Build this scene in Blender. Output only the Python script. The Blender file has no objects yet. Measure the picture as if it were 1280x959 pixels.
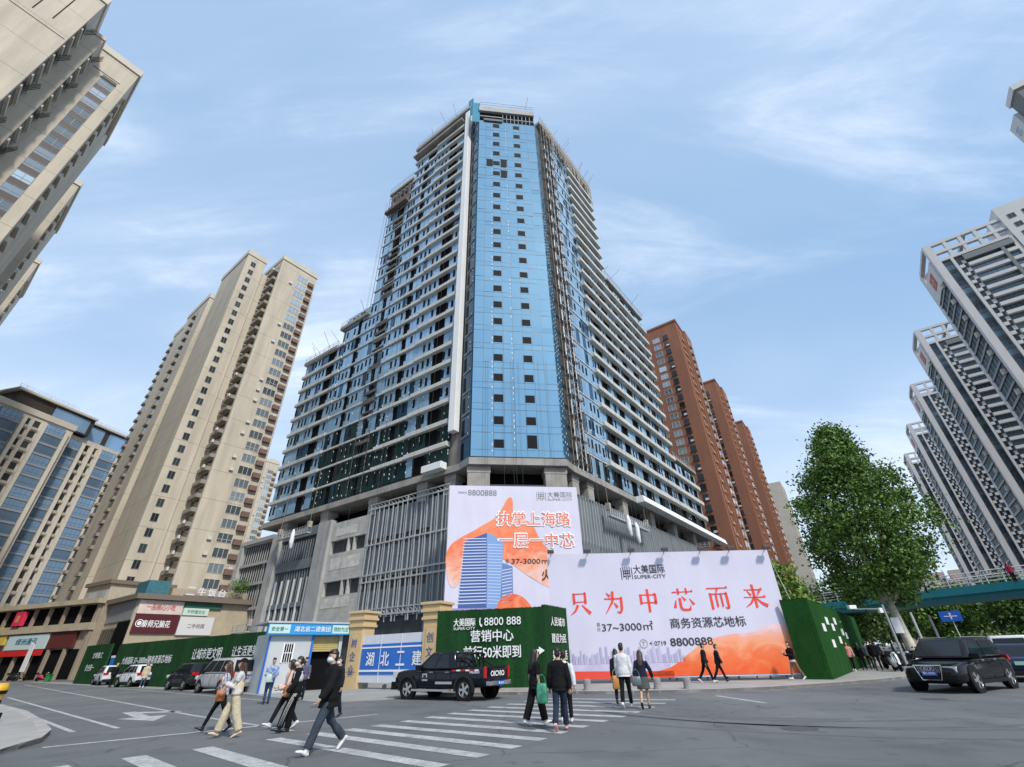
import bpy, bmesh, math, random
from mathutils import Vector, Matrix
random.seed(7)
R = math.radians
sc = bpy.context.scene
col = sc.collection

# ------------------------------------------------------------------ camera
CAM = Vector((0.0, 0.0, 1.55))
cam_data = bpy.data.cameras.new('camera')
cam_data.sensor_fit = 'HORIZONTAL'
cam_data.sensor_width = 36.0
cam_data.lens = 36.0 * 556.5 / 1280.0
cam_data.clip_start = 0.1
cam_data.clip_end = 6000.0
cam = bpy.data.objects.new('camera', cam_data)
col.objects.link(cam)
p_, r_ = R(31.4), R(1.6)
fwd = Vector((0, math.cos(p_), math.sin(p_)))
up = Vector((0, -math.sin(p_), math.cos(p_)))
rt = Vector((1, 0, 0))
cx_ = rt * math.cos(r_) - up * math.sin(r_)
cy_ = up * math.cos(r_) + rt * math.sin(r_)
cam.matrix_world = Matrix(((cx_.x, cy_.x, -fwd.x, CAM.x), (cx_.y, cy_.y, -fwd.y, CAM.y), (cx_.z, cy_.z, -fwd.z, CAM.z), (0, 0, 0, 1)))
sc.camera = cam

# ------------------------------------------------------------------ sky, sun, exposure
SUN_EL, SUN_AZ = 46.0, 148.0          # elevation, azimuth clockwise from +Y
world = bpy.data.worlds.new('World')
sc.world = world
world.use_nodes = True
nt = world.node_tree
nt.nodes.clear()
def WN(t, **kw):
    n = nt.nodes.new(t)
    for k, v in kw.items():
        setattr(n, k, v)
    return n
sky = WN('ShaderNodeTexSky', sky_type='NISHITA')
sky.sun_disc = False
sky.sun_elevation = R(SUN_EL)
sky.sun_rotation = R(SUN_AZ)
sky.air_density = 1.0
sky.dust_density = 1.6
sky.ozone_density = 1.6
tc = WN('ShaderNodeTexCoord')
sep = WN('ShaderNodeSeparateXYZ')
nt.links.new(tc.outputs['Generated'], sep.inputs[0])
def WM(op, a, b=None):
    n = WN('ShaderNodeMath', operation=op)
    for i, v in enumerate((a, b)):
        if v is None:
            continue
        if isinstance(v, (int, float)):
            n.inputs[i].default_value = v
        else:
            nt.links.new(v, n.inputs[i])
    return n.outputs[0]
zz = WM('ADD', WM('MAXIMUM', sep.outputs[2], 0.0), 0.22)
ux = WM('DIVIDE', sep.outputs[0], zz)
uy = WM('DIVIDE', sep.outputs[1], zz)
comb = WN('ShaderNodeCombineXYZ')
nt.links.new(ux, comb.inputs[0]); nt.links.new(uy, comb.inputs[1])
def wnoise(scale, detail, rough, dist, rot, sx, sy, off):
    mp = WN('ShaderNodeMapping')
    mp.inputs['Rotation'].default_value = (0, 0, R(rot))
    mp.inputs['Scale'].default_value = (sx, sy, 1)
    mp.inputs['Location'].default_value = off
    nt.links.new(comb.outputs[0], mp.inputs[0])
    n = WN('ShaderNodeTexNoise')
    n.inputs['Scale'].default_value = scale
    n.inputs['Detail'].default_value = detail
    n.inputs['Roughness'].default_value = rough
    n.inputs['Distortion'].default_value = dist
    nt.links.new(mp.outputs[0], n.inputs['Vector'])
    return n.outputs['Fac']
def ramp(src, a, b, lo=0.0, hi=1.0):
    m = WN('ShaderNodeMapRange')
    m.interpolation_type = 'SMOOTHSTEP'
    m.inputs['From Min'].default_value = a; m.inputs['From Max'].default_value = b
    m.inputs['To Min'].default_value = lo; m.inputs['To Max'].default_value = hi
    nt.links.new(src, m.inputs['Value'])
    return m.outputs[0]
c1 = ramp(wnoise(0.95, 9, 0.60, 0.9, 38, 0.8, 2.3, (3.1, 1.7, 0)), 0.42, 0.74)
c2 = ramp(wnoise(3.0, 9, 0.66, 0.8, 42, 0.6, 2.0, (7.3, 2.2, 0)), 0.38, 0.70)
veil = ramp(wnoise(0.42, 4, 0.5, 0.2, 20, 1, 1.2, (1.3, 8.1, 0)), 0.28, 0.72, 0.08, 0.46)
lowz = ramp(sep.outputs[2], 0.0, 0.55, 0.42, 0.0)
fac = WM('MINIMUM', WM('ADD', WM('ADD', WM('MULTIPLY', WM('MULTIPLY', c1, WM('ADD', WM('MULTIPLY', c2, 0.75), 0.25)), 0.66), veil), lowz), 0.95)
hazy = WN('ShaderNodeMixRGB')
hazy.inputs['Color2'].default_value = (1.55, 3.02, 5.05, 1)
nt.links.new(ramp(sep.outputs[2], 0.0, 0.9, 0.8, 0.72), hazy.inputs['Fac'])
mixc = WN('ShaderNodeMixRGB')
nt.links.new(fac, mixc.inputs['Fac'])
tint = WN('ShaderNodeMixRGB', blend_type='MULTIPLY')
tint.inputs['Fac'].default_value = 1.0
tint.inputs['Color2'].default_value = (1.0, 1.0, 1.0, 1)
nt.links.new(sky.outputs[0], tint.inputs['Color1'])
nt.links.new(tint.outputs[0], hazy.inputs['Color1'])
nt.links.new(hazy.outputs[0], mixc.inputs['Color1'])
mixc.inputs['Color2'].default_value = (5.8, 6.5, 7.5, 1)
bg = WN('ShaderNodeBackground')
bg.inputs['Strength'].default_value = 0.12
nt.links.new(mixc.outputs[0], bg.inputs['Color'])
wo = WN('ShaderNodeOutputWorld')
nt.links.new(bg.outputs[0], wo.inputs['Surface'])

sun_data = bpy.data.lights.new('sun', 'SUN')
sun_data.energy = 2.6
sun_data.angle = R(6)
sun_data.color = (1.0, 0.95, 0.87)
sun = bpy.data.objects.new('sun', sun_data)
col.objects.link(sun)
sd = Vector((math.sin(R(SUN_AZ)) * math.cos(R(SUN_EL)), math.cos(R(SUN_AZ)) * math.cos(R(SUN_EL)), math.sin(R(SUN_EL))))
sun.rotation_euler = sd.to_track_quat('Z', 'Y').to_euler()
sun.location = (0, -20, 60)
sc.view_settings.view_transform = 'Standard'
sc.view_settings.look = 'None'
sc.view_settings.gamma = 1.0
sc.view_settings.exposure = 0.5
sc.view_settings.use_curve_mapping = False

# ------------------------------------------------------------------ materials
MATS = {}
def mat(name, base, rough=0.7, metal=0.0, var=0.0, vscale=2.0, bump=0.0, bscale=20.0, spec=0.5, stretch=(1, 1, 1), rnd=0.0, coat=0.0, col2=None):
    """principled material; base colour varied by noise between base and col2 (or a lighter/darker base)"""
    if name in MATS:
        return MATS[name]
    m = bpy.data.materials.new(name)
    m.use_nodes = True
    n = m.node_tree.nodes; l = m.node_tree.links
    b = n['Principled BSDF']
    b.inputs['Base Color'].default_value = (*base, 1)
    b.inputs['Roughness'].default_value = rough
    b.inputs['Metallic'].default_value = metal
    b.inputs['Specular IOR Level'].default_value = spec
    b.inputs['Coat Weight'].default_value = coat
    t = None
    if var or bump:
        t = n.new('ShaderNodeTexCoord')
        mp = n.new('ShaderNodeMapping')
        mp.inputs['Scale'].default_value = stretch
        l.new(t.outputs['Object'], mp.inputs[0])
    last = None
    if var:
        no = n.new('ShaderNodeTexNoise')
        no.inputs['Scale'].default_value = vscale
        no.inputs['Detail'].default_value = 6
        no.inputs['Roughness'].default_value = 0.6
        l.new(mp.outputs[0], no.inputs['Vector'])
        cr = n.new('ShaderNodeValToRGB')
        c2 = col2 if col2 else tuple(min(1, c * (1 + var)) for c in base)
        c1 = base if col2 else tuple(c * (1 - var) for c in base)
        cr.color_ramp.elements[0].position = 0.3
        cr.color_ramp.elements[1].position = 0.7
        cr.color_ramp.elements[0].color = (*c1, 1)
        cr.color_ramp.elements[1].color = (*c2, 1)
        l.new(no.outputs['Fac'], cr.inputs[0])
        last = cr.outputs[0]
        l.new(last, b.inputs['Base Color'])
    if rnd:
        oi = n.new('ShaderNodeObjectInfo')
        hv = n.new('ShaderNodeHueSaturation')
        mr = n.new('ShaderNodeMapRange')
        mr.inputs['To Min'].default_value = 1 - rnd
        mr.inputs['To Max'].default_value = 1 + rnd
        l.new(oi.outputs['Random'], mr.inputs[0])
        l.new(mr.outputs[0], hv.inputs['Value'])
        if last:
            l.new(last, hv.inputs['Color'])
        else:
            hv.inputs['Color'].default_value = (*base, 1)
        l.new(hv.outputs[0], b.inputs['Base Color'])
    if bump:
        nb = n.new('ShaderNodeTexNoise')
        nb.inputs['Scale'].default_value = bscale
        nb.inputs['Detail'].default_value = 4
        l.new(mp.outputs[0], nb.inputs['Vector'])
        bp = n.new('ShaderNodeBump')
        bp.inputs['Strength'].default_value = bump
        bp.inputs['Distance'].default_value = 0.03
        l.new(nb.outputs['Fac'], bp.inputs['Height'])
        l.new(bp.outputs[0], b.inputs['Normal'])
    MATS[name] = m
    return m

def add_lines(m, period, width, dark, axis=2, period2=None):
    """thin joint lines every `period` metres on an axis of a wall's object space (panel joints)"""
    n = m.node_tree.nodes; l = m.node_tree.links
    b = n['Principled BSDF']
    t = n.new('ShaderNodeTexCoord'); s = n.new('ShaderNodeSeparateXYZ')
    l.new(t.outputs['Object'], s.inputs[0])
    def band(out, per):
        d = n.new('ShaderNodeMath'); d.operation = 'DIVIDE'; d.inputs[1].default_value = per
        l.new(out, d.inputs[0])
        f = n.new('ShaderNodeMath'); f.operation = 'FRACT'; l.new(d.outputs[0], f.inputs[0])
        c = n.new('ShaderNodeMath'); c.operation = 'LESS_THAN'; c.inputs[1].default_value = width / per
        l.new(f.outputs[0], c.inputs[0])
        return c.outputs[0]
    o = band(s.outputs[axis], period)
    if period2:
        o2 = band(s.outputs[0], period2)
        mx = n.new('ShaderNodeMath'); mx.operation = 'MAXIMUM'
        l.new(o, mx.inputs[0]); l.new(o2, mx.inputs[1]); o = mx.outputs[0]
    mix = n.new('ShaderNodeMixRGB'); mix.blend_type = 'MULTIPLY'
    mix.inputs['Color2'].default_value = (dark, dark, dark, 1)
    l.new(o, mix.inputs['Fac'])
    src = b.inputs['Base Color'].links
    if src:
        l.new(src[0].from_socket, mix.inputs['Color1'])
    else:
        mix.inputs['Color1'].default_value = b.inputs['Base Color'].default_value
    l.new(mix.outputs[0], b.inputs['Base Color'])
    return m

# ------------------------------------------------------------------ mesh collector
class MB:
    def __init__(self):
        self.v = []; self.f = []; self.m = []; self.segs = []
    def quad(self, *p, m=0):
        i = len(self.v)
        self.v += [tuple(q) for q in p]
        self.f.append(tuple(range(i, i + len(p)))); self.m.append(m)
    def hexa(self, b, t, m=0):
        """bottom ring and top ring of equal length"""
        i = len(self.v); k = len(b)
        self.v += [tuple(q) for q in b] + [tuple(q) for q in t]
        self.f.append(tuple(range(i + k - 1, i - 1, -1))); self.f.append(tuple(range(i + k, i + 2 * k)))
        self.m += [m, m]
        for j in range(k):
            a, c = j, (j + 1) % k
            self.f.append((i + a, i + c, i + k + c, i + k + a)); self.m.append(m)
    def box(self, fr, s0, s1, d0, d1, z0, z1, m=0):
        P = [fr.pt(s0, z0, d0), fr.pt(s1, z0, d0), fr.pt(s1, z0, d1), fr.pt(s0, z0, d1)]
        self.hexa(P, [(a[0], a[1], z1) for a in P], m)
    def prism(self, poly, z0, z1, m=0):
        self.hexa([(a[0], a[1], z0) for a in poly], [(a[0], a[1], z1) for a in poly], m)
    def cube(self, c, sx, sy, sz, m=0):
        x, y, z = c
        b = [(x - sx / 2, y - sy / 2), (x + sx / 2, y - sy / 2), (x + sx / 2, y + sy / 2), (x - sx / 2, y + sy / 2)]
        self.prism(b, z - sz / 2, z + sz / 2, m)
    def bar(self, p, q, w, m=0, n=4, w2=None):
        p = Vector(p); q = Vector(q); d = q - p
        if d.length < 1e-6:
            return
        d.normalize()
        a = d.orthogonal().normalized() if abs(d.z) < .99 else Vector((1, 0, 0))
        b = d.cross(a)
        w2 = w if w2 is None else w2
        r0 = [p + (a * math.cos(t) + b * math.sin(t)) * w / 2 for t in [2 * math.pi * (k + .5) / n for k in range(n)]]
        r1 = [q + (a * math.cos(t) + b * math.sin(t)) * w2 / 2 for t in [2 * math.pi * (k + .5) / n for k in range(n)]]
        self.hexa(r0, r1, m)
    def tube(self, pts, radii, n=8, m=0, side=None, caps=True):
        """chain of elliptical rings; radii item is r or (r_side, r_front)"""
        pts = [Vector(p) for p in pts]
        i0 = len(self.v)
        k = len(pts)
        for j, p in enumerate(pts):
            d = (pts[min(j + 1, k - 1)] - pts[max(j - 1, 0)])
            d = d.normalized() if d.length > 1e-9 else Vector((0, 0, 1))
            s = Vector(side) if side is not None else d.orthogonal()
            s = (s - d * s.dot(d))
            s = s.normalized() if s.length > 1e-6 else d.orthogonal().normalized()
            b = d.cross(s)
            ra, rb = radii[j] if isinstance(radii[j], (tuple, list)) else (radii[j], radii[j])
            for t in range(n):
                an = 2 * math.pi * t / n
                self.v.append(tuple(p + s * math.cos(an) * ra + b * math.sin(an) * rb))
        for j in range(k - 1):
            for t in range(n):
                a = i0 + j * n + t; b_ = i0 + j * n + (t + 1) % n
                self.f.append((a, b_, b_ + n, a + n)); self.m.append(m)
        if caps:
            self.f.append(tuple(range(i0 + n - 1, i0 - 1, -1))); self.m.append(m)
            self.f.append(tuple(range(i0 + (k - 1) * n, i0 + k * n))); self.m.append(m)
    def ell(self, c, rx, ry, rz, m=0, nu=12, nv=8, z0=-1.0, z1=1.0, rot=None):
        """ellipsoid (optionally cut between z0 and z1 of its unit height)"""
        c = Vector(c)
        i0 = len(self.v)
        for j in range(nv + 1):
            z = z0 + (z1 - z0) * (0.5 - 0.5 * math.cos(math.pi * j / nv))
            rr = math.sqrt(max(0.0, 1 - z * z)) + 1e-4
            for t in range(nu):
                an = 2 * math.pi * t / nu
                q = Vector((rx * rr * math.cos(an), ry * rr * math.sin(an), rz * z))
                if rot is not None:
                    q = rot @ q
                self.v.append(tuple(c + q))
        for j in range(nv):
            for t in range(nu):
                a = i0 + j * nu + t; b_ = i0 + j * nu + (t + 1) % nu
                self.f.append((a, b_, b_ + nu, a + nu)); self.m.append(m)
        self.f.append(tuple(range(i0 + nu - 1, i0 - 1, -1))); self.m.append(m)
        self.f.append(tuple(range(i0 + nv * nu, i0 + (nv + 1) * nu))); self.m.append(m)
    def lathe(self, prof, c=(0, 0, 0), axis='z', n=20, m=0):
        """prof: list of (r, h)"""
        i0 = len(self.v)
        for (r, h) in prof:
            for t in range(n):
                an = 2 * math.pi * t / n
                a, b_ = r * math.cos(an), r * math.sin(an)
                q = (a, b_, h) if axis == 'z' else ((a, h, b_) if axis == 'y' else (h, a, b_))
                self.v.append((c[0] + q[0], c[1] + q[1], c[2] + q[2]))
        for j in range(len(prof) - 1):
            for t in range(n):
                a = i0 + j * n + t; b_ = i0 + j * n + (t + 1) % n
                self.f.append((a, b_, b_ + n, a + n)); self.m.append(m)
        self.f.append(tuple(range(i0 + n - 1, i0 - 1, -1))); self.m.append(m)
        k = len(prof)
        self.f.append(tuple(range(i0 + (k - 1) * n, i0 + k * n))); self.m.append(m)
    def join(self, o):
        i = len(self.v)
        self.v += o.v
        self.f += [tuple(a + i for a in f) for f in o.f]
        self.m += o.m
    def xform(self, M):
        self.v = [tuple(M @ Vector(a)) for a in self.v]
        return self
    def build(self, name, mats, parent=None, smooth=False, label=None, bevel=0.0, fixn=True, subs=0):
        if not isinstance(mats, (list, tuple)):
            mats = [mats]
        me = bpy.data.meshes.new(name)
        off = root_loc(parent)
        me.from_pydata([(a[0] - off[0], a[1] - off[1], a[2] - off[2]) for a in self.v], [], self.f)
        for k in mats:
            me.materials.append(k)
        me.polygons.foreach_set('material_index', self.m)
        if fixn:
            bm = bmesh.new(); bm.from_mesh(me)
            bmesh.ops.recalc_face_normals(bm, faces=bm.faces)
            bm.to_mesh(me); bm.free()
        if smooth:
            me.polygons.foreach_set('use_smooth', [True] * len(me.polygons))
        me.update()
        o = bpy.data.objects.new(name, me)
        col.objects.link(o)
        if parent is not None:
            o.parent = parent
        if label:
            o['label'] = label
        if bevel:
            bv = o.modifiers.new('bevel', 'BEVEL'); bv.width = bevel; bv.segments = 2; bv.limit_method = 'ANGLE'; bv.angle_limit = R(35)
            bv.harden_normals = False
        if subs:
            ss = o.modifiers.new('subdivision', 'SUBSURF'); ss.levels = subs; ss.render_levels = subs
        return o

ROOT = {}
def root_loc(o):
    """world position that a child's vertices are measured from"""
    if o is None:
        return (0, 0, 0)
    while o.parent is not None:
        o = o.parent
    return ROOT.get(o.name, (0, 0, 0))

def thing(name, label, cat, loc=(0, 0, 0), group=None, kind=None):
    o = bpy.data.objects.new(name, None)
    col.objects.link(o)
    o.location = loc
    o.empty_display_size = 0.3
    ROOT[o.name] = tuple(loc)
    tag(o, label, cat, group, kind)
    return o
def tag(o, label=None, cat=None, group=None, kind=None):
    if label: o['label'] = label
    if cat: o['category'] = cat
    if group: o['group'] = group
    if kind: o['kind'] = kind
    return o
def struct(o):
    o['kind'] = 'structure'
    return o
def copy_tree(o, parent=None):
    c = o.copy(); col.objects.link(c)
    if parent is not None:
        c.parent = parent
        c.matrix_parent_inverse = o.matrix_parent_inverse.copy()
    else:
        ROOT[c.name] = ROOT.get(o.name, (0, 0, 0))
    for ch in list(o.children):
        copy_tree(ch, c)
    return c
def capped(mbs, name, mats, parent, cap=100, **kw):
    """at most `cap` parts of a kind as meshes of their own, nearest to the viewer first; the rest as one"""
    def dist(m):
        a = m.v[0]
        return (Vector(a) - CAM).length
    mbs = sorted(mbs, key=dist)
    out = [m.build(name, mats, parent, **kw) for m in mbs[:cap]]
    if len(mbs) > cap:
        r = MB()
        for m in mbs[cap:]:
            r.join(m)
        o = r.build(name, mats, parent, **kw)
        o['kind'] = 'stuff'
        out.append(o)
    return out

class Fr:
    """a vertical face: origin on plan, direction of s by azimuth, outward normal (right of s when side=+1)"""
    def __init__(self, o, az, side=1):
        self.o = (o[0], o[1]); self.u = (math.sin(R(az)), math.cos(R(az)))
        self.n = (self.u[1] * side, -self.u[0] * side)
        self.right = (-self.n[1], self.n[0])      # image-right seen from outside
        self.flip = (self.right[0] * self.u[0] + self.right[1] * self.u[1]) < 0
    def pt(self, s, z, d=0.0):
        return (self.o[0] + self.u[0] * s + self.n[0] * d, self.o[1] + self.u[1] * s + self.n[1] * d, z)
    def xy(self, s, d=0.0):
        return self.pt(s, 0, d)[:2]

# ------------------------------------------------------------------ text
tmp_scene = bpy.data.scenes.new('scratch')
def eval_mesh(o):
    """mesh of an object with modifiers / text applied, worked out in a scratch scene"""
    tmp_scene.collection.objects.link(o)
    tmp_scene.view_layers[0].update()
    dg = tmp_scene.view_layers[0].depsgraph
    dg.update()
    me = bpy.data.meshes.new_from_object(o.evaluated_get(dg), depsgraph=dg)
    tmp_scene.collection.objects.unlink(o)
    return me
TXT = {}
def glyphs(s, bold=0.0):
    k = (s, bold)
    if k in TXT:
        return TXT[k]
    cu = bpy.data.curves.new('text', 'FONT')
    cu.body = s
    cu.size = 1.0
    cu.offset = bold
    cu.resolution_u = 3
    o = bpy.data.objects.new('text', cu)
    me = eval_mesh(o)
    vs = [(v.co.x, v.co.y) for v in me.vertices]
    fs = [tuple(p.vertices) for p in me.polygons]
    bpy.data.objects.remove(o); bpy.data.curves.remove(cu); bpy.data.meshes.remove(me)
    x0 = min(v[0] for v in vs); x1 = max(v[0] for v in vs); y0 = min(v[1] for v in vs); y1 = max(v[1] for v in vs)
    vs = [((a - x0) / (x1 - x0), (b - y0) / (y1 - y0)) for a, b in vs]
    TXT[k] = (vs, fs, (x1 - x0) / (y1 - y0))
    return TXT[k]
def text_mb(fr, s, sc_, zc, h, d, w=None, bold=0.0, mb=None, m=0, depth=0.0):
    """flat lettering on a face, centred at (sc_, zc), h high; w fits it to a width"""
    vs, fs, asp = glyphs(s, 0.0)
    w = w if w else asp * h
    mb = mb if mb else MB()
    sg = -1 if fr.flip else 1
    rr_ = bold * h * (.8 if bold > .05 else .45)
    mb.segs.append((len(mb.v), len(mb.f)))
    steps = [(0, 0)]
    if bold > .05: steps = [(math.cos(t * math.pi / 4), math.sin(t * math.pi / 4)) for t in range(8)]
    elif bold: steps = [(-1, -.6), (1, -.6), (-1, .6), (1, .6)]
    for j, (ox, oz) in enumerate(steps):               # heavier weight: the same glyphs laid over each other
        i = len(mb.v)
        mb.v += [fr.pt(sc_ + sg * (a - .5) * w + ox * rr_, zc + (b - .5) * h + oz * rr_, d + j * .002) for a, b in vs]
        mb.f += [tuple(k + i for k in f) for f in fs]
        mb.m += [m] * len(fs)
    return mb
def letters(mb, name, m, parent, fixn=False):
    """one mesh per line of lettering"""
    st = mb.segs or [(0, 0)]
    st = [(0, 0)] + st[1:]
    for i, (v0, f0) in enumerate(st):
        v1, f1 = st[i + 1] if i + 1 < len(st) else (len(mb.v), len(mb.f))
        p = MB(); p.v = mb.v[v0:v1]; p.f = [tuple(a - v0 for a in f) for f in mb.f[f0:f1]]; p.m = mb.m[f0:f1]
        p.build(name, m, parent, fixn=fixn)
def poly_mb(fr, pts, d, mb=None, m=0):
    mb = mb if mb else MB()
    mb.quad(*[fr.pt(s, z, d) for s, z in pts], m=m)
    return mb
# ------------------------------------------------------------------ shared materials
concrete = mat('concrete', (0.30, 0.285, 0.26), 0.9, var=0.22, vscale=0.5, bump=0.3, bscale=6)
concrete_pale = mat('concrete_pale', (0.36, 0.36, 0.35), 0.85, var=0.16, vscale=0.4)
block_wall = mat('block_wall', (0.42, 0.41, 0.385), 0.9, var=0.2, vscale=0.7)
add_lines(block_wall, 0.6, 0.03, 0.75)
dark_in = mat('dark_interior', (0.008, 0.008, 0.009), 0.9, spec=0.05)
dark_open = mat('dark_opening', (0.008, 0.009, 0.011), 0.6, spec=0.1)
ledge_mat = mat('ledge_panel', (0.54, 0.535, 0.50), 0.6, var=0.10, vscale=0.3)
white_metal = mat('white_metal', (0.78, 0.78, 0.77), 0.45, var=0.04, vscale=0.4)
glass_blue = mat('glass_blue', (0.29, 0.47, 0.64), 0.08, metal=0.28, var=0.10, vscale=0.09, rnd=0.0, spec=0.6)
glass_face = mat('glass_face', (0.27, 0.47, 0.60), 0.05, metal=0.8, var=0.07, vscale=0.06)
glass_deep = mat('glass_deep', (0.03, 0.10, 0.17), 0.08, metal=0.5)
glass_green_reflection = mat('glass_green_reflection', (0.02, 0.05, 0.05), 0.08, metal=0.3)  # reflection of the surroundings painted as a dark green pane colour
clip_mat = mat('white_clip', (0.8, 0.8, 0.8), 0.5)
joint_mat = mat('glass_joint', (0.03, 0.07, 0.11), 0.4)
steel_pale = mat('galvanised_steel', (0.50, 0.52, 0.53), 0.5, metal=0.4, var=0.12, vscale=1.0)
steel_grey = mat('grey_panel', (0.165, 0.195, 0.225), 0.55, metal=0.2, var=0.10, vscale=0.5)
steel_dark = mat('dark_steel', (0.06, 0.06, 0.065), 0.55, metal=0.3)
rust = mat('rusty_formwork', (0.13, 0.095, 0.08), 0.85, var=0.3, vscale=3)
net_blue = mat('safety_net', (0.06, 0.25, 0.36), 0.9, var=0.2, vscale=2)
bamboo = mat('scaffold_pole', (0.36, 0.31, 0.27), 0.7, var=0.2, vscale=2)
black_ink = mat('black_ink', (0.025, 0.025, 0.03), 0.6)
grey_ink = mat('grey_ink', (0.22, 0.21, 0.22), 0.6)
white_ink = mat('white_ink', (0.80, 0.80, 0.80), 0.6)
red_ink = mat('red_ink', (0.80, 0.055, 0.035), 0.6)
coral_ink = mat('coral_ink', (0.78, 0.16, 0.10), 0.6)
navy_ink = mat('navy_ink', (0.05, 0.09, 0.25), 0.6)

# ------------------------------------------------------------------ ground, road, pavements
asphalt = mat('asphalt', (0.135, 0.139, 0.143), 0.82, var=0.22, vscale=0.16, bump=0.25, bscale=60, spec=0.35)
paving = mat('pavement_concrete', (0.30, 0.29, 0.275), 0.85, var=0.14, vscale=0.5, bump=0.2, bscale=20)
add_lines(paving, 1.2, 0.025, 0.7, axis=1, period2=1.2)
apron_mat = mat('apron_concrete', (0.27, 0.265, 0.25), 0.85, var=0.16, vscale=0.4, bump=0.2, bscale=15)
kerb_mat = mat('kerb_stone', (0.33, 0.31, 0.29), 0.85, var=0.2, vscale=1.5)
paint = mat('road_paint', (0.30, 0.30, 0.295), 0.75, var=0.2, vscale=2.2, col2=(0.52, 0.52, 0.51))
tyre_mark = mat('tyre_mark', (0.108, 0.111, 0.115), 0.8, var=.15, vscale=3)
def weather_asphalt(m):
    n = m.node_tree.nodes; l = m.node_tree.links; b = n['Principled BSDF']
    t = n.new('ShaderNodeTexCoord')
    src = b.inputs['Base Color'].links[0].from_socket
    def mixin(fac, colr, kind='MULTIPLY'):
        nonlocal src
        x = n.new('ShaderNodeMixRGB'); x.blend_type = kind
        l.new(fac, x.inputs['Fac']); l.new(src, x.inputs['Color1']); x.inputs['Color2'].default_value = (*colr, 1)
        src = x.outputs[0]
    def noise(sc, det, lo, hi, amt, stretch=(1, 1, 1), rot=0):
        mp = n.new('ShaderNodeMapping'); mp.inputs['Scale'].default_value = stretch; mp.inputs['Rotation'].default_value = (0, 0, R(rot)); l.new(t.outputs['Object'], mp.inputs[0])
        no = n.new('ShaderNodeTexNoise'); no.inputs['Scale'].default_value = sc; no.inputs['Detail'].default_value = det; l.new(mp.outputs[0], no.inputs['Vector'])
        mr = n.new('ShaderNodeMapRange'); mr.inputs['From Min'].default_value = lo; mr.inputs['From Max'].default_value = hi; mr.inputs['To Max'].default_value = amt
        l.new(no.outputs['Fac'], mr.inputs[0]); return mr.outputs[0]
    mixin(noise(45, 3, .45, .7, .5), (.62, .62, .62))                                  # aggregate
    mixin(noise(.55, 5, .52, .70, .75), (.66, .67, .68))                               # patches
    mixin(noise(.35, 4, .50, .62, .5, (1, .14, 1), -37), (1.22, 1.22, 1.2))            # polished wheel tracks
    mixin(noise(1.6, 6, .62, .68, .55), (.55, .55, .56))                               # oil spots
    vo = n.new('ShaderNodeTexVoronoi'); vo.feature = 'DISTANCE_TO_EDGE'; vo.inputs['Scale'].default_value = .16
    wp = n.new('ShaderNodeTexNoise'); wp.inputs['Scale'].default_value = .8; wp.inputs['Detail'].default_value = 5
    l.new(t.outputs['Object'], wp.inputs['Vector'])
    ad = n.new('ShaderNodeMixRGB'); ad.blend_type = 'ADD'; ad.inputs['Fac'].default_value = .9
    l.new(t.outputs['Object'], ad.inputs['Color1']); l.new(wp.outputs['Color'], ad.inputs['Color2']); l.new(ad.outputs[0], vo.inputs['Vector'])
    lt = n.new('ShaderNodeMath'); lt.operation = 'LESS_THAN'; lt.inputs[1].default_value = .0035; l.new(vo.outputs['Distance'], lt.inputs[0])
    ml = n.new('ShaderNodeMath'); ml.operation = 'MULTIPLY'; ml.inputs[1].default_value = .55; l.new(lt.outputs[0], ml.inputs[0])
    mixin(ml.outputs[0], (.4, .4, .4))
    l.new(src, b.inputs['Base Color'])
weather_asphalt(asphalt)
def wear_paint(m):
    n = m.node_tree.nodes; l = m.node_tree.links; b = n['Principled BSDF']
    t = n.new('ShaderNodeTexCoord')
    src = b.inputs['Base Color'].links[0].from_socket
    for sc, lo, hi, amt in ((16, .50, .62, .55), (3.2, .55, .68, .7)):
        no = n.new('ShaderNodeTexNoise'); no.inputs['Scale'].default_value = sc; no.inputs['Detail'].default_value = 6; no.inputs['Roughness'].default_value = .7; l.new(t.outputs['Object'], no.inputs['Vector'])
        mr = n.new('ShaderNodeMapRange'); mr.inputs['From Min'].default_value = lo; mr.inputs['From Max'].default_value = hi; mr.inputs['To Max'].default_value = amt; l.new(no.outputs['Fac'], mr.inputs[0])
        x = n.new('ShaderNodeMixRGB'); l.new(mr.outputs[0], x.inputs['Fac']); l.new(src, x.inputs['Color1']); x.inputs['Color2'].default_value = (.15, .153, .156, 1); src = x.outputs[0]
    l.new(src, b.inputs['Base Color'])
paint.node_tree.nodes['Principled BSDF'].inputs['Specular IOR Level'].default_value = .3
wear_paint(paint)
g = MB(); g.quad((-2500, -2500, -0.012), (2500, -2500, -0.012), (2500, 2500, -0.012), (-2500, 2500, -0.012))
struct(g.build('ground', mat('far_ground', (0.16, 0.155, 0.145), 0.9, var=0.2, vscale=0.05)))
g = MB(); g.quad((-140, -60, 0), (140, -60, 0), (140, 200, 0), (-140, 200, 0))
struct(g.build('road', asphalt))

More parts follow.
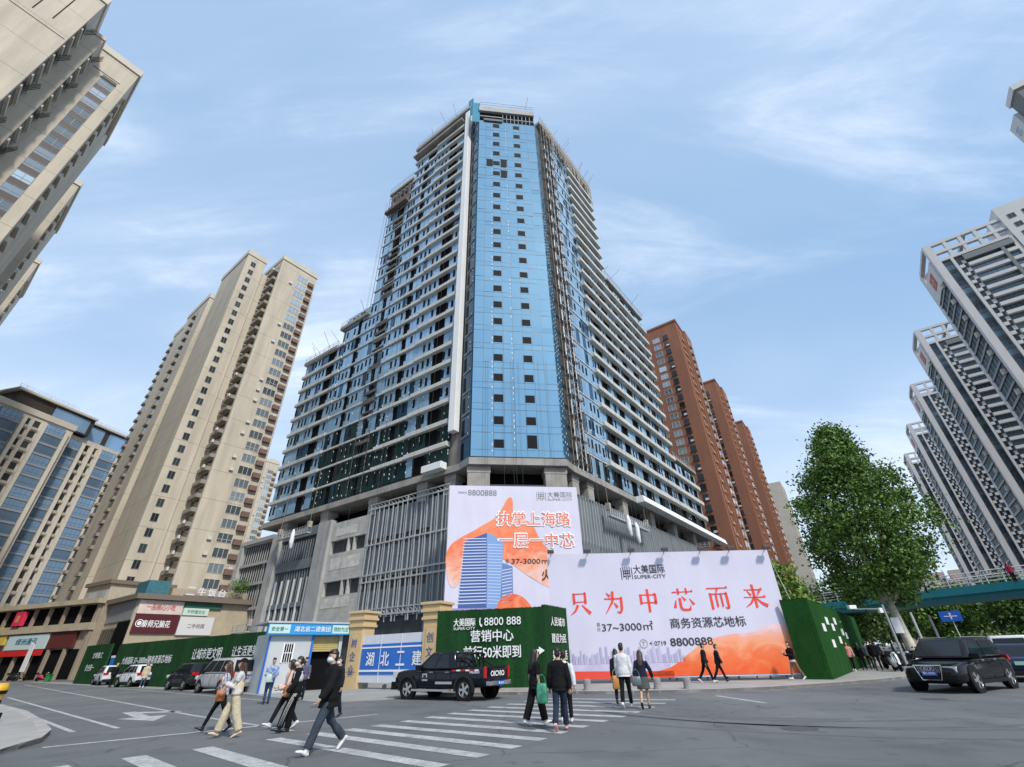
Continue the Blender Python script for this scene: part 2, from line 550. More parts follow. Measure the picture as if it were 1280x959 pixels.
def slab(name, poly, z, m, kerb=None):
    b = MB(); b.prism(poly, -0.01, z)
    o = struct(b.build(name, m))
    return o
def offset_strip(pts, w, z0, z1, mb):
    """kerb stones along an open line, w wide to its left"""
    for a, b in zip(pts[:-1], pts[1:]):
        a = Vector(a); b = Vector(b); d = (b - a); L = d.length; d.normalize(); n = Vector((-d.y, d.x))
        k = max(1, int(L / 1.0))
        for i in range(k):
            p = a + d * (L * i / k + .006); q = a + d * (L * (i + 1) / k - .006)
            mb.prism([tuple(p), tuple(q), tuple(q + n * w), tuple(p + n * w)], -0.01, z1)
far_edge = [(-4.4, 25.6), (-1.4, 25.05), (1.2, 24.5), (3.8, 23.75), (6.0, 23.35), (8.4, 23.2), (11.0, 23.7), (14.0, 24.9), (18.0, 26.9), (21.0, 28.9), (24.0, 31.9), (30.0, 39.6), (40.0, 53.0), (64.0, 85.0), (100.0, 133.0)]
slab('sidewalk', [(x + .0, y + .0) for x, y in far_edge] + [(92, 139), (30, 56), (16.5, 33), (-4.0, 32)], 0.12, paving)
k = MB(); offset_strip(far_edge, 0.28, -.01, 0.128, k)
struct(k.build('kerb', kerb_mat, bevel=0.015))
# driveway apron in front of the gate, and strip along the hoarding on the left
slab('driveway_apron', [(-16.5, 31.6), (-8.8, 23.4), (-6.0, 24.0), (-4.45, 25.55), (-4.45, 60), (-12, 60), (-14.0, 33.4)], 0.03, apron_mat)
slab('verge_strip', [(-66, 72.1), (-66.6, 71.2), (-16.8, 31.7), (-14.2, 33.5), (-15.0, 34.5)], 0.04, apron_mat)
# near left pavement corner
near_edge = [(-10.3, 8.0), (-10.9, 11.6), (-11.7, 13.6), (-12.9, 15.2), (-15.4, 17.7), (-19.7, 21.7), (-24.5, 25.6), (-60, 53.0), (-110, 90.5)]
slab('near_pavement', [(-9.6, 2), (-14, -10), (-60, -10), (-118, 80)] + near_edge[::-1], 0.12, paving)
k = MB(); offset_strip(near_edge, 0.28, -.01, 0.128, k)
struct(k.build('near_kerb', kerb_mat, bevel=0.015))

def paint_quad(mb, pts, z=0.005):
    mb.quad(*[(x, y, z) for x, y in pts])
def paint_line(mb, a, b, w, z=0.005):
    a = Vector(a); b = Vector(b); d = (b - a).normalized(); n = Vector((-d.y, d.x)) * w / 2
    paint_quad(mb, [a - n, b - n, b + n, a + n], z)
zeb = MB()
Ls = [(-5.9, 13.3), (-5.25, 14.05), (-4.55, 14.6), (-4.0, 15.25), (-3.4, 16.05), (-2.85, 16.9), (-2.3, 17.75), (-1.75, 18.6), (-1.15, 19.5), (-.5, 20.4), (.15, 21.4), (.8, 22.4)]
Rs = [(-1.35, 9.6), (-.7, 10.4), (-.1, 11.2), (.45, 12.05), (1.0, 12.95), (1.6, 13.8), (2.25, 14.75), (2.9, 15.6), (3.55, 16.6), (4.3, 17.8), (5.0, 19.0), (5.7, 20.2)]
for a, b in zip(Ls, Rs):
    a = Vector(a); b = Vector(b); d = (b - a).normalized(); n = Vector((-d.y, d.x))
    w = 0.185
    paint_quad(zeb, [a - n * w, b - n * w, b + n * w, a + n * w])
for a, b in [((-6.9, 12.2), (-2.2, 8.0)), ((-7.75, 11.35), (-3.1, 7.2)), ((-8.6, 10.5), (-3.95, 6.4))]:
    paint_line(zeb, a, b, 0.42)
struct(zeb.build('crosswalk_marking', paint))
lm = MB()
paint_line(lm, (-10.8, 12.9), (-8.5, 14.1), .2); paint_line(lm, (-8.5, 14.1), (-7.2, 16.0), .2)
paint_line(lm, (-7.2, 15.9), (-4.9, 17.9), .2)
lm2 = MB()
paint_line(lm2, (-11.0, 12.9), (-4.7, 18.1), .2)
paint_line(lm2, (-33.2, 34.7), (-11.8, 16.2), .15)
paint_line(lm2, (-26, 27.2), (-12.6, 15.6), .15)
paint_line(lm2, (-57.4, 61.3), (-11.6, 19.4), .15); paint_line(lm2, (-11.6, 19.4), (-6.0, 14.6), .15)
paint_line(lm2, (-55, 63), (-12, 25.6), .12)
paint_line(lm2, (7.7, 21.5), (8.1, 18.2), .2)
paint_line(lm2, (24.5, 22.6), (34, 36), .15); paint_line(lm2, (38, 42), (44, 50), .15)
struct(lm2.build('lane_marking', paint))
ar = MB()
hd = Vector((.70, -.71)); nn = Vector((.71, .70)); o_ = Vector((-13.6, 19.6))
def ap(f, s): return tuple(o_ + hd * f + nn * s)
paint_quad(ar, [ap(-2.6, -.22), ap(.3, -.22), ap(.3, .22), ap(-2.6, .22)])
ar.quad(*[(*ap(*q), .0052) for q in [(.3, -.75), (2.3, 0), (.3, .75)]])
paint_quad(ar, [ap(-2.3, .22), ap(-1.4, .22), ap(-.6, 1.25), ap(-1.0, 1.5)])
struct(ar.build('turn_arrow_marking', paint))
tm = MB()
for r0, a0, a1, w, c in [(7.0, 190, 275, .22, (9.5, 20.5)), (7.9, 195, 280, .2, (9.8, 20.2)), (9.2, 200, 270, .22, (11, 21)), (5.5, 185, 262, .2, (9, 19.5)), (11.5, 205, 262, .2, (11.5, 22))]:
    N = 22
    for i in range(N):
        t0, t1 = R(a0 + (a1 - a0) * i / N), R(a0 + (a1 - a0) * (i + 1) / N)
        tm.quad(*[(c[0] + r * math.cos(t), c[1] + r * math.sin(t), .003) for r, t in ((r0, t0), (r0, t1), (r0 + w, t1), (r0 + w, t0))])
struct(tm.build('tyre_mark', tyre_mark))
for (x, y, r) in ((6.2, 12.6, .38), (-8.0, 21.6, .34), (13.5, 18.0, .36)):
    b = MB(); b.lathe([(r, .0), (r, .006), (r * .93, .007), (r * .92, .004), (0.01, .004)], (x, y, 0), 'z', 26)
    o = b.build('manhole_cover', mat('cast_iron', (.09, .09, .092), .6, metal=.4, var=.3, vscale=12))
    tag(o, 'round iron manhole cover in the asphalt ' + ('right of the zebra crossing' if x == 6.2 else 'beside the white lane arrow' if x < 0 else 'ahead of the black SUV'), 'manhole', 'manhole covers in the road')

# ------------------------------------------------------------------ the unfinished tower in the middle
FL = Fr((-7.1, 57.5), -55.3, -1)
FRr = Fr((7.7, 59.2), 37.6, 1)
FG = Fr((-5.8, 55.5), 82.5, 1)
GW = 12.72
B0 = (0.5, 62, 0)
tower = thing('unfinished_tower', 'huge unfinished office tower with blue glass corner, grey ledges and concrete podium', 'building', B0)
F0, FH = 24.0, 3.6
def lxy(s, d): return FL.xy(s, d)
def rxy(s, d): return FRr.xy(s, d)
# bodies (dark interior core set back 0.5 m behind the glazing)
core = MB()
ZT = 112.6
core.prism([FG.xy(.3, -.5), FG.xy(GW - .3, -.5), rxy(0, -.6), rxy(12, -.6), rxy(12, -20), lxy(12, -20), lxy(0, -.6)][::-1], F0, ZT - 2.5)
core.prism([lxy(0.6, -.6), lxy(19.2, -.6), lxy(19.2, -19), lxy(0.6, -19)], F0, 115.5)
core.prism([lxy(19.2, -.6), lxy(27.8, -.6), lxy(27.8, -19), lxy(19.2, -19)], F0, 105)
core.prism([lxy(27.8, -.6), lxy(37.3, -.6), lxy(37.3, -18), lxy(27.8, -18)], F0, 65.4)
core.prism([lxy(37.3, -.6), lxy(49.3, -.6), lxy(49.3, -18), lxy(37.3, -18)], F0, 60.5)
core.prism([rxy(.6, -.6), rxy(24.6, -.6), rxy(24.6, -19), rxy(.6, -19)][::-1], F0, 112.0)
core.prism([rxy(24.6, -.6), rxy(46.2, -.6), rxy(46.2, -18), rxy(24.6, -18)][::-1], F0, 79.6)
core.prism([rxy(46.2, -.6), rxy(60.5, -.6), rxy(60.5, -18), rxy(46.2, -18)][::-1], F0, 39.4)
core.build('inner_body', mat('bare_concrete_core', (0.20, 0.19, 0.175), 0.9, var=0.2, vscale=0.4), tower)
sh = MB(); sh.prism([rxy(47.5, -6), rxy(56, -6), rxy(56, -16), rxy(47.5, -16)][::-1], 36, 74.5)
sh.build('lift_shaft', mat('shaft_concrete', (0.40, 0.39, 0.38), 0.9, var=0.15, vscale=0.4), tower)

# slabs at the tower base, set proud
sl = MB()
sl.prism([lxy(49.9, .5), lxy(49.9, -17), lxy(0.2, -17), rxy(0.2, -17), rxy(61, -17), rxy(61, .6), rxy(.1, .6), FG.xy(GW + .2, .5), FG.xy(-.2, .5), lxy(.1, .5)], F0 - 1.0, F0 - .02)
sl.build('transfer_slab', concrete, tower, bevel=0.04)

# glass corner
cw = MB()
cw.box(FG, 0, GW, -.35, -.05, F0 + .3, 106.2, m=0)
gp_ = random.Random(17)
for i in range(23):
    for (za, zb_) in ((0.03, 1.0), (1.035, 3.535)):
        for a_, b_ in zip((0, 1.55, 3.1, 4.65, 6.2, 7.75, 9.3, 10.85), (1.55, 3.1, 4.65, 6.2, 7.75, 9.3, 10.85, GW)):
            z = F0 + .3 + i * 3.565
            tx, tz = gp_.gauss(0, .006), gp_.gauss(0, .009)
            cw.quad(FG.pt(a_ + .02, z + za, -tx - tz), FG.pt(b_ - .02, z + za, tx - tz), FG.pt(b_ - .02, z + zb_, tx + tz), FG.pt(a_ + .02, z + zb_, -tx + tz), m=0)
gr = random.Random(3)
zs = [F0 + .3 + i * 3.565 for i in range(24)]
for i, z in enumerate(zs):
    cw.box(FG, .02, GW - .02, 0, .02, z - .03, z + .03, m=1)
    cw.box(FG, .02, GW - .02, 0, .015, z + 1.0, z + 1.035, m=1)
for s in (1.55, 3.1, 4.65, 6.2, 7.75, 9.3, 10.85):
    cw.box(FG, s - .025, s + .025, 0, .025, F0 + .3, 106.1, m=1)
for s in (2.9, 6.0):
    for k2 in range(90):
        if gr.random() < .6:
            z = F0 + 1 + k2 * .9
            cw.box(FG, s - .04, s + .04, .03, .06, z, z + gr.uniform(.15, .5), m=2)
cw.build('curtain_wall', [glass_face, joint_mat, clip_mat], tower)
wins = []
for i in range(23):
    z = F0 + 1.6 + i * 3.565
    for s, wd in ((3.15, 1.35), (7.75, 1.35)):
        b = MB()
        h = 1.15 if not (i == 0 and s > 7) else 1.9
        b.box(FG, s, s + wd, .03, .06, z, z + h, m=0)
        for e in (s - .05, s + wd):
            b.box(FG, e, e + .05, .03, .09, z - .05, z + h + .05, m=1)
        b.box(FG, s, s + wd, .03, .09, z + h, z + h + .06, m=1)
        wins.append(b)
for (s, i, w, h) in ((1.75, 18, 1.3, 2.3), (4.75, 18, 1.3, 2.6), (4.75, 17, 1.3, 2.3)):
    b = MB(); z = F0 + 1.0 + i * 3.565; b.box(FG, s, s + w, .035, .065, z, z + h, m=0); b.box(FG, s - .1, s + w + .1, .035, .1, z + h, z + h + .1, m=2); wins.append(b)
capped(wins, 'window', [dark_open, joint_mat, steel_grey], tower, cap=60)
tp = MB()
tp.box(FG, 0, GW, -.6, -.4, 106.2, 110.4, m=1)
tp.box(FG, -.1, GW + .1, -.6, .15, 110.4, 112.2, m=0)
for s in (5.4, 6.3, 7.2, 8.1, 9.0, 9.9, 10.8, 11.7):
    tp.box(FG, s, s + .12, -.38, -.2, 106.2, 110.4, m=2)
tp.box(FG, 5.4, GW, -.38, -.2, 108.2, 108.4, m=2)
tp.box(FG, .2, 5.3, -.3, .1, 108.0, 108.3, m=2)
tp.box(FG, 1.0, 5.2, .02, .3, 106.1, 106.9, m=3)
tp.build('open_top_storey', [concrete_pale, dark_in, steel_grey, steel_dark], tower)
# people-high rails and poles around the roofs
def roof_rail(mb, fr, s0, s1, z, d, h=2.0, step=1.5, stick=0.15, rr=None):
    rr = rr or random.Random(int(z))
    n_ = max(1, int((s1 - s0) / step))
    for i in range(n_ + 1):
        s = s0 + (s1 - s0) * i / n_
        mb.bar(fr.pt(s, z, d), fr.pt(s, z + h, d), .09)
        if rr.random() < stick:
            mb.bar(fr.pt(s, z + h * .5, d - .5), fr.pt(s - rr.uniform(-1, 1), z + h + rr.uniform(.8, 2.6), d + rr.uniform(.6, 2.6)), .09)
    for q in (.5, .95):
        mb.bar(fr.pt(s0, z + h * q, d), fr.pt(s1, z + h * q, d), .07)
def roof_rail_part(*a):
    m = MB(); roof_rail(m, *a); m.build('roof_scaffold', bamboo, tower)
sc_ = MB()
roof_rail_part(FG, 0, GW, 112.2, 0, 2.2, 1.6, .4)
roof_rail_part(FL, .8, 19.2, 116.4, .6, 2.2, 1.6, .35)
roof_rail_part(FL, 19.4, 27.8, 105, .5, 1.8, 1.5, .3)
roof_rail_part(FL, 28, 37.3, 65.4, .4, 1.2, 1.6, .3)
roof_rail_part(FL, 37.3, 49.3, 60.6, .4, 1.2, 1.6, .35)
roof_rail_part(FRr, .5, 24.6, 112.2, .5, 2.4, 1.0, .45)
roof_rail_part(FRr, 24.8, 46.2, 79.8, .5, 1.3, 1.5, .3)
roof_rail_part(FRr, 46.4, 60.5, 39.6, .3, 1.2, 1.2, .0)
rr = random.Random(11)
for i in range(95):                                     # crowd of poles under the right hand roof edge
    s = rr.uniform(1, 24.6); z = 112 - rr.uniform(3, 8) * (0.6 + .4 * s / 24)
    sc_.bar(FRr.pt(s, z, .75), FRr.pt(s + rr.uniform(-.2, .2), 113.5 + rr.uniform(0, 1), .75), .11)
for z in (106, 108, 110, 111.6):
    sc_.bar(FRr.pt(1, z, .8), FRr.pt(24.6, z, .8), .12)
sc_.build('edge_scaffold', bamboo, tower)
b = MB(); b.box(FL, 1.0, 19.4, -1.5, .9, 115.4, 116.4); b.build('roof_edge', concrete, tower)
b = MB(); b.box(FL, 3.0, 19.6, -1.2, 1.3, 112.2, 112.7); b.build('roof_edge', concrete, tower)
b = MB(); b.box(FL, 19.2, 28.0, -1.5, .5, 104.2, 105.0); b.build('roof_edge', concrete, tower)
b = MB(); b.box(FL, 27.8, 37.5, -1.5, .5, 64.6, 65.4); b.build('roof_edge', concrete, tower)
b = MB(); b.box(FL, 37.3, 49.5, -1.5, .5, 59.9, 60.6); b.build('roof_edge', concrete, tower)
b = MB(); b.box(FRr, .4, 24.8, -1.5, .5, 111.3, 112.2); b.build('roof_edge', concrete, tower)
b = MB(); b.box(FRr, 24.6, 46.3, -1.5, .35, 79.2, 79.8); b.build('roof_edge', concrete, tower)
b = MB(); b.box(FRr, 46.3, 60.8, -1.5, .5, 38.9, 39.6); b.build('roof_edge', concrete, tower)
pl_ = MB()
pl_.box(FL, 19.8, 27.4, .5, 1.5, 95.6, 96.4); pl_.box(FL, 19.8, 27.4, .55, .75, 96.4, 98.4)
for s in (20.5, 22, 23.5, 25, 26.5):
    pl_.box(FL, s, s + .5, .0, .3, 97, 104)
pl_.build('formwork', rust, tower)
nb = MB()
nb.box(FL, .2, 1.6, .4, .6, 112.6, 119.5); nb.box(FG, -1.6, .1, -.4, -.25, 106, 114.2)
nb.build('blue_netting', net_blue, tower)

# the white fin, and the recesses on both sides of the glass
fin = MB(); fin.box(FL, 1.1, 2.3, -.3, .8, 29.2, 114.6)
fin.build('white_fin', white_metal, tower, bevel=0.05)
FC = Fr(FL.xy(.6, -.2), math.degrees(math.atan2(FG.xy(0, -.2)[0] - FL.xy(.6, -.2)[0], FG.xy(0, -.2)[1] - FL.xy(.6, -.2)[1])), 1)
FD = Fr(FG.xy(GW, -.2), math.degrees(math.atan2(FRr.xy(.8, -.2)[0] - FG.xy(GW, -.2)[0], FRr.xy(.8, -.2)[1] - FG.xy(GW, -.2)[1])), 1)
rec = MB()
rec.box(FC, 0, 2.6, -.2, 0, F0, 108, m=0)
rec.box(FD, 0, 2.4, -.2, 0, F0 + .2, 108, m=1)
rg = random.Random(5)
for k2 in range(100):
    z = F0 + .6 + k2 * .83
    for fr, e in ((FC, 1.9), (FD, .3), (FD, 1.2), (FD, 2.0)):
        if rg.random() < (.75 if fr is FD else .35):
            rec.box(fr, e, e + .09, .01, .05, z, z + .3, m=2)
for k2 in range(24):
    z = F0 + k2 * FH
    rec.box(FC, .1, 2.3, .01, .12, z, z + .35, m=3)
    rec.box(FC, .2, .9, .01, .04, z + .6, z + 3.0, m=4)
rec.build('recess_glazing', [mat('glass_blue_recess', (0.015, 0.085, 0.15), .3, spec=.25), mat('glass_blue_return', (0.012, 0.08, 0.15), .3, spec=.25), clip_mat, steel_grey, dark_open], tower)

# ribbon windows and ledges, storey by storey
ribbons = []; ledges = []
def ribbon(fr, s0, s1, z, h, dark_spans, seed, low, green=0.0):
    """one storey's glazing: panes with dark vents and dark stacks"""
    g_ = random.Random(seed)
    b = MB()
    s = s0
    pw = 1.22
    while s < s1 - .2:
        e = min(s + pw, s1)
        dk = any(a <= (s + e) / 2 <= c for a, c in dark_spans)
        m = 1 if dk else (3 if g_.random() < green else (4 if g_.random() < .12 else 0))  # green: share of panes coloured as if reflecting the surroundings
        b.box(fr, s + .02, e - .02, -.24, (-.14 if dk else -.05), z, z + h, m=m)
        if not dk:
            tx, tz = g_.gauss(0, .006), g_.gauss(0, .010)
            b.quad(fr.pt(s + .02, z, -.02 - tx - tz), fr.pt(e - .02, z, -.02 + tx - tz), fr.pt(e - .02, z + h, -.02 + tx + tz), fr.pt(s + .02, z + h, -.02 - tx + tz), m=m)
        if not dk and g_.random() < .62:
            wz = z + h * g_.choice((.25, .3, .35))
            b.box(fr, s + pw * .55, e - .05, -.01, .03, wz, wz + 1.5, m=2)
        if not dk:
            for q in range(3):
                if g_.random() < low:
                    zz_ = z + h * (q + g_.uniform(.1, .8)) / 3
                    b.box(fr, s - .05, s + .05, -.01, .035, zz_, zz_ + .3, m=5)
        s = e
    ribbons.append(b)
mats_rib = [glass_blue, dark_in, dark_open, glass_green_reflection, glass_deep, clip_mat]
def ledge(fr, parts_, z):
    b = MB()
    for (s0, s1, d, h) in parts_:
        b.box(fr, s0, s1, -.25, d, z - h * .3, z + h * .55)
    ledges.append(b)
NL = [23, 10, 11, 16]
for k2 in range(25):
    z = F0 + k2 * FH
    lowf = max(0.0, 1 - k2 / 5.0)
    top = z + FH
    if top < 114:
        dsp = [(5.6, 8.2), (14.5, 16.8)] if k2 > 0 else [(8, 10.5)]
        if k2 >= 23: dsp = [(3, 8), (12, 15)]
        ribbon(FL, 2.8, 19.2, z + .55, FH - .75, dsp, 100 + k2, .1 + .6 * lowf, .95 if k2 < 2 else (.55 if k2 == 2 else .0))
    if top < 104:
        ribbon(FL, 19.2, 27.6 if k2 > 11 else 35.6, z + .4, FH - .5, [(21.9, 24.3)] if k2 > 11 else [(22.6, 24.6), (29.6, 30.8)], 200 + k2, .12 + .5 * lowf, .9 if k2 < 3 else (.4 if k2 == 3 else 0))
    if top < 61.5:
        ribbon(FL, 35.6, 49.0, z + .55, FH - .75, [(38.0, 40.2)] if k2 < 11 else [], 300 + k2, .05)
    if k2 > 0 and z < 113:
        j = 7.0 + (k2 % 3) * .25
        pts = [(2.7, 11.6, .55, .85), (11.6, 19.6, .34, .75)]
        if z < 62:
            pts += [(19.6, 35.0, .22, .42), (35.0, 49.4, .36, .8)]
        elif z < 104:
            pts += [(19.6, 27.8, .2, .35)]
        ledge(FL, pts, z)
    if top < 111:
        ribbon(FRr, 3.2, 12.2, z + .35, FH - .45, [(4.4, 6.2)], 400 + k2, .12 + .3 * lowf, .6 if k2 < 1 else 0)
        end = 24.4 if z > 76 else (46.0 if z > 37 else 60.2)
        dsp = [(a, a + 2.6) for a in range(15, 60, 6)]
        ribbon(FRr, 12.2, end, z + .55, FH - .85, dsp, 500 + k2, .05 + .3 * lowf, .7 if k2 < 1 else 0)
        if k2 > 0:
            ledge(FRr, [(3.0, 12.0, .12, .3), (12.0, end + .3, .75, 1.0)], z)
# (a ribbon window is one storey's glazing on one face)
capped(ribbons, 'window', mats_rib, tower, cap=99)
capped(ledges, 'balcony_ledge', ledge_mat, tower, cap=99, bevel=0.05)
can = MB()
can.hexa([FRr.pt(20, 22.9, .6), FRr.pt(66.5, 22.7, .6), FRr.pt(66.5, 22.7, 2.2), FRr.pt(20, 22.9, 2.2)], [FRr.pt(20, 24.0, .6), FRr.pt(66.5, 23.8, .6), FRr.pt(66.5, 23.8, 1.9), FRr.pt(20, 24.0, 1.9)])
can.box(FL, 2.4, 6.2, .5, 1.7, 23.6, 24.6)
can.build('white_canopy', white_metal, tower, bevel=0.04)
# hoist rails on the right of the glass
hoist = MB()
for s, d in ((1.6, .5), (2.3, .9), (3.0, .5), (3.9, .7)):
    hoist.bar(FRr.pt(s, F0, d), FRr.pt(s, 104, d), .16)
for k2 in range(60):
    z = F0 + k2 * 1.35
    hoist.bar(FRr.pt(1.6, z, .5), FRr.pt(3.0, z + .0, .5), .08)
    if k2 % 2:
        hoist.bar(FRr.pt(1.6, z, .5), FRr.pt(2.3, z + 1.3, .9), .07); hoist.bar(FRr.pt(3.9, z, .7), FRr.pt(3.0, z + 1.3, .5), .07)
hoist.build('hoist_mast', steel_pale, tower)
scf = MB(); q_ = random.Random(77)
for s in (.9, 2.0, 3.4, 4.4):
    for d in (.35, 1.05):
        scf.bar(FRr.pt(s, F0, d), FRr.pt(s, 112, d), .10)
for k2 in range(48):
    z = F0 + .9 + k2 * 1.8
    for d in (.35, 1.05): scf.bar(FRr.pt(.7, z, d), FRr.pt(4.6, z, d), .08)
    if k2 % 2 == 0: scf.box(FRr, .8, 4.4, .38, 1.02, z - .06, z - .02)
    if q_.random() < .5: scf.bar(FRr.pt(q_.choice((.9, 2.0)), z, 1.08), FRr.pt(4.4, z + 1.8, 1.08), .08)
scf.build('corner_scaffold', mat('scaffold_weathered', (.27, .245, .225), .7, metal=.2, var=.3, vscale=1.5), tower)
scl = MB()
for s in (21.2, 24.8, 27.9):
    for d in (.3,): scl.bar(FL.pt(s, F0 + (36 if s > 27 else 0), d), FL.pt(s, 104, d), .09)
for k2 in range(40):
    z = F0 + 1.2 + k2 * 2.0
    scl.bar(FL.pt(21.0, z, .32), FL.pt(25.0, z, .32), .07)
    if q_.random() < .45: scl.box(FL, 21.4, 24.6, -.1, .28, z, z + q_.uniform(.3, 1.1))
scl.build('shaft_scaffold', mat('scaffold_dark', (.10, .095, .09), .8, var=.4, vscale=1.2), tower)
hang = MB()
hr = random.Random(21)
for i in range(16):
    s = hr.uniform(5, 49); zt_ = 60 if s > 30 else 100
    hang.bar(FL.pt(s, 12, 1.6), FL.pt(s, zt_, 1.3), .035)
for i in range(12):
    s = hr.uniform(3, 40)
    hang.bar(FRr.pt(s, 14, 1.6), FRr.pt(s, 70, 1.4), .035)
for i in range(8):
    s = hr.uniform(.5, 12); hang.bar(FG.pt(s, 20.2, .7), FG.pt(s, 40, .3), .03)
hang.build('hanging_cable', steel_dark, tower)

# open storey and podium
PZ = 20.6
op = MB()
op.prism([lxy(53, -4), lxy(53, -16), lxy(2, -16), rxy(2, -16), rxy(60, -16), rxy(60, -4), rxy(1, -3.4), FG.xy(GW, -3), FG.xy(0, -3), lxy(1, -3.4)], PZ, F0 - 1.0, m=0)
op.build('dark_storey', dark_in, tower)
cl = []
def colm(fr, s, w, d0=-1.6, d1=-.1, z0=PZ - .3):
    b = MB(); b.box(fr, s, s + w, d0, d1, z0, F0 - 1.01); b.box(fr, s - .1, s + w + .1, d0 - .4, d1 + .05, F0 - 1.9, F0 - 1.02); cl.append(b)
for s in (1.2, 6.6, 17.2, 29.5, 41.5): colm(FL, s, 1.9)
for s in (.6, 4.8, 16, 27, 38, 49): colm(FRr, s, 1.7)
for s, w in ((-.3, 2.9), (10.0, 2.9)): colm(FG, s, w, -1.8, -.15)
capped(cl, 'concrete_column', concrete, tower)
pod = MB()
pod.prism([lxy(55.6, -.6), lxy(55.6, -17), lxy(2, -17), rxy(2, -17), rxy(62, -17), rxy(62, -.8), rxy(.3, -.8), FG.xy(GW, -.4), FG.xy(0, -.4), lxy(.3, -.6)], 0, PZ)
pod.build('podium', mat('podium_dark', (0.055, 0.06, 0.066), 0.7, var=0.2, vscale=0.3), tower)
# left podium, from the corner outwards: steel mullions on grey panels / blockwork with openings / piers / dark bay / framed grid
pan = MB()
for (z0, z1) in ((6.2, 9.6), (11.2, 15.2), (16.6, 20.6)):
    pan.box(FL, 2.0, 18.3, -.55, -.3, z0, z1)
for i in range(4):
    s = 2.2 + i * .9
    pan.box(FL, s, s + .85, -.56, -.28, 4, 20.6)
pan.build('grey_cladding', steel_grey, tower)
mul = []
for i in range(17):
    s = 2.1 + i * 1.0
    b = MB(); b.box(FL, s, s + .10, -.1, .08, 5.6 + (.6 if i % 3 else 0), 21.2 + (.5 if i % 4 == 0 else 0)); 
    if i % 2 == 0: b.box(FL, s + .45, s + .51, -.15, 0, 5.6, 20.5)
    mul.append(b)
capped(mul, 'mullion', steel_pale, tower)
trs = []
for z in (6.4, 10.6, 11.5, 15.6, 20.9):
    b = MB(); b.box(FL, 1.9, 18.5, -.12, .06, z, z + .22)
    if z in (6.4, 20.9):
        b.box(FL, 1.9, 18.5, -.1, .05, z + .75, z + .9)
        for i in range(22):
            s = 2 + i * .75; b.bar(FL.pt(s, z + .2, -.02), FL.pt(s + .75, z + .8, -.02), .07)
    trs.append(b)
capped(trs, 'transom', steel_pale, tower)
blk = MB()
blk.box(FL, 18.4, 27.3, -.58, .02, 4.5, 9.6); blk.box(FL, 18.4, 27.3, -.58, .02, 11.6, 15.6); blk.box(FL, 18.4, 27.3, -.58, .02, 17.6, 20.4)
for z in (9.6, 15.6):
    for s in (18.4, 21.2, 22.6, 27.0):
        blk.box(FL, s, s + .28, -.58, .0, z, z + 2.0)
blk.build('block_wall', block_wall, tower)
for a in ((20.4, 26.8, .02, .05, 8.0, 9.3), (19.4, 26.2, .02, .05, 13.2, 14.9), (21.0, 26.0, .02, .05, 18.2, 19.4)):
    b = MB(); b.box(FL, *a); b.build('plaster_patch', mat('plaster', (0.56, 0.54, 0.5), .9, var=.25, vscale=.9), tower)
pr = []
b = MB(); b.box(FL, 27.3, 30.6, -.6, .5, 0, 21.0); pr.append(b)
b = MB(); b.box(FL, 42.0, 44.2, -.6, .5, 4, 21.0); pr.append(b)
capped(pr, 'pier', concrete_pale, tower)
bay = MB()
for z in (4.5, 8.8, 14.4, 19.6):
    bay.box(FL, 30.8, 41.9, -.5, -.1, z, z + (1.5 if z > 10 else .7))
for i in range(16):
    s = 31 + i * .72
    bay.box(FL, s, s + .1, -.4, -.2, 2, 19)
bay.build('bare_steel_bay', steel_grey, tower)
baybar = MB()
for i in range(6):
    s = 31.8 + i * 1.8; baybar.box(FL, s, s + .28, -.3, -.05, 3, 13)
baybar.build('white_strut', mat('pale_strut', (.6, .6, .58), .6), tower)
grd = MB()
for z in (4.0, 9.2, 13.2, 16.6, 20.3):
    grd.box(FL, 44.0, 55.6, -.55, .12, z, z + .45)
grd.box(FL, 54.6, 55.7, -.55, .4, 4, 20.9); grd.box(FL, 44, 55.8, -.55, .45, 20.6, 21.3)
for i in range(13):
    s = 44.6 + i * .8; grd.box(FL, s, s + .07, -.29, -.16, 4, 20.5)
grd.build('framed_grid', concrete_pale, tower)
gls = MB(); gls.box(FL, 44.1, 54.8, -.57, -.3, 9.6, 20.4)
gls.build('podium_glass', mat('glass_grey', (.025, .032, .036), .4, spec=.2), tower)
# right podium: ribbed grey cladding, slot windows
rib = MB()
rib.box(FRr, 1.0, 60, -.75, -.3, 5, 12.2); rib.box(FRr, 1.0, 60, -.75, -.3, 14.2, 19.9)
rib.box(FRr, 1.0, 60, -.75, -.4, 12.2, 14.2)
for i in range(74):
    s = 1.2 + i * .8
    rib.box(FRr, s, s + .13, -.3, .0, 5, 20.4)
rib.build('ribbed_cladding', mat('ribbed_panel', (0.33, 0.355, 0.375), .55, metal=.2, var=.08, vscale=.4), tower)
slots = []
for i in range(22):
    s = 6.5 + i * 1.6
    b = MB(); b.box(FRr, s, s + .9, -.42, -.36 + .02, 12.3 + (-.9 if i == 0 else 0), 14.1); slots.append(b)
capped(slots, 'slot_window', dark_open, tower)

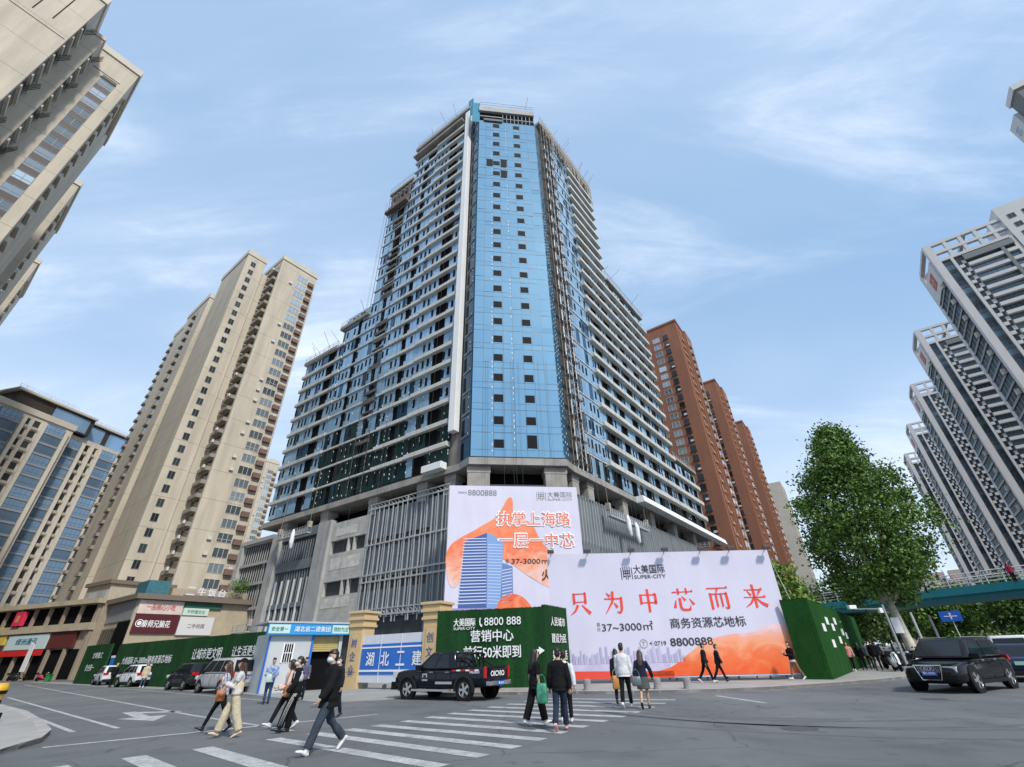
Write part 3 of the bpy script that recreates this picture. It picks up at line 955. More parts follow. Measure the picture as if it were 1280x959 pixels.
# suspended work platform on the right podium, and another one low on the left
def gondola(fr, s0, s1, z, d, label):
    c = fr.pt((s0 + s1) / 2, z, d)
    t = thing('suspended_platform', label, 'work platform', c, group='suspended platforms on the tower')
    b = MB(); b.box(fr, s0, s1, d - .35, d + .35, z, z + .18); b.build('deck', steel_pale, t)
    b = MB()
    for dd in (d - .35, d + .35):
        for q in (.45, .85, 1.15):
            b.bar(fr.pt(s0, z + q, dd), fr.pt(s1, z + q, dd), .06)
        n_ = int((s1 - s0) / .7)
        for i in range(n_ + 1):
            s = s0 + (s1 - s0) * i / n_
            b.bar(fr.pt(s, z, dd), fr.pt(s, z + 1.2, dd), .06)
    b.build('guard_rail', steel_pale, t)
    b = MB()
    for s in (s0 + .2, s1 - .2):
        b.bar(fr.pt(s, z + 1.1, d), fr.pt(s, z + 11, d), .05)
        b.box(fr, s - .3, s + .3, d - .3, d + .3, z + .9, z + 1.9)
    b.build('hoist_motor', bamboo, t)
    return t
gondola(FRr, 7.5, 21, 18.2, 1.3, 'long suspended work platform hanging on the grey ribbed right podium')
gondola(FL, 31.5, 40.5, 19.4, 1.5, 'rusty work platform hanging high beside the pale concrete pier')
gondola(FL, 43.2, 54.0, 5.7, 1.4, 'low suspended platform hanging across the framed podium grid on the left')
for fr, s, z, lab in ((FRr, 12.5, 16.0, 'limp white sack hanging under the left end of the right platform'), (FRr, 15.2, 15.4, 'limp white sack hanging nearer the right end of the platform'), (FL, 35.4, 17.3, 'long white bundle hanging in the dark bay of the podium')):
    b = MB()
    p = Vector(fr.pt(s, z, 1.9))
    b.tube([p + Vector((0, 0, 3.2)), p + Vector((.05, 0, 2.4)), p + Vector((0, 0, 1.2)), p + Vector((.1, 0, .2)), p + Vector((.05, 0, 0))], [.12, .35, .38, .26, .05], 9)
    tag(b.build('hanging_sack', mat('white_sack', (.72, .72, .74), .8, var=.1, vscale=2), smooth=True), lab, 'sack', 'white sacks hanging on the podium')
# ------------------------------------------------------------------ banner, billboard, hoardings, gate
def noise_mix(name, ca, cb, scale, rough=0.6, dist=1.5, cc=None, stretch=(1, 1, 1)):
    if name in MATS: return MATS[name]
    m = bpy.data.materials.new(name); m.use_nodes = True
    n = m.node_tree.nodes; l = m.node_tree.links; b = n['Principled BSDF']
    t = n.new('ShaderNodeTexCoord'); mp = n.new('ShaderNodeMapping'); mp.inputs['Scale'].default_value = stretch
    l.new(t.outputs['Object'], mp.inputs[0])
    no = n.new('ShaderNodeTexNoise'); no.inputs['Scale'].default_value = scale; no.inputs['Detail'].default_value = 2.5; no.inputs['Distortion'].default_value = dist
    l.new(mp.outputs[0], no.inputs['Vector'])
    cr = n.new('ShaderNodeValToRGB')
    cr.color_ramp.elements[0].position = .32; cr.color_ramp.elements[0].color = (*ca, 1)
    cr.color_ramp.elements[1].position = .68; cr.color_ramp.elements[1].color = (*cb, 1)
    if cc:
        e = cr.color_ramp.elements.new(.5); e.color = (*cc, 1)
    l.new(no.outputs['Fac'], cr.inputs[0]); l.new(cr.outputs[0], b.inputs['Base Color'])
    b.inputs['Roughness'].default_value = rough
    MATS[name] = m
    return m
drape_mat = noise_mix('drape_print', (0.72, 0.10, 0.03), (0.86, 0.36, 0.20), .35, cc=(0.80, 0.20, 0.08), stretch=(1, 1, 1.8))
drape_pale = noise_mix('drape_print_pale', (0.80, 0.30, 0.20), (0.86, 0.55, 0.40), .4, cc=(0.80, 0.40, 0.34))
def graded(name, stops, z0, z1, nscale=.5, namt=.35, stretch=(1, 1, 1.6)):
    """a printed colour gradient along the sheet's height, with folds printed in it"""
    m = bpy.data.materials.new(name); m.use_nodes = True
    n = m.node_tree.nodes; l = m.node_tree.links; b = n['Principled BSDF']; b.inputs['Roughness'].default_value = .6
    t = n.new('ShaderNodeTexCoord'); s_ = n.new('ShaderNodeSeparateXYZ'); l.new(t.outputs['Object'], s_.inputs[0])
    mp = n.new('ShaderNodeMapping'); mp.inputs['Scale'].default_value = stretch; mp.inputs['Rotation'].default_value = (0, R(25), 0); l.new(t.outputs['Object'], mp.inputs[0])
    no = n.new('ShaderNodeTexNoise'); no.inputs['Scale'].default_value = nscale; no.inputs['Detail'].default_value = 3; no.inputs['Distortion'].default_value = 2.2; l.new(mp.outputs[0], no.inputs['Vector'])
    mr = n.new('ShaderNodeMapRange'); mr.inputs['From Min'].default_value = z0; mr.inputs['From Max'].default_value = z1; l.new(s_.outputs[2], mr.inputs[0])
    a = n.new('ShaderNodeMath'); a.operation = 'MULTIPLY_ADD'; a.inputs[1].default_value = namt * 2; a.inputs[2].default_value = -namt; l.new(no.outputs['Fac'], a.inputs[0])
    d = n.new('ShaderNodeMath'); d.operation = 'ADD'; l.new(a.outputs[0], d.inputs[0]); l.new(mr.outputs[0], d.inputs[1])
    cr = n.new('ShaderNodeValToRGB'); e = cr.color_ramp.elements
    e[0].position, e[0].color = stops[0][0], (*stops[0][1], 1); e[1].position, e[1].color = stops[-1][0], (*stops[-1][1], 1)
    for p, c in stops[1:-1]:
        k = e.new(p); k.color = (*c, 1)
    l.new(d.outputs[0], cr.inputs[0]); l.new(cr.outputs[0], b.inputs['Base Color'])
    return m
board_print = graded('board_drape_print', [(0, (.78, .10, .015)), (.35, (.80, .17, .05)), (.55, (.82, .33, .17)), (.75, (.80, .38, .30)), (1, (.74, .58, .62))], .3, 2.75, .55, .4)
banner_print = graded('banner_drape_print', [(0, (.70, .56, .60)), (.22, (.80, .42, .30)), (.5, (.80, .17, .06)), (.8, (.82, .26, .13)), (1, (.82, .22, .10))], 2.4, 12.0, .3, .42)
vinyl = mat('vinyl_sheet', (0.60, 0.58, 0.70), 0.5, var=0.05, vscale=.35, bump=.7, bscale=1.1, stretch=(1, 1, .35))
def crease(mb, fr, s0, s1, z0, z1, d, nx, nz, amp, seed, lean=0.0, top=None):
    """a hung vinyl sheet: a gently rippled grid"""
    q = random.Random(seed)
    ph = [q.uniform(0, 6.28) for _ in range(6)]
    i0 = len(mb.v)
    for j in range(nz + 1):
        for i in range(nx + 1):
            s = s0 + (s1 - s0) * i / nx; t = j / nz
            zt = z1 if top is None else z1 + (top - z1) * i / nx
            z = z0 + (zt - z0) * t
            dd = amp * (math.sin(s * 2.1 + ph[0]) * .5 + math.sin(s * 5.3 + z * .4 + ph[1]) * .3 + math.sin(z * 1.7 + s * .7 + ph[2]) * .3)
            edge = min(i, nx - i, j, nz - j)
            mb.v.append(fr.pt(s, z, d + (dd if edge > 0 else dd * .3)))
    for j in range(nz):
        for i in range(nx):
            a = i0 + j * (nx + 1) + i
            mb.f.append((a, a + 1, a + nx + 2, a + nx + 1)); mb.m.append(0)
def logo(mb, fr, s, z, w, h, d, m=0):
    mb.segs.append((len(mb.v), len(mb.f)))
    sg = -1 if fr.flip else 1
    def R_(a0, a1, b0, b1):
        mb.quad(*[fr.pt(s + sg * a * w, z + b * h, d) for a, b in ((a0, b0), (a1, b0), (a1, b1), (a0, b1))], m=m)
    for k, (b0, b1) in enumerate(((-.5, .42), (-.34, .5), (.02, .5), (.02, .5), (-.34, .5), (-.5, .42))):
        x = -.5 + k * .19
        R_(x, x + .06, b0, b1)
    R_(-.32, .30, -.05, .02); R_(-.32, .3, .14, .2); R_(-.1, -.04, -.5, -.05); R_(.06, .12, -.5, -.05); R_(-.32, -.1, -.28, -.22); R_(.1, .3, -.28, -.22)
def hand(fr, mb, strokes, s, z, w, h, d, m=0):
    """brush-cut song-style glyphs laid out by hand: each stroke a polygon in a unit box"""
    mb.segs.append((len(mb.v), len(mb.f)))
    sg = -1 if fr.flip else 1
    for poly in strokes:
        mb.quad(*[fr.pt(s + sg * (a - .5) * w, z + (b - .5) * h, d) for a, b in poly], m=m)
def H(x0, x1, y, t=.045):
    return [[(x0, y - t / 2), (x1, y - t / 2), (x1, y + t / 2), (x0, y + t / 2)], [(x1 - .12, y + t / 2), (x1, y + t / 2), (x1 - .03, y + t / 2 + .07)]]
def V(x, y0, y1, t=.11):
    return [[(x - t / 2, y0), (x + t / 2, y0 + .03), (x + t / 2, y1), (x - t / 2, y1 + .02)]]
def S(*pw):
    """stroke through (x, y, width)"""
    out = []
    for (x0, y0, w0), (x1, y1, w1) in zip(pw[:-1], pw[1:]):
        dx, dy = x1 - x0, y1 - y0; L = math.hypot(dx, dy); nx, ny = -dy / L, dx / L
        out.append([(x0 - nx * w0 / 2, y0 - ny * w0 / 2), (x1 - nx * w1 / 2, y1 - ny * w1 / 2), (x1 + nx * w1 / 2, y1 + ny * w1 / 2), (x0 + nx * w0 / 2, y0 + ny * w0 / 2)])
    return out
SONG = {
 '只': V(.24, .46, .95) + V(.76, .46, .95) + H(.2, .8, .93) + H(.22, .78, .57) + S((.4, .44, .12), (.28, .2, .09), (.05, .02, .02)) + S((.58, .44, .05), (.78, .22, .12), (.95, .06, .17)),
 '为': S((.18, .92, .03), (.34, .76, .12)) + H(.06, .88, .66) + S((.48, .98, .12), (.44, .55, .1), (.08, .02, .03)) + S((.84, .68, .11), (.82, .2, .11), (.74, .04, .09), (.58, .1, .02)) + S((.5, .48, .03), (.64, .28, .12)),
 '中': V(.17, .34, .78) + V(.83, .34, .78) + H(.14, .86, .76) + H(.15, .85, .42) + V(.5, 0, 1.0),
 '芯': H(.03, .97, .82) + V(.32, .7, .97, .09) + V(.68, .7, .97, .09) + S((.16, .48, .03), (.08, .16, .13)) + S((.34, .56, .11), (.34, .14, .11), (.42, .05, .1), (.72, .05, .1), (.78, .24, .02)) + S((.44, .64, .03), (.58, .44, .13)) + S((.76, .52, .03), (.93, .26, .13)),
 '而': H(.03, .97, .92) + S((.52, .92, .09), (.42, .68, .03)) + V(.16, 0, .7) + H(.14, .9, .67) + S((.86, .68, .11), (.86, .1, .11), (.82, .03, .09), (.7, .1, .02)) + V(.4, .1, .67, .08) + V(.62, .1, .67, .08),
 '来': H(.1, .9, .78) + H(.03, .97, .46) + V(.5, 0, 1.0) + S((.22, .74, .03), (.36, .54, .12)) + S((.78, .74, .1), (.62, .52, .02)) + S((.46, .44, .1), (.28, .2, .08), (.02, .04, .02)) + S((.54, .44, .03), (.76, .2, .11), (.98, .08, .15)),
}
# --- banner hung on the podium corner
FB = Fr(FG.xy(0, .75), 82.5, 1)
bn = thing('podium_banner', 'tall printed banner with orange drape and blue tower hung below the glass corner', 'banner', FB.pt(5.6, 5.2, 0))
mbn = MB(); crease(mbn, FB, -2.5, 13.8, 5.0, 20.0, 0, 60, 24, .017, 4)
mbn.build('sheet', vinyl, bn, smooth=True, fixn=False)
D = .03
mbn = MB()
def curve(pts, n=6):
    """smooth closed outline"""
    out = []; k = len(pts)
    for i in range(k):
        p0, p1, p2, p3 = pts[i - 1], pts[i], pts[(i + 1) % k], pts[(i + 2) % k]
        for j in range(n):
            t = j / n
            out.append(tuple(.5 * (2 * p1[a] + (p2[a] - p0[a]) * t + (2 * p0[a] - 5 * p1[a] + 4 * p2[a] - p3[a]) * t * t + (3 * p1[a] - p0[a] - 3 * p2[a] + p3[a]) * t ** 3) for a in (0, 1)))
    return out
def ngon(mb, fr, pts, d, m=0):
    from mathutils.geometry import tessellate_polygon
    tri = tessellate_polygon([[Vector((a, b, 0)) for a, b in pts]])
    i = len(mb.v); mb.v += [fr.pt(a, b, d) for a, b in pts]
    for t in tri:
        mb.f.append(tuple(k + i for k in t)); mb.m.append(m)
ngon(mbn, FB, curve([(-2.2, 12.6), (1.2, 14.8), (3.4, 16.2), (4.8, 18.4), (5.4, 18.2), (5.6, 16.2), (7.6, 15.4), (8.8, 13.2), (10.6, 11.2), (11.2, 9.0), (9.8, 8.0), (7.0, 9.4), (4.6, 11.0), (2.8, 11.4), (.6, 11.0), (-1.4, 8.2), (-2.35, 9.6)]), D)
mbn.build('printed_drape', banner_print, bn, fixn=False)
mbn = MB()
ngon(mbn, FB, curve([(3.6, 5.3), (3.4, 6.4), (4.4, 7.4), (6.0, 7.3), (7.2, 6.2), (7.3, 5.2), (5.4, 5.1)]), D + .03)
mbn.build('printed_cloth_fold', drape_mat, bn, fixn=False)
mbn = MB()
def pq(mb, pts, d, m): mb.quad(*[FB.pt(a, b, d) for a, b in pts], m=m)
pq(mbn, [(-1.0, 5.5), (2.2, 5.6), (2.2, 14.2), (-.4, 13.2)], D + .02, 0)
pq(mbn, [(2.2, 5.6), (3.7, 6.0), (4.2, 13.4), (2.2, 14.2)], D + .02, 1)
pq(mbn, [(3.7, 6.0), (5.2, 6.6), (5.2, 10.4), (4.0, 10.8)], D + .015, 2)
pq(mbn, [(-1.6, 5.3), (4.6, 5.3), (4.6, 6.1), (-1.6, 6.1)], D + .025, 3)
for i in range(22):
    z = 6.5 + i * .33
    pq(mbn, [(-1.0 + i * .02, z), (2.15, z + .06), (2.15, z + .16), (-1.0 + i * .02, z + .1)], D + .03, 4)
    if i < 20: pq(mbn, [(2.3, z + .05), (3.7 + i * .02, z - .02), (3.7 + i * .02, z + .04), (2.3, z + .12)], D + .03, 4)
    if i < 11: pq(mbn, [(3.95, z + .1), (5.1, z + .3), (5.1, z + .4), (3.95, z + .2)], D + .03, 4)
mbn.build('printed_tower', [mat('print_navy', (.05, .10, .30), .6), mat('print_blue', (.20, .33, .62), .6), mat('print_steel_blue', (.12, .20, .45), .6), mat('print_lilac', (.30, .28, .48), .6), mat('print_pale_line', (.55, .62, .78), .6)], bn, fixn=False)
t1 = text_mb(FB, '8800888', 1.6, 19.1, .72, D, w=3.6, bold=.015)
text_mb(FB, '营销热线', -.9, 19.1, .28, D, w=1.1, mb=t1)
text_mb(FB, '大美国际', 11.5, 19.0, .75, D, w=3.2, mb=t1); text_mb(FB, 'SUPER·CITY', 11.5, 18.35, .28, D, w=3.2, mb=t1); logo(t1, FB, 9.1, 18.75, 1.2, 1.2, D)
letters(t1, 'lettering', grey_ink, bn, fixn=False)
t1 = text_mb(FB, '执掌上海路', 8.0, 15.9, 1.75, D + .045, w=9.3, bold=.075); text_mb(FB, '一层一中芯', 8.2, 13.35, 1.75, D + .045, w=9.3, bold=.075, mb=t1)
letters(t1, 'headline_outline', white_ink, bn, fixn=False)
t1 = text_mb(FB, '执掌上海路', 8.0, 15.9, 1.6, D + .066, w=9.1, bold=.015); text_mb(FB, '一层一中芯', 8.2, 13.35, 1.6, D + .066, w=9.1, bold=.015, mb=t1)
letters(t1, 'headline', coral_ink, bn, fixn=False)
t1 = text_mb(FB, '37-3000㎡商务', 8.4, 11.0, .72, D + .05, w=6.6, bold=.012); text_mb(FB, '火爆', 9.8, 9.45, 1.2, D + .05, w=2.4, bold=.03, mb=t1)
text_mb(FB, '建面', 4.6, 11.0, .45, D + .05, w=.35, mb=t1)
letters(t1, 'small_lettering', black_ink, bn, fixn=False)

# --- the wide billboard
FW = Fr((1.9, 29.6), math.degrees(math.atan2(13.0, -1.2)), 1)
bbx = thing('billboard', 'wide white billboard with red headline and orange drape standing on the pavement', 'billboard', FW.pt(6.5, .12, -.3))
mbn = MB(); crease(mbn, FW, 0, 13.25, .32, 6.92, 0, 70, 26, .014, 9, top=6.62)
mbn.build('sheet', vinyl, bbx, smooth=True, fixn=False)
fm = MB()
for i in range(9):
    s = .1 + i * 1.63
    fm.bar(FW.pt(s, .1, -.12), FW.pt(s, 6.8 - .3 * s / 13.2, -.12), .09)
    fm.bar(FW.pt(s, .1, -2.2), FW.pt(s, 6.0, -.12), .07)
for z in (.4, 2.5, 4.6, 6.5):
    fm.bar(FW.pt(0, z, -.14), FW.pt(13.2, z, -.14), .07)
fm.build('steel_frame', steel_dark, bbx)
st = MB(); st.bar(FW.pt(13.2, 6.6, -.1), FW.pt(14.3, 3.4, -1.2), .035); st.bar(FW.pt(13.2, 6.5, -.1), FW.pt(14.5, 3.3, -1.5), .035)
st.build('stay_wire', white_metal, bbx)
bk = MB()
crease(bk, FW, .0, 13.2, .34, 6.6, -.06, 4, 4, 0, 1)
bk.build('backing', mat('backing', (.3, .3, .3), .8), bbx, fixn=False)
D = .026
mbn = MB()
ngon(mbn, FW, curve([(5.1, .42), (6.4, .8), (7.4, 1.35), (8.5, 1.95), (9.8, 2.25), (11.2, 2.35), (12.2, 2.7), (13.2, 2.4), (13.22, .8), (13.22, .42), (9, .40)], 5), D)
mbn.build('printed_drape', board_print, bbx, fixn=False)
mbn = MB(); ngon(mbn, FW, [(0, .33), (6.5, .33), (6.5, .62), (0, .72)], D)
mbn.build('printed_strip', mat('strip_red', (.72, .06, .03), .6), bbx, fixn=False)
mbn = MB(); q = random.Random(8)
for i in range(46):
    s = .15 + i * .155; h = q.uniform(.3, .95) * (1.2 if .5 < s < 1.6 or 4.8 < s < 6.0 else .9)
    ngon(mbn, FW, [(s, 1.02), (s + q.uniform(.08, .14), 1.02), (s + .11, 1.02 + h), (s, 1.02 + h)], D + (i % 5) * .001, i % 2)
ngon(mbn, FW, [(0, .72), (6.3, .62), (6.4, 1.0), (0, 1.02)], D - .005, 2)
mbn.build('printed_skyline', [mat('print_purple', (.40, .37, .55), .6), mat('print_lilac2', (.50, .47, .64), .6), mat('print_haze', (.50, .46, .63), .6, var=.12, vscale=1.5)], bbx, fixn=False)
for i, ch in enumerate('只为中芯而来'):
    t1 = MB(); hand(FW, t1, SONG[ch], 1.78 + i * 2.0, 4.07 + i * .012, 1.28, 1.22, D)
    t1.build('headline_character', red_ink, bbx, fixn=False)
t1 = text_mb(FW, '大美国际', 6.1, 5.83, .5, D, w=1.85, bold=.012); text_mb(FW, 'SUPER·CITY', 6.1, 5.4, .2, D, w=1.85, mb=t1, bold=.01)
logo(t1, FW, 4.75, 5.65, .66, .72, D)
text_mb(FW, '37~3000㎡', 4.35, 2.83, .46, D, w=2.9, mb=t1, bold=.01); text_mb(FW, '商务资源芯地标', 8.85, 2.9, .52, D, w=4.15, mb=t1, bold=.012)
text_mb(FW, '建面', 2.72, 2.95, .2, D, w=.17, mb=t1); text_mb(FW, '约为', 2.72, 2.7, .2, D, w=.17, mb=t1)
text_mb(FW, '+ 0719', 5.9, 1.93, .22, D, w=.92, mb=t1, bold=.02); text_mb(FW, '8800888', 7.75, 1.97, .38, D, w=2.3, mb=t1, bold=.035)
letters(t1, 'lettering', black_ink, bbx, fixn=False)
t1 = MB(); N = 20
for i in range(N):
    a0, a1 = 2 * math.pi * i / N, 2 * math.pi * (i + 1) / N
    t1.quad(*[FW.pt(5.12 + r * math.cos(a), 1.93 + r * math.sin(a), D) for r, a in ((.22, a0), (.22, a1), (.19, a1), (.19, a0))])
text_mb(FW, 'T', 5.12, 1.93, .2, D, mb=t1)
t1.build('emblem', grey_ink, bbx, fixn=False)
fl_places = [(.25, 'leftmost'), (2.5, 'second from the left'), (5.15, 'third from the left'), (7.15, 'fourth from the left'), (9.3, 'fifth from the left'), (11.0, 'sixth from the left'), (13.05, 'rightmost')]
for s, w_ in fl_places:
    zt_ = 6.92 - .3 * s / 13.25
    t = thing('floodlight', 'small dark floodlight on the top edge of the wide billboard, ' + w_, 'floodlight', FW.pt(s, zt_, .0), group='floodlights on the billboard')
    b = MB(); b.bar(FW.pt(s, zt_ - .1, -.1), FW.pt(s, zt_ + .06, .45), .05); b.build('arm', steel_dark, t)
    b = MB(); b.box(FW, s - .2, s + .2, .35, .6, zt_ - .02, zt_ + .16); b.build('lamp_head', steel_dark, t, bevel=.02)

# --- turf hoardings
turf = mat('artificial_turf', (0.010, 0.040, 0.014), 0.95, var=.5, vscale=1.5, bump=1.0, bscale=60, spec=.1, stretch=(1, 1, .12), col2=(0.020, 0.075, 0.024))
turf_bright = mat('artificial_turf_fresh', (0.013, 0.062, 0.014), 0.95, var=.4, vscale=1.5, bump=1.0, bscale=70, spec=.1, stretch=(1, 1, .4), col2=(0.022, 0.095, 0.02))
def turf_panel(fr, s0, s1, z0, z1, m, root, seed=1, th=.16, d=0.0, top2=None):
    q = random.Random(seed)
    b = MB()
    z2 = z1 if top2 is None else top2
    P = [fr.pt(s0, z0, d - th), fr.pt(s1, z0, d - th), fr.pt(s1, z0, d), fr.pt(s0, z0, d)]
    T = [fr.pt(s0, z1, d - th), fr.pt(s1, z2, d - th), fr.pt(s1, z2, d), fr.pt(s0, z1, d)]
    b.hexa(P, T)
    n_ = int((s1 - s0) * 200)
    for i in range(n_):                                 # tufts on the face and the upper edge
        s = q.uniform(s0, s1)
        zt = z1 + (z2 - z1) * (s - s0) / (s1 - s0)
        z = zt - .02 if i % 4 == 0 else q.uniform(z0, zt - .05)
        w = .016; l = q.uniform(.03, .07)
        dz = l if i % 4 == 0 else q.uniform(-.5, .9) * l
        dd = q.uniform(0, .04) if i % 4 == 0 else q.uniform(.02, .05)
        b.v += [fr.pt(s - w, z, d + .001), fr.pt(s + w, z, d + .001), fr.pt(s + q.uniform(-.03, .03), z + dz, d + dd)]
        k = len(b.v); b.f.append((k - 3, k - 2, k - 1)); b.m.append(0)
    return b.build('turf_face', m, root, fixn=False)
FH_ = Fr((-15.4, 32.8), -53.0, -1)
hl = thing('turf_hoarding', 'long dark green turf hoarding with white slogans behind the parked cars', 'hoarding', FH_.pt(15, 0, 0))
turf_panel(FH_, -.3, 31.2, .05, 3.3, turf, hl, 3, top2=3.45)
t1 = text_mb(FH_, '让生活更美好', 3.9, 2.25, .62, .06, w=4.3, bold=.03); text_mb(FH_, '让城市更文明', 10.2, 2.22, .72, .06, w=5.0, bold=.03, mb=t1)
text_mb(FH_, '大美国际 37~3000㎡商务资源芯地标', 22.6, 2.0, .62, .06, w=12.0, bold=.03, mb=t1)
letters(t1, 'lettering', white_ink, hl, fixn=False)
fm = MB()
for i in range(12): fm.bar(FH_.pt(.2 + i * 2.7, 0, -.2), FH_.pt(.2 + i * 2.7, 3.3, -.2), .08)
fm.build('steel_post', steel_dark, hl)
h2 = thing('turf_hoarding', 'short green turf hoarding at the far left beyond the white cars', 'hoarding', FH_.pt(38, 0, 0))
turf_panel(FH_, 33.6, 42.5, .05, 3.6, turf, h2, 5)
t1 = text_mb(FH_, '文明施工', 37, 2.6, .55, .06, w=3.4, bold=.03); text_mb(FH_, '安全第一', 38.2, 1.5, .6, .06, w=3.0, bold=.03, mb=t1)
letters(t1, 'lettering', white_ink, h2, fixn=False)
gp = thing('site_gate', 'small blue metal gate panel between two turf hoardings behind the white cars', 'gate', FH_.pt(32.4, 0, -.3))
b = MB(); b.box(FH_, 31.3, 33.5, -.36, -.28, .2, 2.3); b.build('panel', mat('gate_blue', (.02, .14, .52), .5), gp)
b = MB(); b.box(FH_, 31.3, 33.5, -.4, -.25, 2.3, 2.5); b.build('top_rail', white_metal, gp)
FM = Fr((-4.25, 26.25), math.degrees(math.atan2(5.55, -1.05)), 1)
hm = thing('turf_hoarding', 'tall green turf hoarding with a white arrow and phone number behind the pickup', 'hoarding', FM.pt(2.8, 0, 0))
turf_panel(FM, 0, 5.65, .13, 3.62, turf, hm, 7)
FS = Fr(FM.xy(5.66, -.02), 27, 1)
turf_panel(FS, 0.0, 3.0, .13, 3.72, turf, hm, 8)
b = MB(); b.box(FM, -.02, 5.7, -.3, .12, -.01, .24); b.build('footing', kerb_mat, hm)
t1 = text_mb(FM, '8800 888', 3.5, 3.05, .36, .06, w=1.9, bold=.012)
text_mb(FM, '大美国际', 1.5, 3.06, .36, .06, w=1.15, bold=.05, mb=t1); text_mb(FM, 'SUPER·CITY', 1.5, 2.78, .12, .06, w=1.15, bold=.02, mb=t1)
text_mb(FM, '营销中心', 2.95, 2.42, .52, .06, w=2.2, bold=.035, mb=t1); text_mb(FM, '前行50米即到', 2.95, 1.72, .54, .06, w=2.9, bold=.035, mb=t1)
hand(FM, t1, [[(0, .38), (.6, .38), (.6, .62), (0, .62)], [(.55, .1), (1, .5), (.55, .9)]], 5.27, 1.72, .62, .42, .06)
hand(FM, t1, S((.35, 1, .25), (.15, .75, .3), (.2, .3, .3), (.5, 0, .3), (.8, .05, .3)), 2.38, 3.05, .2, .36, .06)
text_mb(FS, '人民城市', 1.55, 3.0, .42, .06, w=1.9, bold=.03, mb=t1); text_mb(FS, '建设为民', 1.55, 2.25, .42, .06, w=1.9, bold=.03, mb=t1); text_mb(FS, '美好生活', 1.55, 1.5, .42, .06, w=1.9, bold=.03, mb=t1)
letters(t1, 'lettering', white_ink, hm, fixn=False)
FT = Fr((14.75, 28.1), math.degrees(math.atan2(1.25, -1.2)), 1)
hr_ = thing('turf_hoarding', 'bright green turf hoarding with white notices at the right end of the billboard', 'hoarding', FT.pt(.9, .1, 0))
turf_panel(FT, 0.0, 1.4, .13, 3.85, turf_bright, hr_, 9)
FT2 = Fr(FT.xy(1.41, -.01), 37.5, 1)
turf_panel(FT2, 0.0, 26, .13, 3.8, turf_bright, hr_, 10)
nb = []
q = random.Random(4)
for i, (s, z) in enumerate(((2.4, 2.5), (4.3, 1.7), (4.6, 2.9), (6.6, 2.6), (8.2, 1.9), (8.6, 3.0), (11, 2.4), (13, 2.2))):
    b = MB(); b.box(FT2, s, s + 1.1, .01, .03, z - .2, z + .2); nb.append(b)
capped(nb, 'notice_sheet', white_ink, hr_)

# --- gate: two pillars, folding gate, guard house
pill = mat('pillar_stone', (0.55, 0.40, 0.21), .75, var=.08, vscale=.8)
def pillar(c, az, h, txt, lab):
    f = Fr(c, az, -1)
    t = thing('gate_pillar', lab, 'gate pillar', (c[0], c[1], 0), group='stone pillars of the site gate')
    b = MB(); b.box(f, -.55, .55, -1.1, 0, 0, h - .95); b.build('shaft', pill, t, bevel=.02)
    b = MB(); b.box(f, -.66, .66, -1.2, .1, h - .95, h - .8); b.box(f, -.6, .6, -1.15, .05, h - .8, h - .55); b.box(f, -.7, .7, -1.25, .15, h - .55, h - .4); b.box(f, -.64, .64, -1.18, .09, h - .4, h - .15); b.box(f, -.74, .74, -1.3, .19, h - .15, h); b.build('capital', pill, t, bevel=.015)
    b = MB(); b.box(f, -.37, .37, 0.0, .03, .9, h - 1.3); b.build('panel_frame', mat('pillar_stone_dark', (.48, .34, .17), .8), t)
    b = MB(); b.box(f, -.32, .32, .031, .04, .95, h - 1.35); b.build('panel', pill, t)
    for i, ch in enumerate(txt):
        text_mb(f, ch, 0, h - 1.85 - i * .72, .5, .05, w=.46, bold=.03).build('lettering', navy_ink, t, fixn=False)
pillar((-10.55, 32.9), -64, 4.3, '树企业', 'tan stone gate pillar beside the shuttered guard house')
pillar((-5.1, 29.4), -64, 4.4, '创文明工', 'tan stone gate pillar behind the front of the dark pickup')
FK = Fr((-10.0, 32.8), math.degrees(math.atan2(4.5, -3.1)), 1)
gt = thing('folding_gate', 'blue and white site gate panel with large white characters between the stone pillars', 'gate', FK.pt(2.7, 0, 0))
gblue = mat('gate_blue', (.02, .14, .52), .5)
b = MB(); b.box(FK, 0, 5.4, -.1, 0, .35, 2.85, m=0)
b.build('panel', mat('gate_white', (.62, .64, .68), .5, var=.05), gt)
b = MB(); b.box(FK, 0, 5.4, .0, .02, .75, 2.35); b.build('blue_band', gblue, gt)
b = MB(); b.box(FK, 0, 5.4, .021, .035, .9, 1.0); b.box(FK, 0, 5.4, .021, .035, 2.12, 2.2)
for s in (1.8, 3.6): b.box(FK, s, s + .02, .02, .04, .35, 2.85)
b.build('white_stripe', white_ink, gt)
for i, ch in enumerate('湖北二建'):
    text_mb(FK, ch, .95 + i * 1.35, 1.56, .72, .05, w=.72, bold=.05).build('lettering', white_ink, gt, fixn=False)
b = MB()
for s in (.6, 2.4, 4.6): b.lathe([(.13, -.05), (.13, .05)], FK.pt(s, .16, -.05), 'y', 12)
b.build('castor', steel_dark, gt)
GH = Fr((-14.9, 30.35), math.degrees(math.atan2(3.4, 2.95)), 1)
gh = thing('guard_house', 'small pale guard house with blue sign band and yellow roller shutter', 'guard house', GH.pt(2.2, 0, -1.5))
b = MB(); b.box(GH, 0.1, 2.6, -3, 0, 0, 3.0); b.box(GH, 2.6, 4.5, -3, -.2, 2.85, 3.0); b.box(GH, 4.3, 4.5, -3, 0, 0, 3.0); b.build('wall', mat('pale_wall', (.46, .49, .50), .7, var=.1, vscale=.7), gh)
b = MB(); b.box(GH, 2.6, 4.3, -3, -.5, .02, 2.85); b.build('dark_doorway', dark_in, gh)
b = MB()
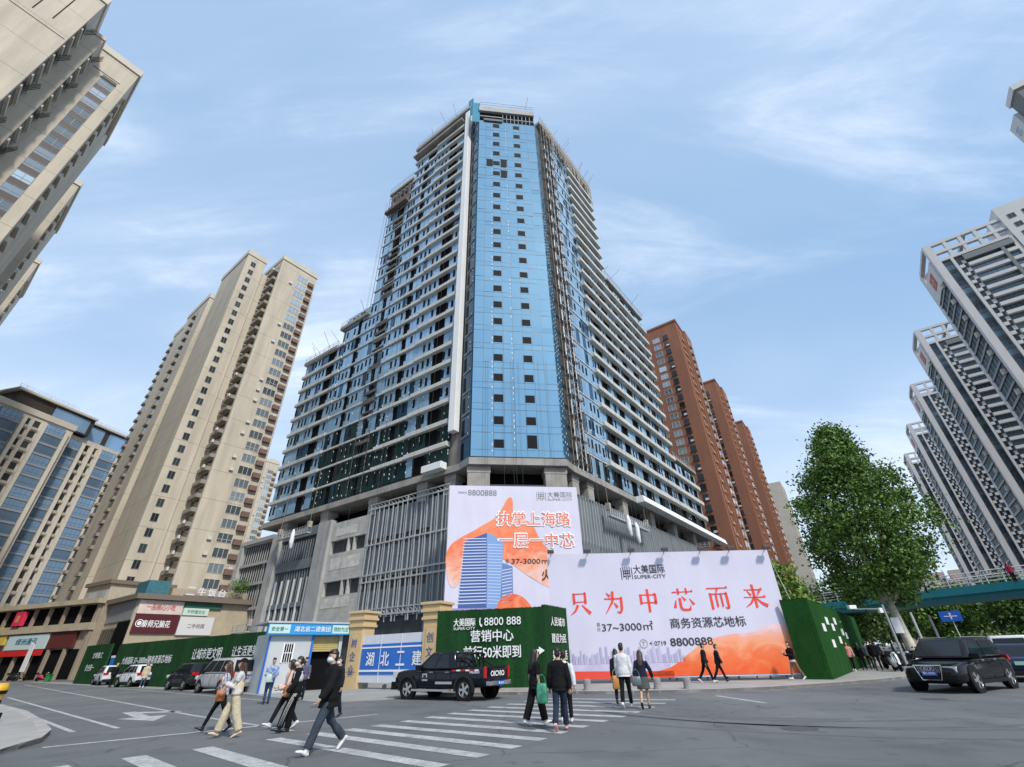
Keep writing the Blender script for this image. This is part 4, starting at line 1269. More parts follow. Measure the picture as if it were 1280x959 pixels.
for i in range(7): b.box(GH, 2.62, 4.28, -.3, -.12, 2.05 + i * .115, 2.15 + i * .115)
b.build('roller_shutter', mat('shutter_yellow', (.45, .36, .14), .6, var=.1), gh)
b = MB(); b.box(GH, 2.52, 2.66, -.1, .05, 0, 2.9); b.box(GH, 0.02, .1, -.1, .04, 0, 2.9); b.build('blue_trim', gblue, gh)
b = MB(); b.box(GH, .95, 1.5, .0, .04, 1.55, 2.45); b.build('window', dark_open, gh)
b = MB()
for i in range(5): b.box(GH, .95 + i * .13, .98 + i * .13, .04, .07, 1.5, 2.5)
b.box(GH, .9, 1.55, .04, .06, 1.98, 2.02); b.box(GH, .9, .95, .0, .06, 1.5, 2.5); b.box(GH, 1.5, 1.55, .0, .06, 1.5, 2.5)
b.build('window_grille', white_metal, gh)
sb = MB(); sb.box(GH, -.25, 4.75, .02, .35, 2.95, 3.55); sb.build('sign_band', mat('sign_cyan', (.02, .28, .62), .5), gh)
b = MB(); b.box(GH, -.2, 1.0, .35, .36, 3.02, 3.48); b.box(GH, 3.6, 4.7, .35, .36, 3.02, 3.48); b.build('pale_sign_panel', mat('sign_pale', (.5, .66, .62), .5), gh)
t1 = text_mb(GH, '湖北省二建集团', 2.35, 3.25, .3, .375, w=2.2, bold=.02)
letters(t1, 'lettering', white_ink, gh, fixn=False)
t1 = text_mb(GH, '安全第一', .4, 3.25, .24, .375, w=.95, bold=.02); text_mb(GH, '预防为主', 4.15, 3.25, .24, .375, w=.95, bold=.02, mb=t1)
letters(t1, 'small_lettering', mat('sign_green_ink', (.03, .25, .22), .6), gh, fixn=False)
b = MB(); b.box(GH, -.35, 4.85, -3.1, .4, 3.56, 3.66); b.build('roof', steel_pale, gh)
# steel shed roof seen through the gate
sd_ = thing('site_shed', 'low blue roofed shed behind the gate, half hidden by the stone pillar', 'shed', (-9, 41, 0))
fs_ = Fr((-13, 41), 100, 1)
b = MB(); b.box(fs_, 0, 8, -3, 0, 0, 2.9); b.build('wall', mat('shed_wall', (.2, .21, .22), .8), sd_)
b = MB(); b.box(fs_, -.3, 8.3, -3.2, .5, 2.92, 3.2); b.build('roof', gblue, sd_)
# ------------------------------------------------------------------ surrounding towers
beige = mat('beige_stone', (0.49, 0.435, 0.345), .8, var=.17, vscale=.6, stretch=(1, 1, .12))
add_lines(beige, 6.2, .1, .55)
beige_pale = mat('beige_pale', (0.54, 0.49, 0.41), .8, var=.10, vscale=.2)
add_lines(beige_pale, 3.1, .05, .75)
brown_panel = mat('brown_panel', (0.040, 0.028, 0.024), .6, var=.15, vscale=1)
brown_box = mat('balcony_brown', (0.17, 0.105, 0.085), .7, var=.2, vscale=1)
win_glass = mat('window_glass', (0.30, 0.36, 0.40), .08, metal=.6, rnd=.6)
win_dark = mat('window_dark', (0.03, 0.037, 0.042), .15, rnd=.6)
frame_white = mat('frame_white', (.6, .6, .58), .5)
frame_grey = mat('frame_grey', (.16, .17, .17), .5)
ac_white = mat('ac_unit_white', (.58, .57, .55), .6)

def win(fr, s0, s1, z0, z1, d=0.0, mull=1, rail=0, fw=.07):
    """a window: glass m0, frame m1"""
    b = MB()
    b.box(fr, s0, s1, d - .05, d + .02, z0, z1, m=0)
    b.box(fr, s0 - fw, s0, d - .05, d + .08, z0 - fw, z1 + fw, m=1); b.box(fr, s1, s1 + fw, d - .05, d + .08, z0 - fw, z1 + fw, m=1)
    b.box(fr, s0, s1, d - .05, d + .08, z1, z1 + fw, m=1); b.box(fr, s0, s1, d - .05, d + .08, z0 - fw, z0, m=1)
    for i in range(mull):
        s = s0 + (s1 - s0) * (i + 1) / (mull + 1)
        b.box(fr, s - .035, s + .035, d + .02, d + .06, z0, z1, m=1)
    if rail:
        z = z0 + (z1 - z0) * .33
        b.box(fr, s0, s1, d + .021, d + .055, z - .03, z + .03, m=1)
    return b
def rect(fr, s0, s1, d0, d1):
    p = [fr.xy(s0, d0), fr.xy(s1, d0), fr.xy(s1, d1), fr.xy(s0, d1)]
    return p

# --- near left street towers: C block with the window column, B and A stepping forward to the left
def near_left_tower(o, label, H_=100.0):
    f = Fr(o, 217, -1)                       # s runs left along the end wall, d outward towards the camera side
    t = thing('apartment_tower', label, 'apartment block', (o[0], o[1], 0), group='beige towers along the left street')
    b = MB()
    b.prism(rect(f, 0, 6.3, -22, 0), 0, H_)
    b.prism(rect(f, 5.6, 7.6, -22, 3.9), 0, H_ - 2.5)
    b.prism(rect(f, 7.5, 30, -22, 8.7), 0, H_)
    b.build('wall', beige, t)
    b = MB()
    b.box(f, -.25, 6.0, -22.2, .25, H_, H_ + 1.6); b.box(f, 5.5, 7.7, 0, 4.1, H_ - 2.5, H_ - 1.7); b.box(f, 7.3, 30, -22, 8.95, H_, H_ + 1.6)
    b.box(f, -.45, 0, -14, -3.0, H_ - 4.8, H_ - 4.4)
    b.build('parapet', beige_pale, t)
    wins, pans, bal = [], [], []
    for k in range(32):
        z = 3 + k * 3.05
        if z > H_ - 8: break
        wins.append(win(f, 1.5, 3.5, z, z + 1.7, 0, 1, 1))
        p = MB(); p.box(f, 1.45, 3.55, -.03, .06, z + 1.75, z + 2.95); pans.append(p)
        for (fr2, s0, s1, d) in ((Fr(f.xy(7.5, 8.7), 127 + 180, 1), .6, 4.2, 0), (Fr(f.xy(5.6, 3.9), 127 + 180, 1), .4, 3.4, 0)):
            q = MB(); q.box(fr2, s0, s1, -.3, .03, z, z + 2.2, m=0); q.box(fr2, s0 - .2, s1 + .2, .0, .26, z - .45, z + .05, m=1); bal.append(q)
        fs = Fr(f.xy(0, 0), 127 + 180, 1)
        q = MB(); q.box(fs, 1.7, 4.6, -.3, .03, z, z + 2.3, m=0); q.box(fs, 1.5, 4.8, 0, .4, z - .6, z + .3, m=1); bal.append(q)
    capped(wins, 'window', [win_glass, frame_grey], t, cap=40)
    capped(pans, 'spandrel_panel', brown_panel, t, cap=40)
    capped(bal, 'balcony', [win_dark, beige_pale], t, cap=90)
    g2 = MB()
    for i in range(9):
        g2.box(f, 10 + i * 2.05, 10.14 + i * 2.05, 8.7, 8.73, H_ - 11.5 - (i % 2) * .8, H_ - 2.6)
    g2.box(f, 1.2, 5.2, .0, .03, H_ - 5.3, H_ - 5.15); g2.box(f, 1.4, 3.7, 0, .1, H_ - 6.6, H_ - 6.35)
    g2.box(f, 7.7, 30, 8.7, 8.74, H_ - 14, H_ - 13.9)
    g2.build('wall_groove', dark_open, t)
    pb = MB()
    for k in range(10):
        z = 10 + k * 9.3
        for fr2, s in ((Fr(f.xy(7.5, 8.7), 307, 1), 2.2), (Fr(f.xy(5.6, 3.9), 307, 1), 1.6)):
            for e in range(4):
                pb.bar(fr2.pt(s + e * .35, z, .1), fr2.pt(s + e * .35 + .1, z + 2.2, 1.0), .12)
    pb.build('louvre_fin', brown_panel, t)
    return t
near_left_tower((-71.3, 42.0), 'nearest beige stone tower looming into the upper left corner of the photo')
near_left_tower((-102.4, 65.0), 'second beige tower on the left street, peeping out behind the nearest one')
near_left_tower((-134.0, 88.6), 'third and lowest showing beige tower on the left street, furthest along the row')

# --- big beige tower on the left: wing A (windows and brown balcony boxes), wing B (small windows), copies behind
def beige_tower(o, label, H_=100.0, small=True, group='beige towers behind the shops', back=-22):
    f = Fr(o, 217, -1)
    t = thing('apartment_tower', label, 'apartment block', (o[0], o[1], 0), group=group)
    b = MB()
    b.prism(rect(f, 0, 10.5, -14, 0), 0, H_); b.prism(rect(f, 10.4, 13.0, -14, -5.6), 0, H_ - 4)
    b.prism(rect(f, 12.9, 17.8, back, -5.1), 0, H_ - .6)
    b.build('wall', beige, t)
    b = MB()
    b.box(f, -.2, 10.7, -14, .22, H_, H_ + 1.5); b.box(f, 1.0, 5.0, -13, -.5, H_ + 1.5, H_ + 2.6); b.box(f, 12.7, 18.0, back - .1, -4.9, H_ - .6, H_ + 1.2)
    b.build('parapet', beige_pale, t)
    side = Fr(f.xy(10.5, 0), 307, -1)          # south-west side of wing A
    side2 = Fr(f.xy(17.8, -5.1), 307, -1)
    wins, boxes, smalls, bal = [], [], [], []
    q = random.Random(int(-o[0] * 10))
    for k in range(33):
        z = 2.4 + k * 2.95
        if z > H_ - 4: break
        wins.append(win(f, 2.4, 5.3, z, z + 1.75, 0, 2, q.random() < .4, .045))
        b = MB(); b.box(f, .55, 2.2, 0, .75, z - .25, z + .85, m=0)
        b.box(f, .6, .66, .7, .75, z + .85, z + 1.1, m=0); b.box(f, 2.1, 2.16, .7, .75, z + .85, z + 1.1, m=0)
        if q.random() < .3: b.box(f, .8, 1.6, .1, .45, z + .86, z + 1.4, m=1)
        boxes.append(b)
        if small:
            smalls.append(win(f, 15.3, 16.4, z + .1, z + 1.6, -5.1, 1, 0, .06))
        b = MB()
        b.box(side, .8, 4.9, -.25, .02, z, z + 2.0, m=0); b.box(side, .6, 5.0, 0, 1.0, z - .75, z + .1, m=1)
        if q.random() < .35: b.box(side, 1.2, 2.0, 1.0, 1.35, z - .2, z + .45, m=2)
        bal.append(b)
        if not small:
            b = MB(); b.box(side2, 6.6, 9.0, -.2, .02, z, z + 1.9, m=0); b.box(side2, 6.4, 9.2, 0, .6, z - .7, z + .1, m=1); bal.append(b)
    capped(wins, 'window', [win_glass, frame_white], t, cap=40)
    if smalls: capped(smalls, 'small_window', [win_dark, frame_grey], t, cap=40)
    capped(boxes, 'balcony_box', [brown_box, ac_white], t, cap=40)
    capped(bal, 'balcony', [win_dark, mat('balcony_slab', (.27, .24, .20), .8), ac_white], t, cap=70)
    acs = []
    for k in range(33):
        z = 2.4 + k * 2.95
        if z < H_ - 5 and q.random() < .45:
            s = 6.2 + q.uniform(-.3, .5)
            b = MB(); b.box(f, s, s + .8, .05, .42, z + .1, z + .7); b.box(f, s + .1, s + .14, .0, .06, z - .1, z + .1); acs.append(b)
    capped(acs, 'air_conditioner', ac_white, t, cap=20)
    g2 = MB()
    for s in (.08, 10.1): g2.box(f, s, s + .22, .0, .07, 0, H_ - 1)
    g2.box(f, 12.98, 13.3, -5.1, -5.0, 0, H_ - 4)
    g2.build('corner_strip', beige_pale, t)
    dp = MB(); dp.bar(f.pt(-.03, 3, -.6), f.pt(-.03, H_ - 6, -.6), .5)
    dp.build('drain_pipe', brown_panel, t)
    return t
beige_tower((-58.7, 98.6), 'tall beige tower with a column of brown balcony boxes left of the glass tower', 101)
beige_tower((-79.9, 115.7), 'beige tower showing a broad blank side wall, behind the tall balcony box tower', 101, small=False)
beige_tower((-96.5, 129.6), 'leftmost beige tower of the staggered trio, showing a narrow strip of windows', 101, small=False, back=-15)
beige_tower((-133.4, 238), 'distant beige tower between the balcony box tower and the unfinished podium', 97, group='beige towers behind the shops')

# --- blue glazed residential block far left
bgf = Fr((-131.4, 116.2), 13, 1)
bt = thing('glazed_apartment_block', 'beige and blue glazed apartment block with a penthouse at the left edge', 'apartment block', bgf.pt(10, 0, -8))
ZB = 60.0
b = MB()
b.prism(rect(bgf, 0, 19.5, -16, 0)[::-1], 0, ZB); b.prism(rect(bgf, -19, .2, -16, 4.2)[::-1], 0, ZB + 1.0)
b.build('wall', beige_pale, bt)
bl = mat('bay_glass_blue', (0.19, 0.31, 0.47), .1, metal=.3, rnd=.4)
b = MB()
b.prism(rect(bgf, 6, 18.5, -15, -1.6)[::-1], ZB, ZB + 6.2); b.prism(rect(bgf, -14, 5.8, -15, 1.4)[::-1], ZB + 1, ZB + 6.2)
b.build('penthouse', brown_panel, bt)
b = MB()
b.box(bgf, 6.4, 11.5, -1.58, -1.5, ZB + .4, ZB + 5.6); b.box(bgf, 13.0, 18.2, -1.58, -1.5, ZB + .4, ZB + 5.6); b.box(bgf, -5, 4.6, 1.42, 1.5, ZB + 1.4, ZB + 5.6)
b.build('penthouse_glass', bl, bt)
b = MB(); b.prism(rect(bgf, 5.4, 19.2, -15.6, -.8)[::-1], ZB + 6.2, ZB + 6.8); b.prism(rect(bgf, -15, 5.9, -15.6, 2.2)[::-1], ZB + 6.2, ZB + 6.8)
b.box(bgf, 0, 19.7, -.6, .25, ZB - .9, ZB + .5); b.box(bgf, -19, .4, 3.8, 4.5, ZB, ZB + 1.6)
b.build('roof', beige_pale, bt)
b = MB(); roof_rail(b, bgf, -15, 0, ZB + 6.8, 1.8, 1.1, 1.4, 0); roof_rail(b, bgf, .5, 19, ZB + 6.8, -1.2, .9, 1.4, 0)
b.build('roof_rail', frame_white, bt)
wins = []; bal = []
for k in range(20):
    z = 1.0 + k * 2.95
    for fr_s, d in (((1.6, 5.6), 0), ((11.6, 16.0), 0), ((-6.6, -2.0), 4.2), ((-17, -12.5), 4.2)):
        w = win(bgf, fr_s[0], fr_s[1], z, z + 2.2, d + .5, 3, 1, .06)
        w.box(bgf, fr_s[0], fr_s[1], d, d + .44, z - .1, z + 2.3, m=1)
        w.box(bgf, fr_s[0] - .1, fr_s[1] + .1, d, d + .62, z - .62, z - .1, m=2)
        wins.append(w)
    for s0, s1, d in ((7.0, 8.2, 0), (9.2, 10.4, 0), (17.4, 18.6, 0), (-9.2, -7.8, 4.2), (-11.6, -10.2, 4.2)):
        b = MB(); b.box(bgf, s0, s1, d - .1, d + .03, z + .1, z + 1.9, m=0); b.box(bgf, s0, s1, d, d + .4, z - .7, z, m=1); bal.append(b)
capped(wins, 'bay_window', [bl, frame_grey, mat('bay_sill', (.28, .31, .36), .5)], bt, cap=90)
capped(bal, 'window', [win_dark, mat('bay_infill', (.45, .41, .34), .8)], bt, cap=90)
b = MB()
for s, d in ((.0, .0), (5.9, 0), (8.4, 0), (10.7, 0), (16.3, 0), (19.0, 0), (-1.7, 4.2), (-7.4, 4.2), (-12.1, 4.2)):
    b.box(bgf, s, s + .8, d, d + .85, 0, ZB - 1)
b.build('wall_fin', mat('cream_fin', (.62, .57, .49), .8, var=.08), bt)

# --- orange brick towers on the right of the unfinished tower
orange = mat('orange_brick', (0.265, 0.11, 0.063), .85, var=.14, vscale=.4, stretch=(1, 1, .3))
add_lines(orange, 3.0, .04, .85)
def orange_tower(o, label, H_=99.5, proto=None):
    f = Fr(o, 307, -1)                       # front wall: s runs left from the corner
    sd = Fr(o, 35, 1)                        # right side wall: s runs away
    t = thing('brick_tower', label, 'apartment block', (o[0], o[1], 0), group='orange brick towers in a row')
    b = MB()
    b.prism([f.xy(0, 0), sd.xy(7.5, 0), sd.xy(7.5, 1.0), sd.xy(15, 1.0), sd.xy(15, -14), f.xy(13, 0)], 0, H_)
    b.build('wall', orange, t)
    b = MB(); b.box(f, -.2, 13, -.6, .2, H_, H_ + .8); b.box(sd, -.2, 15.2, -.6, .25, H_, H_ + .8); b.build('parapet', orange, t)
    wins, rec_, arch, tiny = [], [], [], []
    for k in range(33):
        z = 1.6 + k * 2.97
        if z > H_ - 3: break
        wins.append(win(f, 6.6, 8.9, z, z + 1.75, 0, 1, 1, .07))
        b = MB(); b.box(f, 3.6, 5.3, -.6, .02, z, z + 1.9, m=0); b.box(f, 3.5, 5.4, 0, .3, z - .15, z + .1, m=1); b.box(f, 3.7, 4.6, .05, .3, z + .1, z + .7, m=2) if k % 3 == 0 else None; rec_.append(b)
        tiny.append(win(f, 10.6, 11.3, z + .4, z + 1.5, 0, 0, 0, .06))
        for s in (2.6,):
            b = MB()
            pts = [(s, z), (s + 2.2, z), (s + 2.2, z + 1.5), (s + 1.9, z + 1.95), (s + 1.1, z + 2.15), (s + .3, z + 1.95), (s, z + 1.5)]
            b.quad(*[sd.pt(a, c, .05) for a, c in pts], m=0)
            b.box(sd, s - .15, s + 2.35, .0, .5, z - .75, z - .05, m=1)
            b.box(sd, s + 1.05, s + 1.15, .05, .1, z, z + 2.1, m=2)
            arch.append(b)
        b = MB(); b.box(sd, 8.4, 10.4, 1.0, 1.05, z, z + 1.7, m=0); b.box(sd, 8.2, 10.6, 1.0, 1.6, z - .8, z - .05, m=1); b.box(sd, 11.6, 13.4, 1.0, 1.05, z, z + 1.7, m=0); arch.append(b)
    capped(wins, 'window', [win_glass, frame_white], t, cap=36)
    capped(rec_, 'recess_window', [win_dark, brown_panel, ac_white], t, cap=36)
    capped(tiny, 'small_window', [win_glass, frame_white], t, cap=36)
    capped(arch, 'bay_window', [win_glass, mat('bay_tan', (.40, .27, .17), .8), frame_white], t, cap=70)
    b = MB()
    b.box(sd, 5.6, 6.2, 0, .9, 0, H_ - 2); b.box(sd, 1.6, 1.95, 0, .35, 0, H_ - 2)
    b.build('bay_pier', mat('bay_brick', (.31, .13, .075), .85, var=.1), t)
    return t
orange_tower((57.2, 121.8), 'nearest and tallest looking orange brick tower beside the unfinished tower')
orange_tower((86.3, 162.5), 'middle orange brick tower, partly hidden by the nearest one')
orange_tower((115.5, 203.6), 'farthest orange brick tower of the row')
pf = Fr((150, 246), 307, -1); ps = Fr((150, 246), 35, 1)
pt_ = thing('pale_tower', 'pale beige tower peeping out behind the farthest orange tower', 'apartment block', (150, 246, 0))
b = MB(); b.prism([pf.xy(0, 0), ps.xy(16, 0), ps.xy(16, -14), pf.xy(14, 0)], 0, 82); b.build('wall', beige_pale, pt_)
wins = []
for k in range(26):
    for s in (3, 9): wins.append(win(ps, s, s + 2, 3 + k * 3, 4.7 + k * 3, 0, 1))
capped(wins, 'window', [win_dark, frame_grey], pt_, cap=52)

# --- white and grey towers on the right, seen along the side street
wt_wall = mat('white_render', (0.56, 0.555, 0.54), .75, var=.06, vscale=.2)
wt_col = mat('pale_column', (0.56, 0.54, 0.53), .7, var=.05, vscale=.2)
wt_dark = mat('facade_dark', (0.07, 0.08, 0.09), .3, metal=.2, rnd=.4)
wt_glass = mat('facade_glass', (0.10, 0.145, 0.175), .1, metal=.4, rnd=.6)
def right_tower(o, label, H_=105.0):
    e = Fr(o, 36, -1)                        # end wall faces the street (north-west), s runs away
    f = Fr(o, 126, 1)                        # broad wall faces the camera, s runs right
    t = thing('white_tower', label, 'apartment block', (o[0], o[1], 0), group='white and grey towers on the right')
    ZR = H_ - 7.0
    b = MB(); b.prism([f.xy(.3, -.5), f.xy(34, -.5), f.xy(34, -16.5), f.xy(.3, -16.5)], 0, ZR); b.build('inner_wall', wt_dark, t)
    b = MB()
    b.box(f, 0, 1.7, -1.5, .25, 0, H_); b.box(f, .05, 1.6, -17.2, -14.6, 0, H_)
    b.build('corner_column', wt_col, t)
    b = MB()
    b.box(e, 1.3, 15, .0, .32, H_ - 13, H_ - 5)            # blank panel with the red sign
    for z in (H_ - .9, H_ - 4.2, ZR - .2):
        b.box(f, 1.7, 17.6, -.9, .2, z, z + .9)
        b.box(e, 1.4, 14.7, -.9, .2, z, z + .9) if z > H_ - 2 else None
    for s in (4.4, 7.8, 11.2, 14.4): b.box(f, s, s + .8, -.8, .15, ZR, H_)
    b.box(f, 3.65, 4.3, -.4, .32, 0, ZR); b.box(f, 16.4, 17.2, -.4, .3, 0, ZR)
    b.box(f, 17.4, 34, -12, .5, ZR - 8, H_ + 3.5); b.box(f, 26.5, 34, -1, .5, 0, ZR - 8)
    b.box(f, 1.7, 17.6, -15.0, -14.0, H_ - .9, H_); b.box(f, 9, 9.9, -14.2, -.9, H_ - .9, H_)
    b.build('white_frame', wt_wall, t)
    b = MB(); b.box(e, 4.8, 9.8, .33, .42, H_ - 10.6, H_ - 6.6, m=0)
    b.box(e, 5.6, 9.0, .43, .45, H_ - 9.0, H_ - 8.3, m=1); b.box(e, 6.9, 7.6, .43, .45, H_ - 10.2, H_ - 7.2, m=1)
    b.build('red_sign', [mat('sign_red_brick', (.42, .10, .055), .7), mat('sign_faded', (.55, .25, .18), .7)], t)
    ribs_, whites, chk, ends = [], [], [], []
    for k in range(34):
        z = 1.2 + k * 3.0
        if z > ZR - 3: break
        b = MB(); b.box(f, 1.9, 3.6, -.5, -.3, z, z + 1.7, m=0); b.box(f, 1.9, 3.6, -.5, -.22, z + 1.75, z + 2.95, m=1); b.box(f, 2.7, 2.78, -.3, -.24, z, z + 1.7, m=2); ribs_.append(b)
        b = MB(); b.box(f, 6.3, 13.4, -.5, -.42, z, z + 1.9, m=0)
        for s in (7.2, 8.2, 9.2, 10.3, 11.4, 12.4): b.box(f, s, s + .07, -.42, -.36, z, z + 1.9, m=2)
        b.box(f, 14.4, 16.3, -.5, -.42, z, z + 1.9, m=0); b.box(f, 17.4, 22, -.5, -.42, z, z + 1.9, m=0) if k < 30 else None; ribs_.append(b)
        b = MB(); b.box(f, 6.2, 13.5, -.5, .55, z - 1.05, z - .02); b.box(f, 14.3, 16.4, -.5, .5, z - 1.05, z - .02)
        if z < ZR - 9: b.box(f, 17.2, 26.4, -.5, .5, z - 1.05, z - .02)
        whites.append(b)
        b = MB(); b.box(f, 4.35, 5.35, -.5, .35, z - .9, z + .1, m=0); b.box(f, 5.35, 6.15, -.5, .1, z + .4, z + 1.6, m=0); b.box(f, 4.5, 5.2, -.4, -.1, z + .3, z + 1.6, m=1); chk.append(b)
        b = MB(); b.box(e, 1.6, 14.5, -.5, .0, z, z + 2.2, m=0); b.box(e, 1.6, 14.5, -.5, .25, z - .7, z - .05, m=1)
        if k % 2 == 0:
            b.box(e, 2.4, 3.4, .0, .8, z - .6, z + .9, m=2)
        for s in (5, 8, 11): b.box(e, s, s + .12, 0, .06, z, z + 2.2, m=2)
        ends.append(b)
    capped(ribs_, 'window', [wt_glass, wt_dark, frame_grey], t, cap=68)
    capped(whites, 'balcony_ledge', wt_wall, t, cap=34)
    capped(chk, 'air_conditioner_ledge', [wt_wall, wt_dark], t, cap=34)
    capped(ends, 'end_window', [mat('end_glass', (.03, .055, .065), .55, spec=.1, rnd=.4), frame_grey, beige_pale], t, cap=34)
    b = MB(); b.box(f, 13.5, 14.2, -.5, .6, 0, ZR - 2); b.box(f, 6.1, 16.5, -.3, .65, ZR - 2.6, ZR - .8); b.build('dark_frame', frame_grey, t)
    pw_ = []
    for k in range(3):
        for s in (19, 22, 25, 28): pw_.append(win(f, s, s + 1.4, H_ - 8.5 + k * 3.4, H_ - 7 + k * 3.4, .5, 1))
    capped(pw_, 'small_window', [win_dark, frame_grey], t, cap=12)
    return t
for i, (o, lab) in enumerate((((126.5, 96.5), 'nearest white and grey tower on the right, red sign near its top'),
                              ((156.2, 139.0), 'second white and grey tower of the right hand row'),
                              ((185.8, 180.5), 'third white and grey tower of the right hand row, between its second and fourth'),
                              ((216.6, 224.2), 'fourth white and grey tower of the right hand row'),
                              ((248.0, 268.6), 'farthest white and grey tower, its foot behind the big round tree'))):
    right_tower(o, lab)
# a corner of one more block at the upper right
nf = Fr((114.6, 52.6), 126, 1); ne = Fr((114.6, 52.6), 36, -1)
nr = thing('grey_tower', 'top corner of a grey tower cut off by the right edge of the photo', 'apartment block', nf.pt(8, 0, -6))
b = MB(); b.prism([nf.xy(0, 0), nf.xy(20, 0), nf.xy(20, -4.5), nf.xy(0, -4.5)], 0, 107); b.build('wall', mat('grey_render', (.15, .16, .15), .8, var=.1), nr)
b = MB(); b.prism([nf.xy(-.8, -4.4), nf.xy(20, -4.4), nf.xy(20, -9), nf.xy(-.8, -9)], 0, 104.5)
b.box(nf, -.3, 20, -4.9, .3, 107, 108.6); b.build('pale_wall', wt_wall, nr)
wins = []
for k in range(30):
    z = 100.6 - k * 3.1
    wins.append(win(ne, 6.3, 7.8, z, z + 1.7, .8, 1)); wins.append(win(nf, 3, 6, z - 1, z + 1.2, .0, 1)); wins.append(win(nf, 9, 12, z - 1, z + 1.2, .0, 1))
capped(wins, 'window', [mat('window_sky', (.25, .36, .45), .08, metal=.6), frame_white], nr, cap=60)
# far pinkish blocks low on the horizon
for (x, y, w, d, h, lab) in ((398, 498, 30, 20, 62, 'far pinkish block low on the horizon, its roofline the highest'), (420, 478, 26, 20, 55, 'far pale block low on the horizon, touching the row of white towers'), (372, 518, 22, 20, 50, 'far low block on the horizon just beside the round tree')):
    t = thing('distant_block', lab, 'building', (x, y, 0), group='far blocks on the horizon')
    ff = Fr((x, y), 128, 1)
    b = MB(); b.prism(rect(ff, 0, w, 0, -d), 0, h); b.build('wall', mat('far_pink', (.40, .31, .27), .85, var=.1, vscale=.1), t)
    b = MB(); b.prism(rect(ff, 4, w * .6, -3, -d + 3), h, h + 8); b.build('roof_house', mat('far_pink', (.4, .31, .27)), t)
    wins = []
    for k in range(10):
        b = MB()
        for s in range(3, int(w) - 3, 5): b.box(ff, s, s + 2.4, 0, .1, h - 4 - k * 4, h - 2.2 - k * 4)
        wins.append(b)
    capped(wins, 'window', win_dark, t, cap=10)

# ------------------------------------------------------------------ the low shops on the left
K = (-56.0, 72.0)
CF = Fr(K, 37, 1)          # signs face the site
CS = Fr(K, 307, -1)        # grey side faces the left street
shop_beige = mat('shop_beige', (.40, .34, .24), .8, var=.15, vscale=.5)
cm = thing('shop_building', 'low beige shop building covered in signboards below the beige towers', 'shop', (K[0], K[1], 0))
b = MB(); b.prism([CF.xy(0, 0), CF.xy(28, 0), CF.xy(28, -14), CS.xy(16, 0)], 0, 10.0); b.build('wall', shop_beige, cm)
b = MB(); b.prism([CF.xy(-.6, .9), CF.xy(28, .9), CF.xy(28, -12), CS.xy(16.5, .9)], 10.0, 10.7); b.build('roof', mat('shop_roof', (.18, .14, .11), .8), cm)
b = MB(); b.prism([CF.xy(4.5, -2), CF.xy(28, -2), CF.xy(28, -10), CF.xy(4.5, -10)], 10.7, 12.0); b.build('roof_parapet', shop_beige, cm)
b = MB(); b.box(CS, .2, 15.5, .0, .12, 7.3, 9.9); b.build('grey_fascia', mat('grey_fascia', (.25, .25, .25), .7), cm)
b = MB(); b.box(CS, .2, 5.5, .0, .08, 0, 7.2); b.build('dark_shopfront', dark_in, cm)
b = MB()
for i in range(8):
    b.box(CS, 5.8 + i * 1.2, 6.6 + i * 1.2, 0, .08, 2.5, 6.5)
b.build('shop_window', win_dark, cm)
def sign(fr, s0, s1, z0, z1, d, m, txt, inkm, lab, h=None, w=None, root=None, bold=.03, dz=0):
    t = thing('shop_sign', lab, 'sign', fr.pt((s0 + s1) / 2, z0, d))
    b = MB(); b.box(fr, s0, s1, .02, d, z0, z1); b.build('board', m, t)
    if txt:
        h = h or (z1 - z0) * .45
        text_mb(fr, txt, (s0 + s1) / 2, (z0 + z1) / 2 + dz, h, d + .03, w=w, bold=bold).build('lettering', inkm, t, fixn=False)
    return t
maroon = mat('sign_maroon', (.085, .008, .014), .5)
t = sign(CF, .3, 6.0, 5.6, 8.0, .3, maroon, '秦师兄脑花', white_ink, 'dark maroon shop sign with white characters and a round crest', h=.95, w=3.6)
b = MB(); N = 20
for i in range(N):
    a0, a1 = 2 * math.pi * i / N, 2 * math.pi * (i + 1) / N
    b.quad(*[CF.pt(1.0 + r * math.cos(a), 6.85 + r * math.sin(a), .34) for r, a in ((.5, a0), (.5, a1), (.4, a1), (.4, a0))])
b.quad(*[CF.pt(1.0 + .28 * math.cos(i * .63), 6.85 + .28 * math.sin(i * .63), .34) for i in range(10)])
b.build('crest', white_ink, t)
sign(CF, .2, 6.0, 8.1, 9.9, .3, mat('sign_pink', (.62, .50, .46), .6, var=.15, vscale=.8), '一品核心小吃', mat('sign_pink_ink', (.5, .08, .07), .6), 'faded pinkish white sign above the maroon sign', h=.8, w=3.8)
sign(CF, 6.2, 9.8, 8.1, 9.1, .3, mat('sign_mint', (.55, .66, .60), .6), '干杯酒文化', mat('sign_mint_ink', (.1, .25, .18), .6), 'pale mint sign with a dark green strip, right of the pinkish sign', h=.5, w=2.6)
b = MB(); b.box(CF, 6.2, 11.6, .02, .31, 9.12, 9.9); b.build('green_fascia', mat('fascia_green', (.02, .11, .06), .6), cm)
sign(CF, 6.1, 11.0, 5.4, 7.9, .3, mat('sign_white', (.62, .61, .60), .6), '二手校园', grey_ink, 'white shop sign with grey characters, right of the maroon sign', h=.6, w=2.4)
rl = thing('roof_letters', 'white characters standing on the roof edge of the shop building', 'sign', CF.pt(8, 10.8, .5))
for i, ch in enumerate('二牛饭台'):
    text_mb(CF, ch, 6.2 + i * 1.55, 11.45, 1.15, .8, w=1.15, bold=.05).build('lettering', mat('roof_letter', (.7, .7, .78), .5), rl, fixn=False)
b = MB(); b.box(CF, 5.4, 12, .4, .5, 10.72, 10.95)
b.build('rail', frame_grey, rl)
